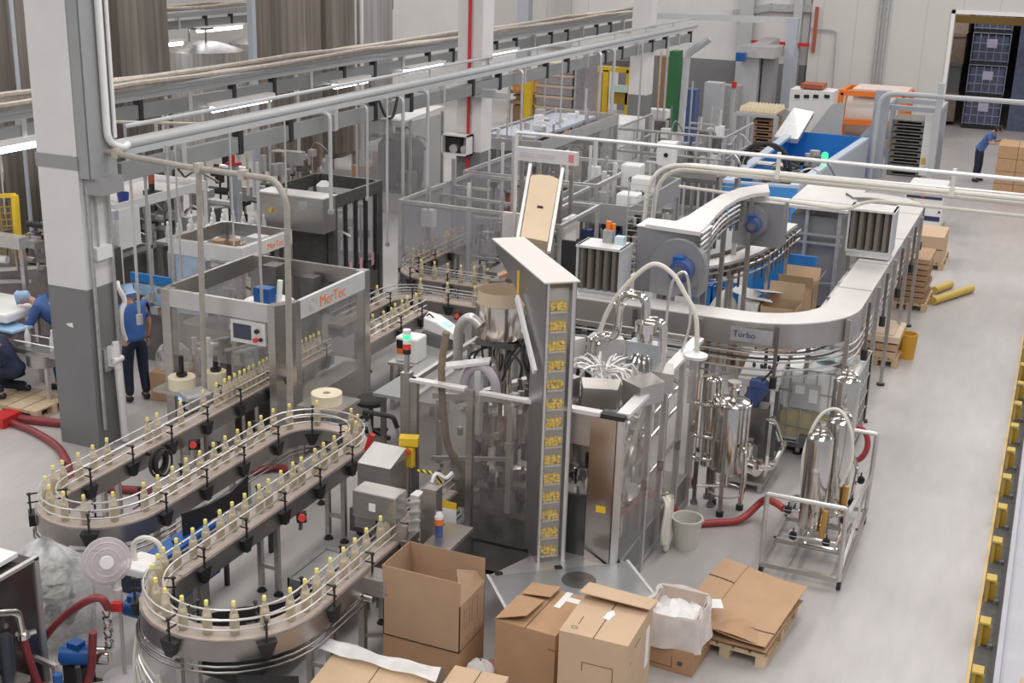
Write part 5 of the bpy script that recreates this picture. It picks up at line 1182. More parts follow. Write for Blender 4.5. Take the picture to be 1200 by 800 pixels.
m = MB(); m.box(-2.99, 8.778, .70, -2.72, 8.78, .705).box(-2.99, 8.778, .62, -2.984, 8.78, .70).box(-2.724, 8.778, .3, -2.718, 8.78, .70); obj('cut_line', m, 'ink', t)
pallet('wooden_pallet', -3.25, 8.72, -2.55, 9.55, 'wooden pallet hidden under the large pale carton in front', 'woodp')
closed_carton('wide carton underneath the open carton beside the conveyor outlet', -4.93, 8.90, -4.16, 9.42, 0, .40, 'cardm', prints=False, name='carton')
t = open_carton('open carton with upright flaps standing on a wide carton beside the conveyor outlet', -4.92, 8.89, -4.16, 9.41, .40, .86, 'cardo', .23, .0, fl='fb')
obj('flap', MB().ext([(-4.92, 8.89, .86), (-4.92, 9.41, .86), (-4.93, 9.41, 1.09), (-4.93, 8.89, 1.09)], (.006, 0, 0)), 'cardo', t)
obj('flap', MB().ext([(-4.16, 8.90, .86), (-4.16, 9.41, .86), (-4.22, 9.36, .97), (-4.30, 9.12, 1.08)], (-.006, 0, .004)), 'cardo', t)
m = MB(); x = -4.159
for (a, b, c, d) in ((8.98, .60, 9.10, .78), (9.14, .60, 9.26, .80), (9.02, .46, 9.06, .50), (9.2, .46, 9.3, .54)):
    m.box(x, a, b, x + .001, a + .006, d).box(x, c - .006, b, x + .001, c, d).box(x, a, b, x + .001, c, b + .006).box(x, a, d - .006, x + .001, c, d)
obj('printed_mark', m, 'cardd', t); obj('slot', MB().box(-4.93, 8.888, .80, -4.87, 8.889, .806), 'ink', t)
obj('contents', MB().obox((-4.45, 9.2, .66), (.3, .25, .02), .3).obox((-4.7, 9.1, .64), (.25, .2, .02), -.2), 'paper', t)
# cartons at the bottom edge
closed_carton('carton under white film at the bottom edge of the view', -4.95, 7.35, -4.05, 8.20, 0, .58, 'cardl', .12, prints=False)
closed_carton('small low carton between the film-covered carton and the tan carton', -3.98, 7.9, -3.50, 8.5, 0, .56, 'cardl', .08, prints=False)
rows = []
rnd = random.Random(5)
for i in range(13):
    row = []
    for j in range(11):
        u, v = i / 12, j / 10; x = -5.20 + 1.2 * u - .10 * v; y = 8.10 + .45 * v
        z = .615 + .03 * sin(7 * u + 2 * v) * v + .012 * (1 + sin(17 * u + 5 * v)) - .42 * max(0, v - .45) * 1.6
        row.append((x, y, z))
    rows.append(row)
m = MB().grid(rows); one('white_film', m, 'bagwhite', 'crumpled white film draped over the carton at the bottom edge', 'plastic film')
m = MB().sph((-3.98, 8.95, .22), .14, 14, (1, .9, .9)); rnd = random.Random(2)
m.v = [(x + rnd.uniform(-.012, .012), y + rnd.uniform(-.012, .012), z + rnd.uniform(-.012, .012)) for x, y, z in m.v]
one('film_ball', m, 'bagwhite', 'crumpled ball of clear film lying between the front cartons', 'plastic film')
one('red_wrapper', MB().sph((-3.93, 9.22, .12), .12, 10, (1, .8, .7)), 'redpink', 'pink and red wrapper lying behind the ball of film', 'wrapper')
one('film_ball_stand', MB().box(-4.12, 8.82, 0, -3.84, 9.08, .09), 'card', 'low strip of cardboard under the ball of film', 'cardboard')
# film-lined box
t = closed_carton('low brown carton under the film-lined carton beside the pallet', -2.88, 10.05, -2.32, 10.68, 0, .25, 'cardm', -.06, prints=False)
obj('printed_mark', MB().box(-2.78, 10.048, .05, -2.52, 10.05, .056).box(-2.78, 10.048, .05, -2.774, 10.05, .17).box(-2.526, 10.048, .05, -2.52, 10.05, .17).box(-2.47, 10.048, .09, -2.42, 10.05, .13), 'ink', t)
t = thing('film_lined_box', 'carton lined with translucent white film and filled with white plastic parts', 'box', (-2.6, 10.36, .25))
x0, x1, y0, y1 = -2.83, -2.37, 10.12, 10.61
m = MB(); m.box(x0, y0, .255, x1, y0 + .01, .52).box(x0, y1 - .01, .255, x1, y1, .56).box(x0, y0, .255, x0 + .01, y1, .52).box(x1 - .01, y0, .255, x1, y1, .52).box(x0, y0, .252, x1, y1, .26); obj('carton_body', m, 'cardpk', t)
def ring(rx, ry, z, w=0., n=36, ph=0.):
    out = []
    for k in range(n + 1):
        a = 2 * pi * (k % n) / n; c, s = cos(a), sin(a); q = max(abs(c), abs(s)) ** .8
        out.append((-2.60 + rx * c / q + w * sin(7 * a + ph), 10.365 + ry * s / q + w * sin(5 * a + ph), z + .5 * w * sin(4 * a + ph)))
    return out
obj('film_liner', MB().grid([ring(.32, .34, .24, .02, ph=1), ring(.29, .315, .33, .012), ring(.285, .31, .52, .01), ring(.27, .30, .56, .015), ring(.245, .27, .54, .012), ring(.23, .26, .40, .012)]), 'bagwhite3', t)
m = MB(); rnd = random.Random(9); rows = []
for i in range(10):
    rows.append([(-2.83 + .46 * i / 9, 10.11 + .5 * j / 9, .43 + .09 * sin(pi * i / 9) * sin(pi * j / 9) + rnd.uniform(-.03, .04)) for j in range(10)])
m.grid(rows); obj('white_contents', m, 'paper', t, kind='stuff')
# pallet of flattened cartons
pallet('wooden_pallet', -2.52, 10.50, -1.72, 11.62, 'wooden pallet carrying wavy flattened cartons in front of the trolley', 'woodp', rz=-.07)
for k, (dx, dy, z, sx, sy, rz, m_, am, s_) in enumerate(((0, 0, .146, .84, 1.12, -.05, 'card', .008, 1), (.02, -.04, .175, .84, 1.10, -.12, 'cardm', .016, 2), (-.02, .0, .215, .88, 1.16, -.10, 'cardm', .028, 3), (-.01, .03, .262, .90, 1.22, -.13, 'cardm2', .034, 5))):
    wavy_sheet('flattened_carton', 'wavy flattened carton, %s of the four on the pallet before the trolley' % ('lowest', 'second from bottom', 'third from bottom', 'topmost')[k], -2.13 + dx, 11.06 + dy, z, sx, sy, rz, m_, am, s_, 'flattened cartons on the pallet', slots=((-.5, .18, -.2, .18), (.2, -.3, .5, -.3), (-.2, -.5, -.2, .5)) if k == 3 else ())
m = MB().obox((-2.33, 10.70, .43), (.14, .17, .004), .4); one('white_slip', m, 'paper', 'torn white paper slip lying on the flattened cartons', 'paper')
M['fangrey'] = mat('fan_plastic', (.58, .54, .55), .4)
M['fanfilm2'] = glass('fan_blade_plastic', (.66, .58, .64), .6, .3)
M['filmgrey'] = mat('crumpled_film', (.42, .42, .39), .35, noise=.3, scale=10)
M['casing2'] = mat('dark_cabinet_steel', (.13, .12, .115), .25, .8, noise=.35, scale=1.2)
M['canister'] = mat('dark_canister', (.025, .03, .045), .3)
M['petwhite'] = mat('white_bottle', (.70, .70, .70), .4)
M['pinkish'] = mat('pinkish_closures', (.48, .40, .42), .5, noise=.2, scale=20)
M['yellowd'] = mat('shaded_yellow', (.42, .27, .03), .5)  # darker yellow tone
# ================================================================ lower left corner
t = thing('pedestal_fan', 'pale translucent pedestal fan with round head and slim stand', 'fan', (-6.95, 7.80, 0))
c = Vector((-7.04, 7.78, 1.16)); d = (Vector((0, 0, H)) - c); d.z *= .55; d.normalize()
ux = d.cross(Vector((0, 0, 1))).normalized(); uy = ux.cross(d).normalized()
def disc(c, d, prof, n=28):
    m = MB(); vs = []; fs = []
    for (r, h) in prof:
        for j in range(n):
            a = 2 * pi * j / n; vs.append(c + d * h + (ux * cos(a) + uy * sin(a)) * r)
    for i in range(len(prof) - 1):
        for j in range(n): fs.append((i * n + j, i * n + (j + 1) % n, (i + 1) * n + (j + 1) % n, (i + 1) * n + j))
    return m.add(vs, fs, True)
cg = obj('guard_cage', disc(c, d, [(.06, .085), (.14, .075), (.195, .03), (.205, 0), (.195, -.03), (.14, -.075), (.06, -.085)]), 'fanfilm', t)
m = MB()
for rr, hh in ((.205, 0), (.17, .055), (.12, .078)): m.tube([c + d * hh + (ux * cos(2 * pi * k / 28) + uy * sin(2 * pi * k / 28)) * rr for k in range(28)], .005, 5, True)
obj('guard_rings', m, 'fangrey', t)
obj('hub_badge', disc(c, d, [(0, .10), (.055, .098), (.062, .085), (.062, .07)]), 'white', t)
for k in range(3):
    a0 = 2 * pi * k / 3; m = MB(); rows = []
    for i in range(5):
        r = .04 + .14 * i / 4; rows.append([c + d * (-.02 + .03 * (j / 3 - .5)) + (ux * cos(a0 + (j / 3 - .5) * 1.5) + uy * sin(a0 + (j / 3 - .5) * 1.5)) * r for j in range(4)])
    m.grid(rows); obj('fan_blade', m, 'fanfilm2', t)
obj('motor_housing', MB().cyl(c - d * .06, c - d * .20, .065, .05, 14), 'fangrey', t)
obj('neck', MB().cyl(c - d * .13 + Vector((0, 0, -.02)), (-6.96, 7.80, .86), .026, .03, 10).cyl((-6.96, 7.80, .72), (-6.96, 7.80, .90), .04, n=10), 'fangrey', t)
obj('pole', MB().cyl((-6.95, 7.80, .03), (-6.95, 7.80, .78), .017, n=10), 'fangrey', t)
obj('base', MB().lathe((-6.95, 7.80, 0), [(0, .05), (.05, .05), (.19, .02), (.20, 0), (0, 0)], 24), 'fangrey', t)
obj('red_dial', MB().obox((-6.93, 7.74, .76), (.10, .05, .08), .4), 'red', t)
bag('plastic_bag', 'large clear plastic bag full of crumpled film behind the pedestal fan', (-8.02, 8.10, 0), .42, .36, .98, 'bagfilm', 1)
m = MB(); rnd = random.Random(4)
for k in range(26):
    a = rnd.uniform(0, 2 * pi); r = rnd.uniform(0, .26); m.sph((-8.02 + r * cos(a), 8.10 + r * .85 * sin(a), rnd.uniform(.12, .72)), rnd.uniform(.06, .13), 7, (1, 1, .7))
m.v = [(x + rnd.uniform(-.02, .02), y + rnd.uniform(-.02, .02), max(.02, z + rnd.uniform(-.02, .02))) for x, y, z in m.v]
for i in range(len(m.s)): m.s[i] = False
one('bag_filling', m, 'filmgrey', 'crumpled clear film stuffed inside the large plastic bag', 'plastic film', kind='stuff')
t = thing('steel_cabinet', 'dark reflecting steel cabinet cut off by the left edge', 'cabinet', (-7.85, 6.9, 0))
obj('cabinet_body', MB().box(-8.3, 6.2, .06, -7.46, 7.40, 1.26), 'casing2', t)
obj('edge_trim', MB().box(-7.47, 7.36, .06, -7.44, 7.41, 1.28).box(-7.48, 6.2, 1.26, -7.44, 7.41, 1.29), 'ssl', t)
obj('cabinet_top', MB().box(-8.3, 6.2, 1.29, -7.58, 7.32, 1.33), 'whiteg', t)
obj('plinth', MB().box(-8.2, 6.3, 0, -7.5, 7.35, .06), 'black', t)
t = thing('inlet_pipework', 'chrome elbow pipe with clamp, dark canister and red hose in front of the steel cabinet', 'pipework', (-7.3, 6.9, 0))
obj('elbow_pipe', MB().tube(fillet([(-7.38, 6.3, 1.30), (-7.34, 7.02, .98), (-7.34, 7.05, .74)], .05), .034, 10), 'chrome', t)
obj('pipe_clamp', MB().cyl((-7.34, 7.05, .76), (-7.34, 7.05, .72), .06, n=14).bar((-7.34, 7.05, .74), (-7.28, 7.14, .75), .03), 'chrome', t)
obj('red_hose', MB().tube(spline([(-7.34, 7.05, .72), (-7.33, 7.08, .5), (-7.30, 7.12, .25), (-7.25, 7.1, .05)], 5), .036, 10), 'hose', t)
obj('canister', MB().lathe((-7.30, 6.82, .45), [(0, 0), (.055, .0), (.06, .03), (.06, .40), (.045, .43), (0, .43)], 18), 'canister', t)
obj('canister_stand', MB().box(-7.42, 6.7, .40, -7.2, 6.95, .45).bar((-7.34, 6.8, 0), (-7.34, 6.8, .4), .04).bar((-7.24, 6.9, 0), (-7.24, 6.9, .4), .04), 'ss', t)
t = thing('drum_pump', 'small bright blue pump with red hose and chain of steel couplings', 'pump', (-7.2, 7.5, 0))
obj('blue_motor', MB().cyl((-7.36, 7.50, .30), (-7.12, 7.60, .30), .095, n=18).cyl((-7.38, 7.49, .30), (-7.36, 7.50, .30), .075, n=18).cbox(-7.24, 7.54, .41, .12, .1, .06), 'motorb', t)
obj('motor_foot', MB().cbox(-7.24, 7.55, .12, .2, .18, .2).cbox(-7.24, 7.55, .01, .3, .26, .02), 'black', t)
obj('pump_head', MB().cyl((-7.12, 7.60, .30), (-6.98, 7.66, .30), .08, n=14), 'chrome', t)
obj('frame', MB().bar((-7.6, 7.3, .36), (-7.2, 7.25, .36), .04).bar((-7.58, 7.3, 0), (-7.58, 7.3, .36), .04).bar((-7.22, 7.25, 0), (-7.22, 7.25, .36), .04), 'ssl', t)
m = MB()
for k in range(8): m.cyl((-6.93 + .02 * (k % 2), 7.6, .42 + .05 * k), (-6.91 - .02 * (k % 2), 7.6, .455 + .05 * k), .042 - .004 * (k % 3), n=10)
m.cyl((-6.92, 7.6, .3), (-6.92, 7.6, .82), .02, n=8); obj('coupling_chain', m, 'chrome', t)
obj('red_hose', MB().tube(spline([(-7.0, 7.50, .62), (-7.02, 7.5, .45), (-7.06, 7.5, .2), (-7.1, 7.45, .04)], 5), .036, 10), 'hose', t)
one('arched_red_hose', MB().tube(spline([(-7.75, 7.52, .10), (-7.55, 7.5, .42), (-7.31, 7.5, .69), (-7.05, 7.52, .90), (-6.93, 7.56, .93), (-6.90, 7.6, .82)], 6), .035, 10), 'hose', 'red hose arching in front of the plastic bag to the couplings', 'hose')
t = thing('cable_bundle', 'tangle of pale cables hanging under the front conveyor bend', 'cable', (-6.4, 7.6, 0))
for k in range(5): obj('cable', MB().tube(spline([(-6.75 + .04 * k, 7.85, .72 - .05 * k), (-6.66, 7.6 + .02 * k, .4), (-6.55 + .08 * k, 7.5, .06 + .04 * k), (-6.35 + .05 * k, 7.4, .2), (-6.2, 7.35, .5)], 5), .013, 6), 'ssl' if k % 2 else 'cream', t)
t = thing('low_machine_frame', 'low frame with blue valve and black levers at the lower left corner', 'machine', (-7.0, 7.1, 0))
obj('frame_bar', MB().bar((-7.1, 6.9, .3), (-6.7, 7.3, .3), .05).bar((-7.1, 6.9, 0), (-7.1, 6.9, .3), .05).bar((-6.7, 7.3, 0), (-6.7, 7.3, .3), .05), 'ss', t)
obj('blue_valve', MB().cyl((-6.98, 7.03, .30), (-6.98, 7.03, .48), .04, n=10), 'motorb', t); obj('black_lever', MB().cyl((-6.86, 7.14, .3), (-6.86, 7.14, .52), .025, n=8), 'black', t); obj('red_knob', MB().sph((-7.06, 6.95, .38), .04, 8), 'red', t)
# hoses on the floor by the column
one('red_floor_hose', MB().tube(spline([(-12.6, 11.9, .045), (-12.29, 11.91, .045), (-11.74, 11.80, .045), (-11.15, 11.57, .045), (-10.69, 11.25, .045), (-10.39, 10.97, .05), (-10.19, 10.82, .05), (-9.8, 10.8, .05), (-9.2, 11.0, .05)], 6), .05, 10), 'hose', 'red hose curving across the floor in front of the column', 'hose')
one('red_floor_hose', MB().tube(spline([(-12.6, 12.0, .05), (-12.2, 12.05, .05), (-11.6, 12.18, .05), (-11.3, 12.35, .05)], 6), .06, 10), 'hose', 'thicker straight red hose running to the left of the column', 'hose')
one('red_floor_hose', MB().tube(spline([(-9.1, 11.2, .05), (-8.5, 11.95, .05), (-8.2, 12.25, .05), (-7.6, 12.0, .05)], 6), .05, 10), 'hose', 'red hose on the floor between the bottle lanes', 'hose')
one('hose_coupling', MB().box(-12.45, 11.75, 0, -12.2, 12.1, .14), 'red', 'red floor coupling where two hoses meet at the left edge', 'coupling')
pallet('slatted_pallet', -13.3, 12.15, -12.0, 12.85, 'slatted wooden pallet on the floor at the left edge behind the hoses', 'woodp', None)
# round accumulation table by the workers
t = thing('steel_table', 'steel conveyor end table on a single leg left of the column', 'table', (-12.2, 12.75, 0))
obj('table_top', MB().box(-12.75, 12.62, .74, -11.55, 12.95, .80).lathe((-12.35, 12.75, .60), [(.24, 0), (.24, .16), (0, .16)], 20), 'ss', t)
obj('leg', MB().cyl((-12.2, 12.62, .1), (-12.2, 12.62, .66), .04, n=10), 'ssl', t)
for a in (.4, 2.5, 4.6): obj('foot', MB().bar((-12.2, 12.62, .12), (-12.2 + .3 * cos(a), 12.62 + .3 * sin(a), .02), .07, .05), 'black', t)
for s in (-1, 1): obj('guide_rail', MB().tube([(-12.75, 12.78 + .14 * s, .90), (-11.55, 12.78 + .14 * s, .90)], .012, 6), 'ssl', t)
for k, (x, lab) in enumerate(((-12.62, 'white-labelled bottle on the steel table nearest the left edge'), (-12.18, 'white-labelled bottle on the steel table nearest the column'))):
    bottle_proto(lab, (x, 12.75, .80), 'petwhite', 'white')['group'] = 'bottles on the steel table'
t = thing('hopper_cover', 'white domed lid over a pale blue tray at the left edge', 'machine', (-13.4, 13.2, 0))
obj('white_lid', MB().box(-14.4, 12.75, 1.06, -12.98, 13.6, 1.20), 'whiteg', t, bevel=.04); obj('blue_tray', MB().ext([(-14.4, 12.7, 1.0), (-12.8, 12.65, .98), (-12.75, 13.0, .98), (-14.4, 13.1, 1.0)], (0, 0, .03)), 'sheet', t)
for x in (-14.3, -13.05): obj('leg', MB().bar((x, 13.4, 0), (x, 13.4, 1.06), .06), 'ss', t)
m = MB(); rnd = random.Random(6)
for k in range(30): m.cbox(-13.3 + rnd.uniform(-.35, .4), 12.9 + rnd.uniform(-.25, .2), .83 + rnd.uniform(0, .07), .09, .07, .06)
one('bottle_preforms', m, 'pinkish', 'jumble of pale pinkish closures on the tray beneath the white lid', 'closures', kind='stuff')
# ---------------------------------------------------------------- yellow brackets along the dark floor channel
br = thing('floor_bracket', 'yellow guard bracket nearest the bottom edge along the dark channel', 'bracket', (.09, 10.9, 0), 'yellow brackets along the floor channel')
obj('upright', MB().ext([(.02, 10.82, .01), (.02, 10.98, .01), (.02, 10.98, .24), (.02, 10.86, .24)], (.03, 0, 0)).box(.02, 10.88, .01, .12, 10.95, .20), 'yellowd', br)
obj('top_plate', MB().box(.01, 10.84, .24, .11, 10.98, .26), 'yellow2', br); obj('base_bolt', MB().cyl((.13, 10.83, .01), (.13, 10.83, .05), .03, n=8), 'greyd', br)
y = 11.85; k = 1
while y < 45: dup(br, (.09, y, 0), 'yellow guard bracket, %s from the bottom edge along the dark channel' % nth(k)); y += .95; k += 1
one('wood_block', MB().box(.42, 10.75, .10, .60, 11.0, .22), 'cardl', 'small tan block lying on the grey plinth at the bottom right corner', 'block')
M['rustred'] = mat('rust_red', (.36, .09, .05), .5)
M['navyblue'] = mat('navy_blue_plastic', (.04, .06, .28), .4)
M['filmblue'] = glass('pale_blue_film', (.50, .62, .78), .7, .3, noise=.15)
M['ssd2'] = mat('deep_steel', (.16, .155, .15), .35, .7, noise=.15)
M['pinkt'] = mat('pink_tag', (.72, .42, .44), .5)
M['greyglass2'] = glass('mauve_grey_panel', (.46, .45, .49), .26, edge=.3)
M['copper'] = mat('copper_plate', (.50, .27, .18), .35, .4)
M['redmark'] = mat('red_mark', (.62, .20, .22), .5)
M['fadedletter'] = mat('faded_lettering', (.55, .50, .56), .5)
M['deckb'] = mat('blue_grey_deck', (.42, .45, .54), .4)
M['paleblue'] = mat('pale_blue_rim', (.50, .58, .70), .4)
M['ivory'] = mat('ivory_tank', (.66, .63, .58), .4)
M['pinktarp'] = mat('pinkish_tarp', (.72, .60, .54), .7)
M['greyblue'] = mat('blue_grey_paint', (.40, .43, .48), .45)
M['palletd'] = mat('weathered_pallet', (.20, .19, .175), .8, noise=.25)
M['mauveg'] = mat('wrapped_goods', (.36, .33, .36), .5, noise=.15)
M['orangey'] = mat('orange_crates', (.62, .27, .06), .5, noise=.4, scale=8)
M['paleg'] = mat('pale_green_lamp', (.62, .80, .76), .4)
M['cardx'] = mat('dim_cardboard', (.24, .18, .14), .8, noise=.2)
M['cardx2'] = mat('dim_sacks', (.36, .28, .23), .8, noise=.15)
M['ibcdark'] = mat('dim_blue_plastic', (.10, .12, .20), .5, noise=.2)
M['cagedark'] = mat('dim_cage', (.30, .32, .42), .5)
M['lilac'] = mat('lilac_label', (.55, .52, .66), .6)
M['rackbeam'] = mat('rack_beam_paint', (.20, .12, .03), .5)
M['petclear'] = glass('clear_blueish_plastic', (.72, .76, .78), .5, .15)
# ================================================================ machines further back
def clutter(t, x0, y0, z0, x1, y1, z1, n, seed, name='mechanism', mats=('ss', 'ssd', 'ssl', 'black'), sz=(.05, .22)):
    rnd = random.Random(seed); ms = [MB() for _ in mats]
    for k in range(n):
        m = ms[k % len(mats)]; c = (rnd.uniform(x0, x1), rnd.uniform(y0, y1), rnd.uniform(z0, z1)); a, b, d = [rnd.uniform(*sz) for _ in range(3)]; q = rnd.random()
        if q < .45: m.cbox(*c, a, b, d)
        elif q < .7: m.cyl((c[0], c[1], c[2] - d / 2), (c[0], c[1], c[2] + d / 2), a * .4, n=10)
        elif q < .85: m.cyl((c[0] - a, c[1], c[2]), (c[0] + a, c[1], c[2]), b * .25, n=8)
        else: m.tube(spline([c, (c[0] + a, c[1], c[2] + d), (c[0] + 2 * a, c[1] + b, c[2])], 4), .02, 6)
        if q < .45: m.bar((c[0], c[1], z0), c, .03)
    for m, mm in zip(ms, mats): obj(name, m, mm, t, kind='stuff')

def slab(m, px0, py0, px1, py1, y, d):
    a = aty(px0, (py0 + py1) / 2, y); b = aty(px1, (py0 + py1) / 2, y); u = aty((px0 + px1) / 2, py0, y); v = aty((px0 + px1) / 2, py1, y)
    return m.box(a[0], y, v[2], b[0], y + d, u[2])
def floor_slab(m, px0, py0, px1, py1, y, d):
    a = aty(px0, (py0 + py1) / 2, y); b = aty(px1, (py0 + py1) / 2, y); u = aty((px0 + px1) / 2, py0, y)
    return m.box(a[0], y, 0, b[0], y + d, u[2])

# a) second labelling machine
t = thing('labelling_machine', 'smaller pale-framed labelling machine with blue film between the column and the front labeller', 'labelling machine', (-10.92, 14.9, 0))
ss_frame('frame', t, -11.53, -10.30, 14.52, 15.85, 0, 2.1, .10, .20, 'ss')
obj('front_beam', MB().box(-11.53, 14.50, 1.88, -10.30, 14.53, 2.1), 'ssw', t)
bmr = obj('sign_beam', MB().box(-10.30, 14.52, 1.90, -10.27, 15.8, 2.1), 'ssw', t); text('lettering', 'MerTec', .13, 'orange', bmr, (-10.268, 15.15, 1.94), pi / 2, pi / 2)
obj('base_cabinet', MB().box(-11.5, 14.6, .05, -10.35, 15.8, .8), 'ss', t)
obj('blue_film_panel', MB().box(-11.42, 14.51, 1.0, -10.9, 14.52, 1.88), 'filmblue', t); obj('dark_window', MB().box(-10.88, 14.51, 1.3, -10.42, 14.52, 1.86), 'greyglass', t)
clutter(t, -11.3, 14.8, .85, -10.5, 15.6, 1.75, 40, 3); obj('motor_box', MB().box(-10.75, 15.3, 1.75, -10.5, 15.55, 2.05), 'greyl', t)
obj('brown_reel', MB().cyl((-11.15, 15.2, 1.85), (-11.15, 15.2, 1.98), .1, n=14).cyl((-10.95, 15.3, 1.85), (-10.95, 15.3, 1.98), .09, n=14), 'cardd', t)
# b) white aluminium-framed machine
t = thing('bottle_unscrambler', 'machine in a white aluminium frame with a white panel directly right of the column', 'machine', (-14.3, 17.1, 0))
ss_frame('frame', t, -15.0, -13.64, 15.9, 18.3, 0, 2.1, .10, .15, 'white')
for y in (16.7, 17.5): obj('post', MB().box(-13.74, y, 0, -13.66, y + .08, 1.98), 'ssw', t)
obj('mid_beam', MB().box(-13.72, 16.0, 1.2, -13.66, 18.2, 1.26), 'ssl', t); obj('white_panel', MB().box(-13.64, 15.92, 1.35, -13.62, 16.45, 2.0), 'whiteg', t)
obj('dark_panel', MB().box(-14.9, 16.0, .1, -13.8, 18.2, 1.1), 'ssd', t); clutter(t, -14.6, 16.2, 1.1, -13.9, 18.0, 1.9, 40, 5)
obj('top_deck', MB().box(-14.9, 16.0, 1.97, -13.75, 18.2, 2.0), 'ssw', t)
t = thing('signal_beacon', 'dark beacon with red-orange lens on top of the white aluminium frame', 'beacon', (-13.95, 17.2, 2.0)); obj('beacon_body', MB().cyl((-13.95, 17.2, 2.0), (-13.95, 17.2, 2.2), .05, n=10).box(-14.1, 17.15, 2.0, -13.8, 17.3, 2.07), 'black', t); obj('red_lens', MB().cyl((-13.95, 17.2, 2.2), (-13.95, 17.2, 2.42), .055, n=12), 'rustred', t)
one('blue_bucket', MB().lathe((-13.85, 16.35, 2.0), [(0, 0), (.08, 0), (.10, .2), (.09, .2), (.07, .02), (0, .02)], 14), 'navyblue', 'small dark blue bucket on top of the white aluminium frame', 'bucket')
t = thing('supply_desk', 'machine desk with blue edge and light blue film right of the column', 'machine', (-12.0, 14.9, 0))
obj('desk_body', MB().box(-12.5, 14.9, 0, -11.75, 15.6, .95), 'ssd', t); obj('blue_edge', MB().box(-12.55, 14.85, 1.25, -11.7, 14.9, 1.38), 'blue', t); obj('film_sheet', MB().box(-12.5, 14.86, .8, -11.75, 14.88, 1.22), 'sheet', t)
obj('grey_box', MB().box(-11.95, 15.0, 1.3, -11.72, 15.2, 1.75), 'greyl', t); clutter(t, -12.4, 14.7, .85, -11.7, 14.84, 1.2, 14, 8, mats=('ssl', 'black', 'white', 'cardd'), sz=(.05, .14))
# c) dark machine with grey cabinet
t = thing('bottle_rinser', 'dark glazed machine with long grey steel cabinet on its front behind the labeller', 'machine', (-11.7, 18.9, 0))
ss_frame('frame', t, -12.4, -11.02, 18.25, 19.95, 0, 2.1, .12, .22, 'ssd2')
cb = obj('grey_cabinet', MB().box(-12.24, 17.85, 1.53, -10.98, 18.25, 2.12), 'ss', t, bevel=.012); obj('cabinet_lid', MB().box(-12.26, 17.83, 2.12, -10.96, 18.27, 2.14), 'ssw', t)
obj('control_plate', MB().box(-11.9, 17.842, 1.93, -11.72, 17.848, 2.07).box(-11.45, 17.842, 1.92, -11.28, 17.848, 2.06), 'galv', cb); obj('isolator_knob', MB().cyl((-12.0, 17.85, 1.84), (-12.0, 17.81, 1.84), .035, n=10), 'yellow', cb)
for y in (18.6, 18.95, 19.3, 19.65): obj('door_post', MB().box(-11.06, y, .5, -11.01, y + .09, 1.9), 'black', t)
obj('side_window', MB().box(-11.05, 18.4, .75, -11.04, 19.85, 1.88), 'greyglass', t); obj('lower_panel', MB().box(-12.3, 18.3, .05, -11.04, 19.9, .72), 'ssd2', t)
obj('dark_interior', MB().box(-12.3, 19.0, .72, -11.9, 19.8, 1.8).box(-12.2, 18.3, .72, -11.2, 18.4, 1.5), 'ssd2', t); clutter(t, -12.1, 18.5, .75, -11.2, 19.7, 1.8, 40, 9, mats=('ssd', 'ssl', 'black', 'cardl'))
for k, y in enumerate((18.72, 19.08, 19.5)): obj('pink_tag', MB().box(-11.005, y, .62, -11.0, y + .09, .85), 'pinkt', t)
obj('white_valve', MB().lathe((-11.6, 18.9, 2.0), [(0, 0), (.12, 0), (.14, .12), (.06, .2), (0, .2)], 12), 'whiteg', t)
# d) far glazed machine with pale roof
t = thing('glazed_filling_booth', 'far glazed booth with broad pale roof in front of the middle column', 'machine', (-14.3, 27.0, 0))
obj('roof', MB().ext([(-15.1, 25.9, 2.25), (-13.5, 25.5, 2.25), (-13.6, 27.7, 2.32), (-15.1, 27.7, 2.32)], (0, 0, .04)), 'white', t)
for x in (-15.0, -13.6):
    for y in (25.95, 27.6): obj('post', MB().bar((x, y, 0), (x, y, 2.25), .06), 'ssl', t)
obj('glass_panel', MB().box(-15.0, 25.93, .5, -13.6, 25.94, 2.2).box(-13.6, 25.95, .5, -13.59, 27.6, 2.2), 'greyglass', t); obj('base_cabinet', MB().box(-15.0, 26.0, 0, -13.6, 27.6, .5), 'ssl', t)
obj('tank_drum', MB().lathe((-14.3, 26.8, 0), [(0, .5), (.5, .5), (.55, .8), (.55, 1.5), (.4, 1.7), (0, 1.7)], 20), 'ssd', t); clutter(t, -14.8, 26.2, .6, -13.8, 27.2, 1.8, 26, 11)
for k, (x, y, a, h, lab, m_) in enumerate(((-15.75, 27.6, .5, .75, 'tan carton on the floor beside the far glazed booth', 'card'), (-15.35, 27.9, .45, 1.1, 'taller open-flapped carton behind the tan carton by the far booth', 'cardl'))):
    closed_carton(lab, x - a / 2, y - a / 2, x + a / 2, y + a / 2, 0, h, m_, .1, prints=False)
for k, (p, lab) in enumerate((((452, 200), 'tall pale carton leaning at the foot of the far booth'), ((478, 225), 'white board standing below the far booth'))):
    q = at(*p, .5); one('upright_board', MB().box(q[0] - .2, q[1], 0, q[0] + .2, q[1] + .08 if k else q[1] + .35, 1.0), 'paper' if k else 'cardl', lab, 'board' if k else 'box')
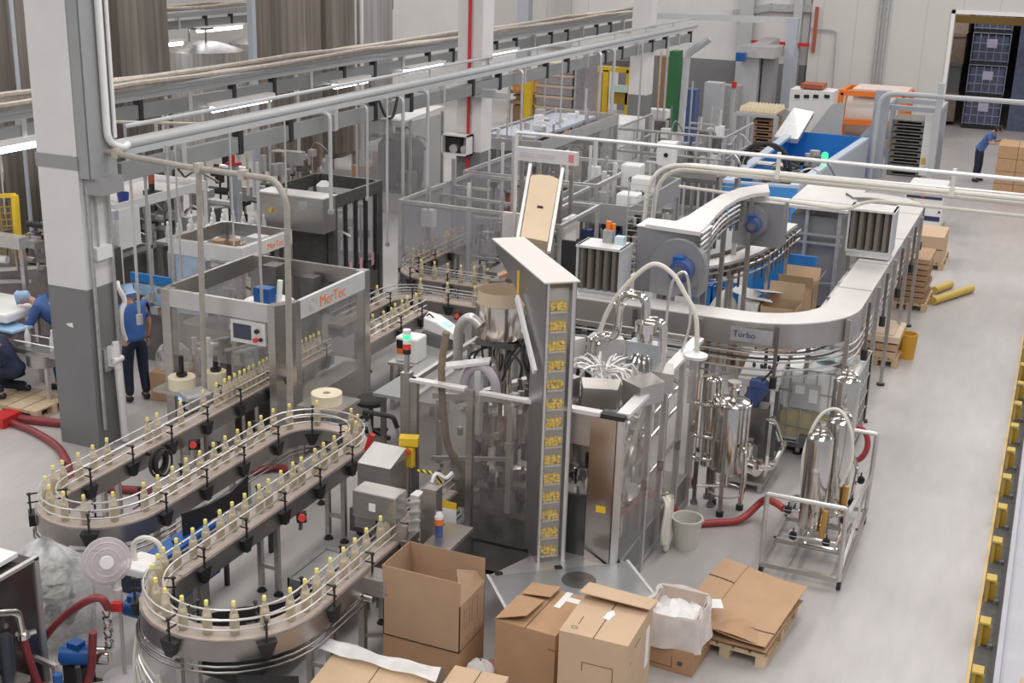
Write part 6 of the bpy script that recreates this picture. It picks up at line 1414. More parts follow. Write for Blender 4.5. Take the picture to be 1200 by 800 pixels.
# wall box on the middle column
t = thing('column_cabinet', 'white open-fronted cabinet with dark inside fixed to the middle column', 'cabinet', (-11.6, 23.2, 2.1))
q0 = aty(517, 158, 23.2); q1 = aty(548, 158, 23.2); z0 = aty(533, 182, 23.2)[2]; z1 = aty(533, 158, 23.2)[2]
obj('cabinet_shell', MB().box(q0[0], 23.2, z0, q1[0], 23.48, z0 + .03).box(q0[0], 23.2, z1 - .03, q1[0], 23.48, z1).box(q0[0], 23.2, z0, q0[0] + .03, 23.48, z1).box(q1[0] - .03, 23.2, z0, q1[0], 23.48, z1).box(q0[0], 23.45, z0, q1[0], 23.48, z1), 'white', t)
obj('dark_equipment', MB().box(q0[0] + .05, 23.32, z0 + .03, q1[0] - .2, 23.44, z1 - .08), 'black', t); obj('silver_equipment', MB().cyl((q0[0] + .25, 23.25, z0 + .12), (q0[0] + .25, 23.4, z0 + .12), .09, n=14).cyl((q0[0] + .5, 23.25, z0 + .12), (q0[0] + .5, 23.4, z0 + .12), .09, n=14), 'ssl', t)
one('red_riser_pipe', MB().tube([(-10.97, 23.44, 0), (-10.97, 23.44, 9)], .035, 8), 'red', 'red fire riser pipe up the face of the middle column', 'pipe')
# e) back glass enclosure with conveyors
t = thing('capping_enclosure', 'long grey glazed guard enclosure behind the back bottle lanes', 'machine', (-8.7, 19.5, 0))
gx = (-9.98, -7.55); gy = (18.6, 21.4)
ss_frame('frame', t, gx[0], gx[1], gy[0], gy[1], 0, 2.1, .07, .06, 'galv')
obj('glass_panel', MB().box(gx[0] + .01, gy[0] + .1, .15, gx[0] + .02, gy[1] - .1, 2.05), 'greyglass2', t); obj('glass_panel', MB().box(gx[0] + .08, gy[0] + .01, 1.3, gx[1] - .6, gy[0] + .02, 2.05), 'greyglass2', t)
obj('grey_door', MB().box(gx[1] - .55, gy[0], .3, gx[1] - .05, gy[0] + .04, 1.9), 'greyglass2', t); obj('pale_post', MB().box(-8.02, 18.5, .6, -7.72, 18.6, 2.12), 'ssw', t); obj('inner_rail', MB().bar((gx[0], 20.2, 1.9), (gx[1], 20.0, 1.9), .05).bar((-9.0, 19.6, 1.0), (gx[1], 19.6, 1.05), .05), 'galv', t)
clutter(t, -9.0, 19.4, .2, -7.7, 21.0, 1.7, 46, 13, mats=('ssd', 'ss', 'ssl', 'greyd')); obj('red_pump', MB().cyl((-8.6, 20.6, 1.2), (-8.6, 20.6, 1.6), .1, n=12), 'red', t)
t = thing('crate_erector', 'second glazed frame with pale top rails behind the grey enclosure', 'machine', (-8.9, 22.6, 0))
ss_frame('frame', t, -10.2, -7.5, 21.6, 24.2, 0, 2.1, .07, .07, 'ssl'); clutter(t, -9.9, 21.9, .2, -7.8, 23.8, 1.9, 70, 17, mats=('ssd', 'ss', 'ssl', 'rustred')); obj('glass_panel', MB().box(-10.19, 21.7, .2, -10.18, 24.1, 2.0), 'greyglass2', t)
t = thing('side_frame_machine', 'narrow glazed frame between the magazine and the capping enclosure', 'machine', (-7.35, 19.2, 0))
ss_frame('frame', t, -7.5, -6.95, 18.4, 20.2, 0, 2.05, .06, .06, 'ssl'); clutter(t, -7.4, 18.6, .2, -7.05, 20.0, 1.6, 30, 19)
# bottle lanes behind the labeller
lane2 = [(-9.8, 20.9), (-9.8, 18.75)] + arc(-9.2, 18.75, .6, pi, 1.5 * pi, 8) + [(-7.75, 18.15)]
bottle_conveyor(lane2, 'back bottle conveyor curving out of the grey glazed enclosure', (-9.3, 18.5, 0))
lane3 = [(-7.3, 17.1), (-8.7, 17.1)] + [(-8.73 + .5 * (cos(a) - 1) * 0 - .45 * sin(a) - .0, 16.65 + .45 * cos(a)) for a in [pi / 2 * i / 8 for i in range(9)]][1:] + [(-9.18, 15.2)]
bottle_conveyor(lane3, 'back bottle conveyor curving towards the rear of the front labelling machine', (-8.6, 16.4, 0))
lane4 = [(-8.45, 16.5), (-8.45, 14.7)]
bottle_conveyor(lane4, 'short bottle conveyor leaving the rear right corner of the front labeller', (-8.45, 15.6, 0), br0=.3)
for ps, lab in (([(-9.8, 18.8 + .19 * i) for i in range(5)], 'clear yellow-capped bottle, %s along the back lane where it enters the grey enclosure'), ([(-9.80 + random.uniform(-.07, .07), 19.75 + .1 * i) for i in range(10)], 'clear yellow-capped bottle, %s in the packed group inside the grey enclosure'), ([(-9.3 + .24 * i, 18.15) for i in range(6)], 'clear yellow-capped bottle, %s from the bend on the back cross lane'), ([(-9.16, 16.4)] + [(-8.78 + .47 * i, 17.1) for i in range(3)], 'clear bottle, %s along the back lane near the white printers'), ([(-8.45 + random.uniform(-.04, .04), 14.85 + .21 * i) for i in range(8)], 'clear yellow-capped bottle, %s on the short lane at the labeller rear')):
    for k, p in enumerate(ps): dup(P0, (p[0], p[1], ZC), lab % nth(k), None, 'bottles on the back lanes')
estop((-8.05, 16.95, .78), (.2, -1, .3), 'red stop button on the back lane above the white printers')
# white ink-jet printers
t = thing('inkjet_printer', 'white and dark grey ink-jet printer with blue display on its sloped front', 'printer', (-7.62, 15.55, .85))
obj('printer_body', MB().ext([(-7.95, 15.75, 1.02), (-7.95, 15.75, 1.2), (-7.70, 15.65, 1.2), (-7.36, 15.5, 1.12), (-7.33, 15.5, 1.02)], (.1, -.36, 0)), 'whiteg', t, bevel=.015); obj('dark_base', MB().obox((-7.55, 15.42, .93), (.5, .36, .18), -.3), 'greyd', t)
obj('blue_display', MB().obox((-7.47, 15.35, 1.165), (.13, .13, .012), -.3, 0, .24), 'screenb', t); obj('top_handle', MB().tube(spline([(-7.85, 15.5, 1.2), (-7.8, 15.48, 1.24), (-7.72, 15.46, 1.2)], 4), .012, 6), 'black', t)
t = thing('ink_cabinet', 'white box with black and orange front beside the ink-jet printer', 'printer', (-7.78, 14.95, .7))
obj('box_body', MB().box(-7.98, 14.78, .72, -7.64, 15.1, 1.08), 'whiteg', t, bevel=.03); obj('black_panel', MB().box(-7.95, 14.77, .92, -7.85, 14.78, 1.04), 'black', t); obj('orange_panel', MB().box(-7.95, 14.77, .84, -7.85, 14.78, .92), 'orange', t)
t = thing('printer_stand', 'steel table carrying the white printers', 'table', (-7.6, 15.2, 0)); obj('table_top', MB().box(-8.05, 14.7, .68, -7.2, 15.8, .72).box(-7.8, 15.25, .72, -7.3, 15.6, .84), 'ssl', t)
for x in (-8.0, -7.25):
    for y in (14.75, 15.75): obj('leg', MB().bar((x, y, 0), (x, y, .68), .05), 'ss', t)
t = thing('roller_track', 'dark steel table with pale edges in front of the white printers', 'table', (-7.0, 14.2, 0)); obj('table_top', MB().box(-7.5, 13.3, .78, -6.55, 14.9, .82), 'grey', t); obj('pale_edge', MB().box(-6.6, 13.3, .82, -6.5, 14.9, .88).box(-6.98, 13.3, .82, -6.9, 14.9, .86), 'ssl', t); obj('leg_frame', MB().bar((-6.6, 13.4, 0), (-6.6, 13.4, .78), .06).bar((-7.4, 13.4, 0), (-7.4, 13.4, .78), .06).bar((-6.6, 14.8, 0), (-6.6, 14.8, .78), .06).bar((-7.4, 14.8, 0), (-7.4, 14.8, .78), .06), 'ssd', t)
t = thing('office_chair', 'black swivel stool base with curved arm behind the labeller', 'chair', (-7.75, 13.7, 0))
for a in range(5): obj('leg', MB().bar((-7.75, 13.7, .12), (-7.75 + .28 * cos(a * 1.257), 13.7 + .28 * sin(a * 1.257), .05), .05, .04), 'black', t)
obj('gas_column', MB().cyl((-7.75, 13.7, .1), (-7.75, 13.7, .5), .03, n=10), 'black', t); obj('seat', MB().lathe((-7.75, 13.7, .5), [(0, 0), (.2, 0), (.21, .05), (.18, .08), (0, .08)], 18), 'rubber', t)
# f) carton-blank magazine
t = thing('carton_magazine', 'sloping magazine holding pale cardboard blanks between two white rails', 'magazine', (-7.1, 17.9, 0))
bl, br_, tr, tl = [Vector(aty(*p, y)) for p, y in (((610, 277), 17.55), ((642, 283), 17.55), ((655, 210), 18.9), ((622, 206), 18.9))]
nv = (br_ - bl).cross(tl - bl).normalized()
if nv.y > 0: nv = -nv
ux_ = (br_ - bl).normalized()
for k in range(4):
    o_ = nv * (-.05 * k); obj('cardboard_blank', MB().ext([bl + o_, br_ + o_, tr + o_, tr.lerp(tl, .25) + (tl - bl) * .04 + o_, tl.lerp(tr, .25) + (tl - bl) * .04 + o_, tl + o_], nv * -.04), 'cardw', t)
cc = bl.lerp(tr, .5); vy = (tl - bl).normalized(); obj('hand_slot', MB().ext([cc - ux_ * .05 - vy * .03 + nv * .003, cc + ux_ * .05 - vy * .03 + nv * .003, cc + ux_ * .05 + vy * .03 + nv * .003, cc - ux_ * .05 + vy * .03 + nv * .003], nv * .003), 'black', t)
for a, b in ((bl - ux_ * .04, tl - ux_ * .04), (br_ + ux_ * .04, tr + ux_ * .04)): obj('side_rail', MB().bar(a - vy * .25, b + vy * .3, .05), 'whiteg', t)
for a in (bl, br_): obj('leg', MB().bar((a.x, a.y + .2, 0), (a.x, a.y + .2, a.z), .06), 'ss', t)
for a in (tl, tr): obj('leg', MB().bar((a.x, a.y + .1, 0), (a.x, a.y + .1, a.z), .06), 'ss', t)
obj('white_crossbar', MB().bar(bl - vy * .1 + Vector((-.1, -.1, 0)), br_ - vy * .2 + Vector((-.1, -.3, 0)), .08), 'whiteg', t); obj('feed_shelf', MB().box(bl.x - .3, bl.y - .6, bl.z - .5, br_.x + .1, bl.y - .1, bl.z - .45), 'ssd', t)
t = thing('sign_beam', 'grey-white lettered beam with red mark above the cardboard magazine', 'sign', (-7.3, 19.6, 0))
a = aty(604, 172, 19.6); b = aty(676, 180, 19.6); c_ = aty(604, 186, 19.6); zz0 = (a[2] + c_[2]) / 2
obj('beam', MB().box(a[0], 19.6, c_[2] - .02, b[0], 19.72, a[2]), 'ssw', t); obj('red_mark', MB().box(b[0] - .14, 19.594, c_[2] + .03, b[0] - .05, 19.6, a[2] - .04), 'redmark', t)
obj('faded_lettering', MB().box(a[0] + .08, 19.594, c_[2] + .06, a[0] + .36, 19.6, a[2] - .07).box(a[0] + .40, 19.594, c_[2] + .06, a[0] + .72, 19.6, a[2] - .07), 'fadedletter', t)
for x in (a[0] + .1, b[0] - .1): obj('post', MB().bar((x, 19.68, 0), (x, 19.68, c_[2]), .06), 'ss', t)
one('copper_plates', MB().obox((-6.55, 15.6, 2.02), (.5, .14, .05), .6, 0, -.35).obox((-6.5, 15.75, 2.0), (.5, .12, .04), .6, 0, -.35), 'copper', 'two copper-coloured plates leaning between the magazine and the fan box', 'plate')
one('plate_rack', MB().box(-6.85, 15.4, 0, -6.3, 15.9, 1.88), 'ssd', 'dark steel rack under the copper-coloured plates', 'rack')
one('black_screen', MB().box(-6.0, 15.9, .2, -5.45, 15.94, 2.45), 'black', 'tall black sheet standing left of the fan behind the elevator', 'panel')
# g) packing machines in the middle distance
t = thing('case_packer', 'long grey packing machine with sloped glazed sides behind the sign beam', 'machine', (-10.6, 27.5, 0))
ss_frame('frame', t, -11.6, -9.95, 24.9, 30.0, 0, 2.2, .09, .25, 'ssl'); obj('dark_glass', MB().box(-9.97, 25.1, .6, -9.96, 29.9, 1.95), 'smoke', t); obj('dark_glass', MB().box(-11.5, 24.95, .6, -10.05, 24.96, 1.95), 'smoke', t); obj('base_cabinet', MB().box(-11.5, 25.0, 0, -10.05, 29.9, .6), 'ss', t)
obj('blue_grey_deck', MB().box(-11.5, 25.6, 2.1, -10.4, 29.6, 2.16), 'deckb', t); clutter(t, -11.4, 25.1, .7, -10.1, 29.5, 2.0, 60, 23); clutter(t, -11.4, 25.8, 2.16, -10.5, 29.4, 2.35, 16, 24, mats=('ssw', 'white', 'ssl'))
obj('cable_chain', MB().tube([(-10.5 + .35 * cos(a), 24.6, 1.35 + .3 * sin(a)) for a in [pi / 2 + i * pi / 10 for i in range(11)]] + [(-9.9, 24.6, 1.05)], .06, 6), 'ssd', t)
t = thing('white_sheet_cover', 'white cloth-like covers and fittings on the machine right of the middle column', 'machine', (-11.6, 27.6, 0))
obj('machine_base', MB().box(-12.4, 26.6, 0, -11.75, 28.4, 1.7), 'ssd', t); obj('white_cover', MB().box(-12.4, 26.6, 1.7, -11.75, 28.4, 1.85), 'white', t, bevel=.05); obj('hand_wheel', MB().tube([(-11.7 + .0, 26.9 + .25 * cos(a), 1.75 + .25 * sin(a)) for a in [i * pi / 8 for i in range(16)]], .03, 6, True), 'motor', t); obj('black_panel', MB().box(-12.55, 26.4, .6, -12.42, 26.5, 2.1), 'black', t)
t = thing('robot_cell', 'grey open-top cell with glazed sides and blue-grey equipment behind the fan boxes', 'machine', (-7.2, 21.6, 0))
ss_frame('frame', t, -8.0, -6.5, 20.5, 23.6, 0, 2.0, .12, .35, 'grey'); obj('glass_panel', MB().box(-6.52, 20.7, .5, -6.51, 23.4, 1.65), 'greyglass', t); clutter(t, -7.8, 20.8, .3, -6.7, 23.2, 1.7, 60, 29, mats=('motor', 'ssl', 'black', 'ssd'))
one('white_unit', MB().box(*aty(658, 260, 19.2)[:2], 1.0, *[aty(674, 242, 19.6)[0], 19.7], 1.95), 'whiteg', 'white upright unit to the right of the cardboard magazine', 'cabinet')
one('white_unit_stand', MB().box(-6.75, 18.9, 0, -6.2, 19.9, 1.0), 'ss', 'grey steel block under the white upright unit', 'stand')
def _bx(px, py, y): q = aty(px, py, y); return (q[0], y, q[2])
for k, (x, y, z, lab) in enumerate(((*_bx(737, 225, 23.0), 'white drive box, upper left of the cluster behind the cream pipes'), (*_bx(749, 242, 21.8), 'white drive box, middle one of the cluster behind the cream pipes'), (*_bx(732, 262, 20.9), 'larger pale box, lowest of the cluster behind the cream pipes'), (*_bx(778, 195, 26.5), 'white drive box with black eye farthest right of the cluster'))):
    t = thing('drive_box', lab, 'box', (x, y, 0), 'white boxes behind the cream pipes'); obj('box_body', MB().box(x - .19, y, z, x + .19, y + .35, z + .52), 'whiteg', t, bevel=.03); obj('black_eye', MB().cyl((x + .03, y, z + .25), (x + .03, y - .02, z + .25), .05, n=10), 'black', t); obj('stand', MB().bar((x, y + .18, 0), (x, y + .18, z), .12), 'galv', t)
t = thing('pick_and_place_unit', 'tangle of steel arms and hoses in front of the white drive boxes', 'machine', (-6.1, 20.3, 0)); obj('base_plate', MB().box(-6.5, 19.9, 0, -5.7, 20.8, .9), 'ssd', t); clutter(t, -6.4, 20.0, .9, -5.8, 20.7, 2.0, 50, 31, mats=('ssl', 'black', 'chrome', 'ssd'), sz=(.04, .16))
t = thing('step_ladder', 'leaning steel step ladder on the floor behind the bending cream pipes', 'ladder', (-6.0, 25.8, 0))
for dx in (-.2, .2): obj('side_rail', MB().bar((-6.2 + dx, 26.3, 1.6), (-5.8 + dx, 25.2, 0), .06), 'ssd', t); 
for dx in (-.2, .2): obj('side_rail', MB().bar((-6.25 + dx, 26.3, 1.6), (-6.5 + dx, 26.9, 0), .05), 'ssd', t)
for k in range(5): s_ = .12 + .18 * k; obj('tread', MB().bar((-6.2 + .4 * s_ - .2, 26.3 - 1.1 * s_, 1.6 - 1.6 * s_), (-6.2 + .4 * s_ + .2, 26.3 - 1.1 * s_, 1.6 - 1.6 * s_), .08, .03), 'ss', t)
obj('hoop', MB().tube([(-6.3 + .3 * cos(a), 26.4, 1.75 + .35 * sin(a)) for a in [i * pi / 10 for i in range(11)]], .02, 6), 'ssl', t)
t = thing('roller_conveyor', 'row of pale-legged roller conveyor stands on the floor left of the blue machine', 'conveyor', (-7.5, 29.5, 0))
obj('roller_bed', MB().box(-8.8, 29.2, .85, -6.8, 30.1, .95), 'ssd', t)
for k in range(6):
    for y in (29.3, 30.0): obj('leg', MB().bar((-8.7 + .36 * k, y, 0), (-8.7 + .36 * k, y, .85), .06), 'ssl', t)
obj('hand_rail', MB().tube([(-8.9, 29.1, 1.25), (-6.7, 29.1, 1.2)], .03, 6).bar((-8.8, 29.1, 0), (-8.8, 29.1, 1.25), .04).bar((-6.8, 29.1, 0), (-6.8, 29.1, 1.25), .04), 'ssw', t)
t = thing('white_cabinet_row', 'tall white cabinets seen beyond the case packer', 'cabinet', (-11.0, 34.0, 0))
for k in range(2): obj('cabinet_unit', MB().box(-11.3 + .02 * k, 32.3 + .9 * k, 0, -10.55 + .02 * k, 33.17 + .9 * k, 1.6), 'white', t)
one('white_panel_printer', MB().box(-11.2, 36.0, 1.3, -10.5, 36.4, 1.55).box(-11.1, 36.1, 0, -10.6, 36.35, 1.3), 'whiteg', 'small white device on a stand beyond the white cabinet row', 'device')
# h) raised walkway and guard rails
t = thing('raised_walkway', 'grey steel walkway with guard rails in front of the far wall', 'walkway', (-8.4, 31.5, 0))
obj('deck', MB().box(-10.2, 30.6, .62, -7.4, 33.6, .72), 'grey', t); obj('skirt', MB().box(-10.2, 30.6, 0, -7.4, 30.64, .62), 'greyp', t)
for (x, y) in ((-10.2, 30.6), (-9.5, 30.6), (-8.8, 30.6), (-8.1, 30.6), (-7.4, 30.6), (-10.2, 33.5), (-7.4, 33.5), (-7.4, 32.0)): obj('guard_post', MB().bar((x, y, 0), (x, y, 1.75), .07), 'galv', t)
for z in (1.2, 1.75): obj('guard_rail', MB().tube([(-10.2, 33.5, z), (-10.2, 30.6, z), (-7.4, 30.6, z), (-7.4, 33.5, z)], .035, 6), 'galv', t)
obj('stair', MB().ext([(-7.35, 30.7, 0), (-6.8, 30.7, 0), (-7.35, 30.7, .7)], (0, .7, 0)), 'grey', t)
clutter(t, -9.8, 31.5, .75, -7.7, 33.2, 1.6, 36, 37, mats=('grey', 'galv', 'ssd', 'white'), sz=(.1, .4))
# i) palletiser
t = thing('palletiser', 'tall grey palletiser head with blue motor in front of the back wall', 'machine', (-9.5, 42, 0))
m = MB(); floor_slab(m, 868, 62, 888, 112, 42, .8); obj('tower', m, 'greyl', t); m = MB(); floor_slab(m, 893, 60, 907, 112, 42.3, .6); obj('tower', m, 'grey', t)
m = MB(); slab(m, 866, 55, 908, 68, 41.8, 1.4); obj('head_beam', m, 'ssl', t); m = MB(); slab(m, 862, 62, 872, 72, 41.5, .3); obj('blue_motor', m, 'motorb', t); obj('inclined_arm', MB().bar(aty(880, 62, 42), aty(905, 48, 44), .5, .25), 'ssl', t)
t = thing('pallet_dispenser', 'grey frame with stacked pallets inside beside the blue machine', 'machine', (-8.1, 37.3, 0))
for x in (-8.7, -8.3, -7.5):
    for y in (37.0, 38.6): obj('post', MB().bar((x, y, 0), (x, y, 1.5), .12), 'greyl', t)
obj('top_rail', MB().bar((-8.7, 37, 1.5), (-7.5, 37, 1.5), .1).bar((-8.7, 38.6, 1.5), (-7.5, 38.6, 1.5), .1), 'greyl', t)
for k in range(8): one('stacked_pallet', MB().box(-8.2, 37.15, .02 + .17 * k, -7.6, 38.4, .05 + .17 * k).box(-8.2, 37.15, .12 + .17 * k, -7.6, 38.4, .15 + .17 * k).box(-8.2, 37.15, .05 + .17 * k, -8.08, 38.4, .12 + .17 * k).box(-7.72, 37.15, .05 + .17 * k, -7.6, 38.4, .12 + .17 * k), 'cardd', 'dark pallet, %s from the bottom inside the grey pallet dispenser' % nth(k), 'pallet', 'pallets in the dispenser')
t = thing('bottle_layer', 'layer of cream bottle tops on top of the pallet dispenser', 'bottles', (-8.1, 37.8, 1.5)); obj('tray', MB().box(-8.65, 37.1, 1.5, -7.55, 38.5, 1.56), 'card', t)
m = MB()
for i in range(11):
    for j in range(9): m.cyl((-8.6 + .1 * i, 37.2 + .15 * j, 1.56), (-8.6 + .1 * i, 37.2 + .15 * j, 1.70), .045, .02, 6)
obj('bottle_tops', m, 'reel', t, kind='stuff')
# j) blue machine, chute and orange frame
t = thing('depalletiser', 'bright blue open-topped machine with pale sloping rims and black hoses', 'machine', (-6.0, 31.5, 0))
A0, A1, A2, A3 = (-6.75, 28.0), (-5.1, 28.2), (-4.75, 36.4), (-7.0, 36.4)
def wall2(m, a, b, z0, z1, th=.06):
    d = Vector((b[0] - a[0], b[1] - a[1], 0)).normalized(); n_ = Vector((-d.y, d.x, 0)) * th
    m.add([(a[0], a[1], z0), (b[0], b[1], z0), (b[0] + n_.x, b[1] + n_.y, z0), (a[0] + n_.x, a[1] + n_.y, z0), (a[0], a[1], z1), (b[0], b[1], z1), (b[0] + n_.x, b[1] + n_.y, z1), (a[0] + n_.x, a[1] + n_.y, z1)], [(0, 3, 2, 1), (4, 5, 6, 7), (0, 1, 5, 4), (1, 2, 6, 5), (2, 3, 7, 6), (3, 0, 4, 7)]); return m
obj('front_wall', wall2(MB(), A0, A1, .0, 1.15), 'bluel', t); obj('side_wall', wall2(MB(), A1, A2, 0, 1.15), 'greyblue', t); obj('rear_wall', wall2(MB(), A2, A3, 0, 1.22), 'blue', t); obj('side_wall', wall2(MB(), A3, A0, 0, 1.15), 'blue', t)
obj('rim', wall2(wall2(wall2(MB(), A3, A0, 1.15, 1.22, .22), A1, A2, 1.15, 1.22, .2), A0, A1, 1.15, 1.2, .1), 'paleblue', t); obj('inner_floor', MB().poly((*A0, .35), (*A1, .35), (*A2, .35), (*A3, .35)), 'blue', t)
for dx in (0, .12): obj('black_hose', MB().tube([(-6.35 + dx + .55 * cos(a), 30.2, 1.15 + .62 * sin(a)) for a in [pi * i / 14 for i in range(15)]], .045, 8), 'rubber', t)
clutter(t, -6.4, 28.6, .4, -5.3, 32.5, 1.2, 60, 41, mats=('galv', 'black', 'ssl', 'ssd'), sz=(.1, .4)); obj('green_lamp', MB().cyl((-5.1, 31.4, 1.2), (-5.1, 31.4, 1.5), .04, n=8).cyl((-5.1, 31.4, 1.35), (-5.1, 31.4, 1.47), .08, n=10), 'green', t)
one('feed_chute', MB().ext([aty(907, 160, 35.5), aty(935, 163, 35.5), aty(954, 131, 36.6), aty(930, 126, 36.6)], (0, .0, -.12)).box(-7.3, 36.4, 0, -7.2, 36.5, 1.2).box(-6.5, 36.4, 0, -6.4, 36.5, 1.2), 'galv', 'pale sloping steel chute rising behind the blue machine', 'chute')
t = thing('control_cabinets', 'row of white control cabinets with a rusty lid behind the sloping chute', 'cabinet', (-7.1, 40, 0)); m = MB(); floor_slab(m, 925, 106, 976, 128, 40, 1.0); obj('cabinet_body', m, 'white', t)
for px_ in (931, 942, 953, 966): m = MB(); slab(m, px_, 111, px_ + 6, 115, 39.97, .03); obj('dark_handle', m, 'black', t)
m = MB(); slab(m, 938, 99, 964, 104, 40.1, .8); obj('rusty_lid', m, 'rustred', t)
t = thing('framed_tank', 'white cylindrical tank held in a bright orange steel frame', 'tank', (-5.5, 42, 0))
o = lambda px, py, y: Vector(aty(px, py, y))
p0, p1, p2, p3 = o(978, 166, 41), o(986, 108, 41), o(1061, 113, 41), o(1053, 169, 41); dv = Vector((0, 1.7, 0))
for a, b in ((p0, p1), (p1, p2), (p3, p2), (p0.lerp(p1, .42), p3.lerp(p2, .42)), (p0, p3)): obj('frame_bar', MB().bar(a, b, .16), 'orange', t); obj('frame_bar', MB().bar(a + dv, b + dv, .16), 'orange', t)
for a in (p1, p2, p0, p3): obj('frame_bar', MB().bar(a, a + dv, .14), 'orange', t)
obj('tank_shell', MB().cyl((p0.x + .2, 41.85, 1.15), (p3.x - .15, 41.85, 1.15), .74, n=24), 'ivory', t); obj('pink_tarp', MB().box(p1.x + .3, 41.2, p1.z + .02, p2.x, 42.8, p1.z + .12), 'pinktarp', t); 
for a in (p0, p3): obj('leg', MB().bar((a.x, 41, 0), a, .16).bar((a.x, 43, 0), a + dv, .16), 'orange', t)
one('leaning_grey_panel', MB().ext([(aty(945, 160, 39)[0], 39, 0), (aty(985, 165, 39)[0], 39, 0), aty(985, 165, 39), aty(990, 120, 39), aty(975, 122, 39), aty(945, 160, 39)], (0, .05, 0)), 'greyl', 'grey sheet panel sloping down beside the orange frame', 'panel')
t = thing('grey_gantry', 'pale grey gantry leg with a triangular gusset in front of the orange frame', 'gantry', (-4.8, 37, 0))
obj('column_leg', MB().ext([(-4.85, 37, 0), (-4.42, 37, 0), (-4.42, 37, 2.45), (-4.80, 37, 2.45)], (0, .35, 0)), 'greyblue', t); obj('gusset', MB().ext([(-5.6, 37.05, .45), (-4.8, 37.05, .2), (-4.8, 37.05, 1.55)], (0, .2, 0)), 'greyblue', t)
t = thing('pallet_cage', 'grey square-tube cage around a stack of dark pallets by the doorway', 'cage', (-3.85, 38, 0))
for x in (-4.55, -3.1):
    for y in (37.6, 39.4): obj('post', MB().bar((x, y, 0), (x, y, 1.95), .14), 'greyblue', t)
obj('top_rail', MB().bar((-4.55, 37.6, 1.95), (-3.1, 37.6, 1.95), .14).bar((-4.55, 39.4, 1.95), (-3.1, 39.4, 1.95), .14).bar((-3.1, 37.6, 1.95), (-3.1, 39.4, 1.95), .14).bar((-4.55, 37.6, 1.95), (-4.55, 39.4, 1.95), .14), 'greyblue', t)
obj('side_plate', MB().box(-3.45, 37.62, .1, -3.2, 37.66, 1.8), 'ssw', t); obj('yellow_label', MB().box(-3.42, 37.60, .42, -3.3, 37.61, .6), 'yellow2', t)
for k in range(9): one('stacked_pallet', MB().box(-4.35, 37.8, .02 + .18 * k, -3.4, 39.2, .05 + .18 * k).box(-4.35, 37.8, .12 + .18 * k, -3.4, 39.2, .15 + .18 * k).box(-4.35, 37.8, .05 + .18 * k, -4.2, 39.2, .12 + .18 * k).box(-3.55, 37.8, .05 + .18 * k, -3.4, 39.2, .12 + .18 * k), 'palletd', 'dark pallet, %s from the bottom inside the grey tube cage' % nth(k), 'pallet', 'pallets in the grey cage')
t = thing('bent_tube_barrier', 'grey tube barrier bending from a post and running right across the doorway', 'barrier', (-4.7, 36.6, 0))
zb = aty(1100, 113, 36.6)[2]; obj('tube', MB().tube(fillet([(-4.66, 36.6, 0), (-4.62, 36.6, zb), (.8, 36.6, zb)], .45, 6), .07, 10), 'greyl', t); obj('post', MB().bar((-3.05, 36.65, 0), (-3.05, 36.65, zb + .35), .16), 'greyl', t); obj('post', MB().bar((.7, 36.65, 0), (.7, 36.65, zb), .12), 'greyl', t)
# k) racks and stores in the far middle
t = thing('pallet_stack_rack', 'tall stack of pale layered pallets wrapped on one side beside a yellow post', 'rack', (-14.7, 38, 0))
for k in range(7): obj('layer', MB().box(-15.4, 38, .1 + .34 * k, -14.2, 39.2, .34 + .34 * k), 'mauveg', t); obj('pallet_layer', MB().box(-15.45, 37.98, .34 + .34 * k, -14.15, 39.22, .42 + .34 * k), 'cardw2', t)
obj('wrapped_side', MB().box(-14.14, 38, .1, -13.8, 39.2, 2.5), 'mauveg', t); obj('base', MB().box(-15.4, 38, 0, -13.9, 39.2, .1), 'greyd', t)
one('yellow_guard_post', MB().bar((-15.6, 37.8, 0), (-15.6, 37.8, 2.12), .22), 'yellow', 'yellow guard post left of the tall pallet stack', 'post')
t = thing('low_rack', 'low rack with orange crates and brown layers left of the yellow guard post', 'rack', (-16.6, 40, 0)); obj('orange_crates', MB().box(-17.1, 40, 1.25, -16.2, 40.8, 1.9), 'orangey', t); obj('shelf_layers', MB().box(-17.2, 40, .8, -16.1, 41, .9).box(-17.2, 40, 1.15, -16.1, 41, 1.25).box(-17.1, 40.1, .9, -16.2, 40.9, 1.1).box(-17.1, 40.1, .0, -16.2, 40.9, .75), 'cardd', t); obj('upright', MB().bar((-17.2, 40, 0), (-17.2, 40, 1.9), .08).bar((-16.1, 40, 0), (-16.1, 40, 1.9), .08), 'greyl', t)
t = thing('yellow_gantry', 'yellow steel gantry and hanging panels in the far store area', 'gantry', (-14.5, 42, 0))
m = MB(); slab(m, 685, 78, 737, 84, 42, .2); obj('cross_beam', m, 'yellow', t); m = MB(); floor_slab(m, 685, 84, 705, 120, 42.2, .1); obj('yellow_panel', m, 'yellow2', t); m = MB(); floor_slab(m, 706, 82, 712, 120, 42, .15); floor_slab(m, 733, 82, 737, 120, 42, .15); obj('post', m, 'yellow', t); m = MB(); slab(m, 715, 100, 735, 108, 41.9, .2); obj('pale_lamp', m, 'paleg', t); m = MB(); slab(m, 715, 108, 735, 122, 42, .2); obj('brown_box', m, 'yellowd', t); m = MB(); slab(m, 690, 70, 735, 77, 43, .3); obj('dark_load', m, 'greyd', t)
m = MB(); floor_slab(m, 783, 60, 793, 112, 41, .6); one('green_cabinet', m, 'greenp', 'tall dark green cabinet beside the third column', 'cabinet')
m = MB(); floor_slab(m, 770, 66, 782, 115, 42, .5); one('brown_locker', m, 'cardd', 'tall brown-grey locker left of the green cabinet', 'cabinet')
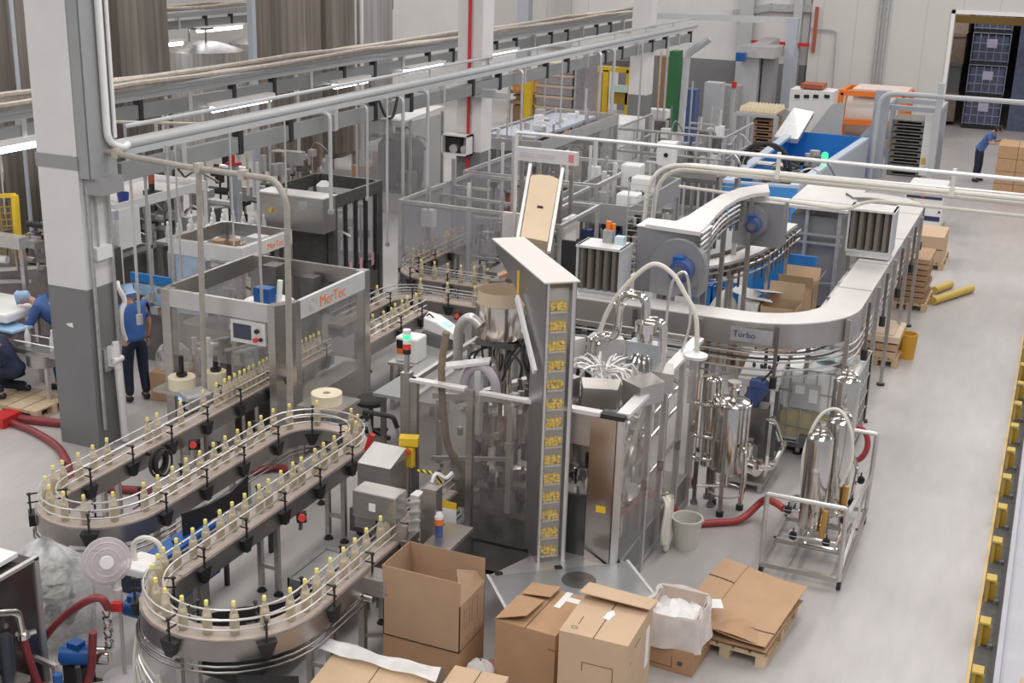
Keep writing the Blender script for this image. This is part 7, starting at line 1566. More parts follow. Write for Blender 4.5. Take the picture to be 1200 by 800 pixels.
for k, (a0, a1, a2, a3, y, mm, lab) in enumerate(((825, 97, 845, 118, 40, 'greyl', 'grey machine box in front of the grey wall paint'), (800, 105, 815, 118, 39, 'motor', 'dark blue unit left of the grey machine box'), (858, 96, 862, 103, 39.5, 'greyl', 'slim grey post with red top right of the grey machine box'), (845, 100, 866, 122, 41, 'galv', 'steel cabinet left of the palletiser'))):
    m = MB(); floor_slab(m, a0, a1, a2, a3, y, .5 if k != 2 else .1); rp = one(('machine_box', 'blue_unit', 'slim_post', 'steel_cabinet')[k], m, mm, lab, ('box', 'machine', 'post', 'cabinet')[k])
obj('red_top', slab(MB(), 857.5, 96, 862.5, 103, 39.4, .12), 'red', bpy.data.objects['slim_post'])
# recess with red beam, wall pipes
t = thing('red_beam', 'red steel beam across the wall recess', 'beam', (-10.2, 45.8, 0)); m = MB(); slab(m, 880, 49, 948, 53, 45.9, .12); obj('beam', m, 'red', t)
t = thing('red_riser', 'red upright pipe bracket at the edge of the beige wall', 'pipe', (-8.5, 45.8, 2)); m = MB(); slab(m, 953, 8, 957, 62, 45.85, .08); obj('riser', m, 'rustred', t)
for k, px_ in enumerate((1030, 1038)):
    a = aty(px_ + 5, 0, 45.9); b = aty(px_ - 8, 100, 45.9); t = thing('wall_conduit', 'grey conduit on the beige wall, %s of a close pair' % ('left one', 'right one')[k], 'pipe', b, 'conduits on the beige wall'); obj('conduit', MB().cyl((b[0], 45.9, 0), (b[0], 45.9, 9), .06, n=8), 'galv', t)
one('wall_conduit_frame', MB().tube(fillet([(-8.4, 45.9, aty(960, 34, 45.9)[2]), (aty(980, 36, 45.9)[0], 45.9, aty(980, 36, 45.9)[2]), (aty(976, 105, 45.9)[0], 45.9, .5)], .15), .03, 6), 'galv', 'thin bent conduit on the beige wall above the orange frame', 'pipe')
for k, (px_, w_) in enumerate(((865, 16), (927, 10))):
    a = aty(px_, 60, 46.2); one('wall_post', MB().box(a[0], 46.0, 0, a[0] + w_ * .03, 46.35, 9), 'greyl', ('wide grey steel post on the back wall left of the red beam', 'narrow grey steel post on the back wall at the right end of the red beam')[k], 'post')
one('black_cylinder', MB().cyl((-9.55, 45.2, .9), (-9.55, 45.2, 2.1), .22, n=12).box(-9.7, 45.0, 0, -9.4, 45.4, .9), 'black', 'black upright cylinder standing near the red beam', 'cylinder')
one('recess_duct', MB().bar(aty(860, 16, 46.3), aty(905, 8, 46.3), .25).bar(aty(905, 9, 46.3), aty(955, 10, 46.3), .25), 'galv', 'grey duct running along the wall above the red beam', 'duct')
struct('wall_back_beige', MB().box(aty(580, 20, 46.2)[0], 46.2, 2.2, aty(668, 20, 46.2)[0], 46.34, 9), 'wallb')
struct('column', MB().box(aty(606, 20, 44)[0], 44, 0, aty(619, 20, 44)[0], 44.4, 9), 'greyblue')
# warehouse beyond the doorway
for k in range(4):
    for i in range(1):
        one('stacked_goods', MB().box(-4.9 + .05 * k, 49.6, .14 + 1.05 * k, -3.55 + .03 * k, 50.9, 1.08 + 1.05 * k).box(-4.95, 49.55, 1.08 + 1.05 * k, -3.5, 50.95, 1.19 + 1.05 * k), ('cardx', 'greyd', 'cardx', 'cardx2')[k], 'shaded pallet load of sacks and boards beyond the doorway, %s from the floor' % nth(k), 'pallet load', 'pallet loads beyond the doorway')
    m = MB(); x0_, x1_ = -3.25, -1.95; z0_ = .14 + 1.12 * k
    t = thing('stacked_ibc', 'dark blue-grey caged liquid tank beyond the doorway, %s from the floor' % nth(k), 'liquid tank', (-2.6, 49.8, z0_), 'caged tanks beyond the doorway')
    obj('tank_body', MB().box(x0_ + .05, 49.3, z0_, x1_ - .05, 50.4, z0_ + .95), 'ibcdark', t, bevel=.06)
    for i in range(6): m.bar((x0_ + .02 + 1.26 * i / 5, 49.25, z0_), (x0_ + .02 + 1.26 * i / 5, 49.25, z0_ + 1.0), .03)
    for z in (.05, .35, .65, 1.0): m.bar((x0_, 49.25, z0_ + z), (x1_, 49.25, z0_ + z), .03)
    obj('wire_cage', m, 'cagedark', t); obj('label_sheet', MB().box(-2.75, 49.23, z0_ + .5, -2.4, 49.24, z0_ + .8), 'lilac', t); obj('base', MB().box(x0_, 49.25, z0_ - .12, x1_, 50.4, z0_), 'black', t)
one('rack_beam', slab(MB(), 1108, 20, 1230, 29, 48.6, .15), 'rackbeam', 'brown-yellow racking beam across the top of the doorway view', 'beam')
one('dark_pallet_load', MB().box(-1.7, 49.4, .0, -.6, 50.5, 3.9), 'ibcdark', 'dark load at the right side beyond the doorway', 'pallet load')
# l) left edge behind the column
t = thing('mesh_guard', 'yellow-framed mesh guard at the left edge above the machines', 'guard', (-14.6, 14.5, 0)); obj('frame', MB().bar((-14.36, 14.5, 1.3), (-14.34, 14.5, 2.43), .08).bar((-15.2, 14.5, 2.30), (-14.34, 14.5, 2.43), .06), 'yellow', t); obj('leg', MB().bar((-14.36, 14.52, 0), (-14.36, 14.52, 1.3), .06), 'yellow', t)
m = MB()
for k in range(8): m.bar((-15.2, 14.5, 1.45 + .1 * k), (-14.38, 14.5, 1.55 + .1 * k), .012)
for k in range(7): m.bar((-15.1 + .11 * k, 14.5, 1.35), (-15.1 + .11 * k, 14.5, 2.3), .012)
obj('mesh', m, 'yellowd', t)
t = thing('tray_packer', 'grey machine with pale lettered beam and dark rails left of the column', 'machine', (-14.2, 14.6, 0))
obj('pale_beam', MB().box(-14.6, 13.75, 1.83, -13.6, 13.95, 2.0), 'ssl', t); obj('dark_body', MB().box(-14.9, 14.2, .1, -13.5, 15.8, 1.45), 'ssd', t); obj('rail', MB().bar((-14.6, 13.9, 1.35), (-13.0, 14.4, 1.55), .05).bar((-14.6, 14.0, 1.15), (-13.0, 14.5, 1.3), .05), 'ssl', t); obj('post', MB().bar((-14.5, 13.85, 0), (-14.5, 13.85, 1.85), .07).bar((-13.65, 13.85, 0), (-13.65, 13.85, 1.85), .07), 'ss', t); obj('blue_grey_post', MB().box(-13.75, 15.0, 1.4, -13.55, 15.1, 2.4).box(-13.7, 15.0, 2.1, -12.9, 15.1, 2.25), 'greyblue', t)
obj('white_fitting', MB().cyl((-14.3, 13.8, 1.62), (-13.95, 13.85, 1.62), .06, n=10), 'whiteg', t); obj('round_drum', MB().lathe((-13.2, 14.0, .6), [(0, 0), (.25, 0), (.25, .5), (0, .5)], 18), 'ssd', t); clutter(t, -14.5, 14.0, 1.4, -12.9, 15.2, 1.9, 40, 43)
# glassware on the back table
t = thing('packing_table', 'steel table crowded with pale bottles and white jugs behind the second labeller', 'table', (-12.3, 16.7, 0)); obj('table_top', MB().box(-12.9, 15.9, 1.55, -11.6, 17.5, 1.6), 'ssl', t)
for x in (-12.85, -11.65):
    for y in (15.95, 17.45): obj('leg', MB().bar((x, y, 0), (x, y, 1.55), .06), 'ss', t)
pj = bottle_proto('pale plastic bottle, first from the front left on the crowded back table', (-12.75, 16.05, 1.6), 'petclear', 'white'); pj['group'] = 'pale bottles on the crowded back table'
k = 1
for i in range(6):
    for j in range(5):
        if i + j: dup(pj, (-12.75 + .2 * i, 16.05 + .3 * j, 1.6), 'pale plastic bottle, row %s and place %s on the crowded back table' % (nth(j), nth(i)))

# extra uprights and pipe drops belonging to the machines in the middle distance
for o_ in [o for o in bpy.data.objects if o.name in ('crate_erector', 'case_packer', 'robot_cell', 'capping_enclosure', 'raised_walkway')]:
    bx0, bx1, by0, by1, hz = {'crate_erector': (-10.1, -7.6, 21.7, 24.1, 2.5), 'case_packer': (-11.5, -10.1, 25.2, 29.8, 2.7), 'robot_cell': (-7.9, -6.6, 20.7, 23.4, 2.3), 'capping_enclosure': (-9.9, -7.7, 18.9, 21.2, 2.4), 'raised_walkway': (-10.0, -7.5, 30.8, 33.4, 2.2)}[o_.name]
    rnd = random.Random(len(o_.name) * 7)
    for k in range(9):
        x, y = rnd.uniform(bx0, bx1), rnd.uniform(by0, by1); h = hz * rnd.uniform(.8, 1.05)
        obj('upright', MB().bar((x, y, 0.05), (x, y, h), rnd.choice((.035, .05, .07))), rnd.choice(('ssl', 'galv', 'ss', 'ssw')), o_)
        if k % 3 == 0: obj('cross_rail', MB().bar((x, y, h * .8), (x + rnd.uniform(.3, .8) * (1 if x < (bx0 + bx1) / 2 else -1), y, h * .8), .045), 'ssl', o_)
        if k % 4 == 1: obj('service_box', MB().cbox(x, y, h * .75, .22, .16, .3), rnd.choice(('whiteg', 'greyl', 'galv')), o_)
M['tray2'] = mat('trunk_grey', (.315, .325, .335), .45, noise=.03)
M['dust2'] = mat('beige_pipe', (.37, .34, .305), .55, noise=.12, scale=8)
M['tankl'] = mat('pale_tank_steel', (.46, .44, .43), .42, .75, noise=.25, scale=3, stretch=(3.5, 3.5, .05))
# ================================================================ overhead trunking, lamps, drop pipes, storage tanks
M['trayp'] = mat('trunking_tube', (.50, .515, .525), .4, .1, noise=.03)
M['busb'] = mat('busbar_panels', (.235, .245, .25), .45, noise=.08, scale=1.5)
def busway(x, y0, y1, z, lab, lamps=(), dusty=False, rail=True):
    t = thing('cable_busway', lab, 'busway', (x, (y0 + y1) / 2, z - .5), 'overhead busways')
    obj('main_tube', MB().cyl((x, y0, z), (x, y1, z), .075, n=14), 'trayp', t)
    obj('channel', MB().box(x - .08, y0, z - .14, x + .05, y1, z - .06), 'tray', t)
    if rail: obj('upper_conduit', MB().cyl((x - .055, y0 + .3, z + .20), (x - .055, y1, z + .20), .028, n=8), 'tray', t)
    y = y0 + .1; k = 0
    while y < y1 - 1.0:
        obj('busbar_panel', MB().box(x - .08, y, z - .46, x + .02, y + 1.18, z - .23), 'busb', t)
        obj('clip', MB().box(x - .085, y + 1.18, z - .48, x + .04, y + 1.28, z - .10), 'black' if k % 3 else 'ssl', t)
        y += 1.30; k += 1
    y = y0 + .9
    while y < y1: obj('conduit_support', MB().bar((x - .055, y, z), (x - .055, y, z + .2), .03), 'galv', t); y += 2.6
    if dusty:
        rnd = random.Random(int(abs(x) * 10))
        for k in range(5):
            obj('dusty_pipe', MB().tube([(x - .15 + .13 * k + .04 * sin(j * 1.3 + k), y0 + (y1 - y0) * j / 14, z + .12 + .05 * (k % 3) + .03 * sin(j * 2.1 + k * 2)) for j in range(15)], .04 + .012 * (k % 2), 6), 'dust', t)
    return t
busway(-10.62, 12.42, 39.0, 3.80, 'near busway with pale tube top running from the front column to the far wall')
busway(-13.8, 9.0, 43.2, 3.80, 'second busway behind the first, loaded with dusty pipes', dusty=True)
busway(-24.0, 26.0, 44.0, 3.85, 'farthest busway behind the storage tanks', dusty=True, rail=False)
for k, (x, a, b, z, lab) in enumerate(((-13.8, 18.65, 20.43, 3.30, 'lit tube lamp under the second busway, right of the front column'), (-13.8, 13.0, 14.5, 3.30, 'lit tube lamp under the second busway, at the left of the front column'), (-13.8, 22.8, 24.1, 3.30, 'lit tube lamp under the second busway, in front of the big tanks'), (-13.8, 25.9, 27.7, 3.32, 'lit tube lamp under the second busway, beside the middle column'), (-13.8, 30.5, 32.2, 3.32, 'lit tube lamp under the second busway, right behind the middle column'), (-24.0, 32.0, 34.2, 3.30, 'lit tube lamp on the farthest busway above the short tank'), (-24.0, 29.6, 31.2, 3.0, 'lit tube lamp on the farthest busway left of the short tank'))):
    t = thing('tube_lamp', lab, 'lamp', (x + .08, (a + b) / 2, z), 'tube lamps under the busways')
    obj('lamp_tube', MB().cyl((x + .10, a, z), (x + .10, b, z), .065, n=10), 'led', t); obj('lamp_housing', MB().box(x + .02, a - .05, z + .05, x + .2, b + .05, z + .11), 'whiteg', t)
t = thing('portal_beam', 'pale steel beam turning from the second busway to a floor post before the far wall', 'beam', (-11, 43.3, 0))
obj('cross_beam', MB().bar((-14.0, 43.3, 3.72), (-8.35, 43.3, 3.82), .18, .2), 'trayp', t); obj('post', MB().bar((-8.50, 43.3, 0), (-8.50, 43.3, 3.9), .34), 'greyblue', t)
t = thing('bent_post', 'grey tube post bent at the top under the far end of the near busway', 'post', (-10.5, 38, 0)); obj('tube', MB().tube(fillet([(-10.6, 38, 0), (-10.55, 38, 3.0), (-9.9, 38, 3.5)], .15), .11, 8), 'trayp', t)
t = thing('bracket_plate', 'grey channel bracket across the middle column under the near busway', 'bracket', (-10.9, 23.3, 3.2)); obj('channel', MB().box(-11.75, 23.2, 3.26, -9.95, 23.48, 3.30).box(-11.75, 23.2, 3.30, -9.95, 23.22, 3.38), 'trayp', t); obj('arm', MB().tube([(-11.6, 23.3, 3.35), (-10.3, 23.3, 3.40)], .04, 8), 'trayp', t)
# drop conduits from the near busway
DL = ['%s vertical drop conduit from the near busway, counted from the front column' % nth(k) for k in range(14)]
for k, (y, zb, r, hook) in enumerate(((13.4, 1.9, .02, 0), (14.6, 2.0, .018, 0), (15.97, 2.12, .02, 0), (17.18, 2.15, .045, 1), (18.35, 2.15, .03, 1), (19.1, 1.2, .03, 0), (19.6, .9, .045, 1), (20.55, 1.0, .045, 1), (24.9, 2.2, .04, 1), (27.3, 2.2, .03, 0), (29.8, 1.5, .06, 1), (30.8, 1.5, .06, 1), (33.2, .6, .04, 0), (35.6, 1.0, .04, 0))):
    t = thing('drop_conduit', DL[k], 'conduit', (-10.45, y, zb), 'drop conduits under the near busway')
    r *= .72; pts = [(-10.62, y, 3.66), (-10.42, y, 3.66), (-10.42, y, zb)] if hook else [(-10.46, y, 3.7), (-10.46, y, zb)]
    obj('conduit', MB().tube(fillet(pts, .14), r, 8), 'trayp' if k % 2 else 'ssl', t)
    obj('outlet_box', MB().cbox(pts[-1][0], y, zb - .04, r * 2.6, r * 2.6, .06), 'galv', t)
t = thing('hanging_cable_loop', 'dark cable loop sagging below the near busway before the middle column', 'cable', (-10.5, 19.3, 3.4)); obj('cable', MB().tube(spline([(-10.5, 18.9, 3.66), (-10.48, 19.1, 3.38), (-10.48, 19.35, 3.36), (-10.5, 19.55, 3.66)], 6), .025, 6), 'rubber', t)
t = thing('thin_conduit_frame', 'thin cream conduit bridging from the tanks over the dark glazed machine', 'conduit', (-12.2, 17, 2.2)); obj('conduit', MB().tube(fillet([(-13.8, 14.9, 3.55), (-12.0, 17.2, 3.35), (-12.0, 17.2, 2.2)], .1), .025, 6), 'dust', t)
# cream pipe frame in front of the labeller
t = thing('pipe_frame', 'beige pipe frame from the front column to two posts before the labelling machine', 'pipe', (-9.2, 12.1, 0))
obj('pipe', MB().tube(fillet([(-10.58, 12.1, 3.80), (-9.25, 12.1, 3.72), (-8.06, 12.1, 3.70), (-7.92, 12.1, 3.45), (-7.97, 12.1, 0)], .25, 6), .037, 10), 'dust2', t)
obj('post', MB().cyl((-9.22, 12.1, 0), (-9.12, 12.1, 3.72), .035, n=10), 'dust2', t)
for x, z in ((-10.3, 3.79), (-9.12, 3.73), (-8.5, 3.71)): obj('pipe_clamp', MB().cbox(x, 12.1, z, .08, .11, .11), 'dust', t)
for k, (x, y, zb, m_) in enumerate(((-10.96, 13.1, 1.4, 'ssw'), (-10.72, 13.1, 1.75, 'galv'), (-10.36, 13.1, 1.2, 'galv'), (-8.72, 12.7, 1.95, 'ssl'))):
    one('hanging_rod', MB().cyl((x, y, zb), (x, y, 3.74), .02, n=8).cbox(x, y, zb - .06, .06, .06, .14), m_, 'thin vertical rod, %s from the front column in front of the labelling machines' % nth(k), 'rod', 'thin rods by the labelling machines')
# fittings on the front column
t = thing('cable_duct', 'grey upright cable trunk fixed to the right face of the front column', 'trunking', (-10.4, 12, 3.5))
obj('trunk_body', MB().box(-10.635, 11.80, 3.50, -10.46, 12.28, 9.0), 'tray2', t); obj('trunk_seam', MB().box(-10.475, 11.795, 3.5, -10.455, 11.80, 9.0), 'greyd', t)
obj('lower_box', MB().box(-10.64, 11.86, 3.30, -10.36, 12.26, 3.50), 'grey', t)
t = thing('white_conduits', 'pair of white conduits down the cable trunk turning onto the near busway', 'conduit', (-10.3, 12, 3.8))
obj('conduit', MB().tube(fillet([(-10.41, 12.08, 9), (-10.41, 12.08, 3.92), (-10.42, 12.35, 3.80), (-10.55, 12.6, 3.80)], .2, 6), .045, 10), 'whiteg', t); obj('conduit', MB().tube([(-10.43, 12.24, 9), (-10.43, 12.24, 3.95)], .025, 8), 'whiteg', t)
t = thing('column_conduits', 'grey conduits down the right face of the front column with pale junction box', 'conduit', (-10.66, 12, .3))
obj('conduit', MB().tube([(-10.60, 11.88, 3.4), (-10.60, 11.88, .25)], .025, 8), 'galv', t); obj('conduit', MB().tube([(-10.60, 12.24, 3.4), (-10.60, 12.24, .25)], .025, 8), 'galv', t); obj('conduit', MB().tube([(-10.61, 12.02, 3.4), (-10.61, 12.02, 2.62)], .016, 6), 'galv', t)
obj('junction_box', MB().box(-10.64, 11.93, 2.46, -10.56, 12.2, 2.62), 'white', t)
t = thing('water_point', 'white valve fitting and white drain pipe on the lower right face of the front column', 'pipework', (-10.6, 12.1, 0))
q = atx(129, 415, -10.62)
obj('valve_body', MB().cbox(-10.56, q[1], q[2], .07, .16, .26).cyl((-10.52, q[1], q[2] - .16), (-10.52, q[1], q[2] + .18), .045, n=10).cyl((-10.50, q[1] - .08, q[2] - .05), (-10.50, q[1] + .08, q[2] - .05), .04, n=10), 'whiteg', t)
obj('back_plate', MB().box(-10.64, q[1] - .14, q[2] - .2, -10.59, q[1] + .14, q[2] + .1), 'galv', t)
obj('drain_pipe', MB().tube([(-10.54, q[1] + .04, q[2] - .1), (-10.52, q[1] + .06, .02)], .055, 10), 'whiteg', t)
one('white_hose', MB().tube(spline([(-10.66, *atx(137, 330, -10.66)[1:]), atx(139, 338, -10.62), atx(146, 352, -10.6), atx(142, 366, -10.62), atx(143, 385, -10.64), atx(147, 398, -10.66)], 6), .035, 8), 'whiteg', 'white hose bowed out from the right face of the front column', 'hose')
m = MB(); m.poly(*[aty(px, py, 11.785) for px, py in ((77, 379), (85, 378), (86, 384), (80, 382))])
one('paint_scuff', m, 'whiteg', 'small white scuff on the grey part of the front column', 'mark')
# storage tanks
for k, (px, x, r, lab) in enumerate(((0, -17.0, .95, 'tall steel storage tank at the left edge behind the front column'), (158, -17.2, .76, 'tall steel storage tank right of the front column'), (337, -17.5, .86, 'tall steel storage tank, first of the close trio beyond the gap'), (386, -17.9, .86, 'tall steel storage tank, middle of the close trio beyond the gap'), (424, -18.6, .90, 'tall pale steel storage tank, last of the close trio beyond the gap'))):
    c = atx(px, 150, x); y = c[1]
    t = thing('storage_tank', lab, 'tank', (x, y, 0), 'tall storage tanks')
    obj('tank_shell', MB().lathe((x, y, 0), [(0, .45), (r * .5, .5), (r, .72), (r, 8.7), (r * .6, 8.9), (0, 8.95)], 40), 'tank' if k < 4 else 'tankl', t)
    for a in (.4, 2.0, 3.6, 5.2): obj('leg', MB().bar((x + r * .8 * cos(a), y + r * .8 * sin(a), 0), (x + r * .8 * cos(a), y + r * .8 * sin(a), .8), .14), 'ss', t)
    obj('outlet_valve', MB().cyl((x + .3, y - .3, .2), (x + .3, y - .3, .5), .06, n=8), 'chrome', t); obj('side_pipe', MB().tube([(x + r * .7, y - r * .75, 1.6), (x + r * .8, y - r * .85, 1.6), (x + r * .8, y - r * .85, 3.2)], .03, 6), 'chrome', t)
t = thing('storage_tank', 'short wide steel tank with pale top standing behind the busways', 'tank', (-24.0, 32.3, 0), 'short storage tanks')
obj('tank_shell', MB().lathe((-24, 32.3, 0), [(0, 0), (1.25, 0), (1.25, 2.72), (.5, 2.95), (0, 2.98)], 40), 'tankl', t); obj('top_rail', MB().tube([(-24 + .35 * cos(a * pi / 6), 32.3 + .35 * sin(a * pi / 6), 3.35) for a in range(12)], .03, 6, True).bar((-24.3, 32.1, 2.9), (-24.3, 32.1, 3.35), .04).bar((-23.7, 32.1, 2.9), (-23.7, 32.1, 3.35), .04), 'ssd', t)
t = thing('storage_tank', 'second short steel tank partly hidden behind the close trio', 'tank', (-24.0, 35.8, 0), 'short storage tanks'); obj('tank_shell', MB().lathe((-24, 35.8, 0), [(0, 0), (1.25, 0), (1.25, 2.72), (.5, 2.95), (0, 2.98)], 40), 'tankl', t)
for k, (px, x, lab, r) in enumerate(((18, -16.0, 'slim pipe standing in front of the tank at the left edge', .035), (424, -16.6, 'slim pipe standing in front of the close tank trio', .05), (417, -16.8, 'slimmer dark pipe beside the pipe before the tank trio', .03), (296, -17.0, 'pale blue-grey riser at the left side of the tank trio', .10))):
    c = atx(px, 60, x); one('riser_pipe', MB().cyl((c[0], c[1], 0), (c[0], c[1], 8.9), r, n=8), 'greyblue' if k in (0, 3) else 'ssw', lab, 'pipe', 'risers by the storage tanks')
t = thing('tank_pump_skid', 'pipework and pumps on the floor in front of the storage tanks', 'machine', (-15.2, 20, 0)); obj('skid_base', MB().box(-15.8, 17.0, 0, -14.6, 24.5, .12), 'ssd', t); clutter(t, -15.7, 17.2, .2, -14.7, 24.3, 1.9, 110, 51, mats=('ssd', 'ssl', 'black', 'galv'), sz=(.08, .35))
for k in range(10): obj('standpipe', MB().cyl((-15.4 + .25 * (k % 3), 17.3 + .75 * k, .1), (-15.4 + .25 * (k % 3), 17.3 + .75 * k, 3.3), .03, n=8), 'galv' if k % 2 else 'ssl', t)
t = thing('red_topped_post', 'pale blue-grey post with red lamp behind the crowded table', 'post', (-12.9, 18.9, 0)); a = at(272, 200, 2.1); obj('post', MB().box(a[0] - .08, a[1], 0, a[0] + .08, a[1] + .1, 2.2), 'greyblue', t); obj('red_lamp', MB().cyl((a[0], a[1], 2.25), (a[0], a[1], 2.40), .06, n=10).box(a[0] - .1, a[1] - .05, 2.2, a[0] + .1, a[1] + .15, 2.25), 'red', t)
closed_carton('brown carton with clear bag on it behind the labelling machine post', -11.25, 13.55, -10.75, 14.1, 0, .42, 'card', .2, prints=False)
bag('plastic_bag', 'clear bag lying on the brown carton beside the standing worker', (-11.0, 13.8, .42), .24, .22, .4, 'bagfilm', 7)
# rods and pipes crossing the middle of the hall
for k, (px, top, bot, y, m_) in enumerate(((602, 160, 275, 19.0, 'ssl'), (640, 70, 200, 30, 'galv'), (775, 60, 130, 33, 'galv'), (812, 95, 200, 33, 'galv'), (676, 60, 150, 31, 'galv'))):
    a = aty(px, top, y); b = aty(px, bot, y); one('upright_rod', MB().cyl((a[0], y, 0), (a[0], y, a[2]), .025, n=8), m_, 'slim upright rod in the middle of the hall, %s from the middle column' % nth((0, 1, 3, 4, 2)[k]), 'rod', 'slim rods in the middle of the hall')
M['shirtr'] = mat('light_blue_tshirt', (.075, .16, .40), .8, noise=.12, scale=8)
M['navy2'] = mat('dark_blue_overall', (.03, .06, .17), .85, noise=.2, scale=9)
M['navysh'] = mat('navy_overall', (.022, .032, .075), .85, noise=.25, scale=8)
# ================================================================ people
def skin(name, nodes, edges, m, parent, sub=2):
    base = LOC[parent.name]; me = bpy.data.meshes.new(name); names = list(nodes)
    me.from_pydata([tuple(nodes[k][0]) for k in names], [(names.index(a), names.index(b)) for a, b in edges], [])
    me.materials.append(M[m]); o = bpy.data.objects.new(name, me); C.objects.link(o); o.parent = parent; LOC[o.name] = base
    md = o.modifiers.new('skin', 'SKIN'); md.use_smooth_shade = True
    for i, k in enumerate(names):
        r = nodes[k][1]; me.skin_vertices[0].data[i].radius = r if isinstance(r, tuple) else (r, r); me.skin_vertices[0].data[i].use_root = (i == 0)
    s = o.modifiers.new('smooth', 'SUBSURF'); s.levels = sub; s.render_levels = sub
    return o

def person(label, loc, rz, J, shirt='shirt', trousers='navy', hair='hair', cap=None, sleeve='short'):
    t = thing('person', label, 'person', loc); V_ = Vector
    g = lambda k: V_(J[k])
    N = {'hip': (g('hip'), (.13, .09)), 'waist': (g('hip').lerp(g('chest'), .45), (.11, .08)), 'chest': (g('chest'), (.135, .09)), 'neck': (g('neck'), .052), 'jaw': (g('neck').lerp(g('head'), .55), .062), 'head': (g('head'), (.078, .092)), 'crown': (g('head') + (g('head') - g('neck')).normalized() * .085, .062), 'nose': (g('head') + V_(J['face']) * .098, .014)}
    Ed = [('hip', 'waist'), ('waist', 'chest'), ('chest', 'neck'), ('neck', 'jaw'), ('jaw', 'head'), ('head', 'crown'), ('head', 'nose')]
    for s in 'lr':
        sh, el, wr, kn, an, toe, hp = [g(k + s) for k in ('sh', 'el', 'wr', 'kn', 'an', 'toe', 'hp')]
        N.update({'sh' + s: (sh, .058), 'el' + s: (el, .042), 'wr' + s: (wr, .028), 'hp' + s: (hp, .088), 'kn' + s: (kn, .058), 'an' + s: (an, .04), 'toe' + s: (toe, .035)})
        Ed += [('chest', 'sh' + s), ('sh' + s, 'el' + s), ('el' + s, 'wr' + s), ('hip', 'hp' + s), ('hp' + s, 'kn' + s), ('kn' + s, 'an' + s), ('an' + s, 'toe' + s)]
        d = (wr - el).normalized(); sd = V_((0, 1, 0)) if abs(d.y) < .9 else V_((1, 0, 0)); sd = (sd - d * sd.dot(d)).normalized(); up = d.cross(sd)
        pal = wr + d * .06; N['pal' + s] = (pal, (.036, .018)); Ed.append(('wr' + s, 'pal' + s))
        for f in range(4):
            o_ = sd * (.028 - .019 * f); ln = (.036, .042, .039, .030)[f]; b = pal + d * .035 + o_; c_ = b + d * ln * .8 - up * .01; e = c_ + d * ln * .6 - up * .025
            N['f%d%s' % (f, s)] = (b, .0095); N['g%d%s' % (f, s)] = (c_, .0085); N['h%d%s' % (f, s)] = (e, .0075); Ed += [('pal' + s, 'f%d%s' % (f, s)), ('f%d%s' % (f, s), 'g%d%s' % (f, s)), ('g%d%s' % (f, s), 'h%d%s' % (f, s))]
        N['t0' + s] = (wr + d * .03 + sd * .045, .011); N['t1' + s] = (wr + d * .075 + sd * .06 - up * .02, .009); Ed += [('wr' + s, 't0' + s), ('t0' + s, 't1' + s)]
    M3 = Matrix.Rotation(rz, 3, 'Z')
    N = {k: (M3 @ v[0], v[1]) for k, v in N.items()}
    skin('body', N, Ed, 'skin', t)
    P_ = lambda k, r: (N[k][0], r)
    Sn = {'w0': (N['hip'][0].lerp(N['waist'][0], -.5), (.19, .145)), 'w': (N['hip'][0].lerp(N['waist'][0], .3), (.18, .138)), 'm': P_('waist', (.158, .12)), 'c': P_('chest', (.19, .16)), 'n': (N['chest'][0].lerp(N['neck'][0], .62), .105)}; Se = [('w0', 'w'), ('w', 'm'), ('m', 'c'), ('c', 'n')]
    for s in 'lr':
        Sn['s' + s] = P_('sh' + s, .076); Sn['e' + s] = (N['sh' + s][0].lerp(N['el' + s][0], .75 if sleeve == 'short' else 1), .064); Se += [('c', 's' + s), ('s' + s, 'e' + s)]
        if sleeve != 'short': Sn['v' + s] = (N['el' + s][0].lerp(N['wr' + s][0], .9), .045); Se.append(('e' + s, 'v' + s))
    skin('shirt', Sn, Se, shirt, t)
    Tn = {'h': P_('hip', (.165, .125)), 'w': (N['hip'][0].lerp(N['waist'][0], .5), (.15, .11))}; Te = [('h', 'w')]
    for s in 'lr':
        Tn['p' + s] = P_('hp' + s, .102); Tn['k' + s] = P_('kn' + s, .076); Tn['a' + s] = P_('an' + s, .062); Te += [('h', 'p' + s), ('p' + s, 'k' + s), ('k' + s, 'a' + s)]
    skin('trousers', Tn, Te, trousers, t)
    for s in 'lr':
        a, b = N['an' + s][0], N['toe' + s][0]; d = (b - a); d.z = 0; d = d.normalized() if d.length > .01 else V_((1, 0, 0))
        skin('shoe', {'a': (V_((a.x, a.y, max(.045, a.z - .04))) - d * .05, .045), 'b': (V_((a.x, a.y, max(.05, a.z - .03))) + d * .06, .05), 'c': (V_((a.x, a.y, max(.04, b.z))) + d * .17, .038)}, [('a', 'b'), ('b', 'c')], 'black', t)
    hd, nk = N['head'][0], N['neck'][0]; up = (hd - nk).normalized(); fc = M3 @ V_(J['face'])
    skin('hair' if not cap else 'cap', {'a': (hd - fc * .035 + up * .02, (.088, .088)), 'b': (hd - fc * .01 + up * .085, (.075, .08)), 'c': (hd - fc * .07 - up * .05, .05)}, [('a', 'b'), ('a', 'c')], cap or hair, t)
    rt = fc.cross(up).normalized()
    for k, s in enumerate((-1, 1)):
        m = MB().sph(hd + fc * .082 + rt * .032 * s + up * .012 + V_(loc), .011, 8); obj('eye', m, 'black', t)
        m = MB().sph(hd + rt * .088 * s - fc * .01 + V_(loc), .022, 8, (.5, 1, 1.3)); obj('ear', m, 'skin', t)
    obj('mouth', MB().obox(hd + fc * .083 - up * .048 + V_(loc), (.012, .04, .01), atan2(fc.y, fc.x)), 'redl', t)
    return t
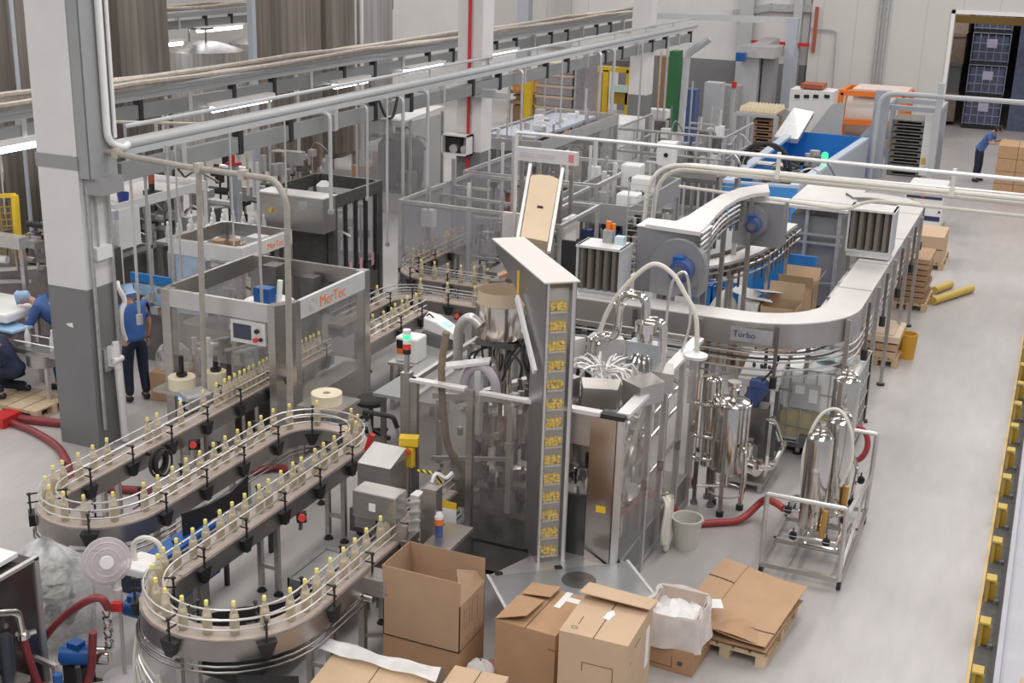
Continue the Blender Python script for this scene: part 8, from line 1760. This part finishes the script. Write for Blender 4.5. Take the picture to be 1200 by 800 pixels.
stand = dict(hip=(0, 0, .93), hpl=(0, .10, .88), hpr=(0, -.10, .88), knl=(.03, .11, .48), knr=(.01, -.11, .48), anl=(0, .12, .09), anr=(-.03, -.12, .09), toel=(.16, .14, .04), toer=(.13, -.15, .04))
# man at the doorway, bending towards the cartons (forward is +x)
J = dict(stand, chest=(.20, 0, 1.26), neck=(.34, 0, 1.45), head=(.45, 0, 1.52), face=(.75, 0, -.66), shl=(.25, .20, 1.38), shr=(.25, -.20, 1.38), ell=(.33, .24, 1.13), elr=(.33, -.24, 1.13), wrl=(.50, .16, 1.22), wrr=(.50, -.20, 1.16))
person('man in blue T-shirt and dark trousers bending over taped cartons at the doorway', (-1.92, 38.1, 0), -.25, J, 'shirtr')
# woman or man behind the column, standing with the back to the view
J = dict(stand, chest=(.04, 0, 1.22), neck=(.07, 0, 1.43), head=(.12, 0, 1.54), face=(.95, 0, -.3), shl=(.05, .19, 1.36), shr=(.05, -.19, 1.36), ell=(.05, .26, 1.10), elr=(.05, -.26, 1.10), wrl=(.22, .22, .95), wrr=(.10, -.26, .90))
person('person in bright blue shirt and dark trousers standing half hidden behind the front column', (-11.34, 13.42, 0), 2.75, J, 'shirt', cap='capcloth')
# worker bending over the steel table, facing left
J = dict(stand, hip=(-.12, 0, .92), hpl=(-.12, .10, .88), hpr=(-.12, -.10, .88), chest=(.16, 0, 1.17), neck=(.33, 0, 1.31), head=(.44, 0, 1.32), face=(.6, 0, -.8), shl=(.22, .2, 1.25), shr=(.22, -.2, 1.25), ell=(.30, .24, 1.02), elr=(.30, -.24, 1.02), wrl=(.46, .14, .96), wrr=(.44, -.14, .94))
person('worker in blue overalls and light blue cap bending over the steel table', (-12.66, 13.38, 0), pi + .5, J, 'shirtw', 'navy2', cap='capcloth', sleeve='long')
# crouching worker at the left edge
J = dict(hip=(-.08, 0, .36), hpl=(-.06, .11, .36), hpr=(-.06, -.11, .36), knl=(.30, .16, .44), knr=(.26, -.16, .12), anl=(.10, .16, .09), anr=(-.16, -.15, .09), toel=(.24, .17, .04), toer=(-.06, -.16, .035), chest=(.12, 0, .66), neck=(.22, 0, .84), head=(.28, 0, .93), face=(.8, 0, -.55), shl=(.14, .2, .77), shr=(.14, -.2, .77), ell=(.26, .25, .55), elr=(.26, -.25, .55), wrl=(.44, .16, .52), wrr=(.44, -.16, .50))
person('worker in navy overalls crouching at the left edge by the slatted pallet', (-12.72, 12.5, .146), -2.6, J, 'navysh', 'navy', sleeve='long')
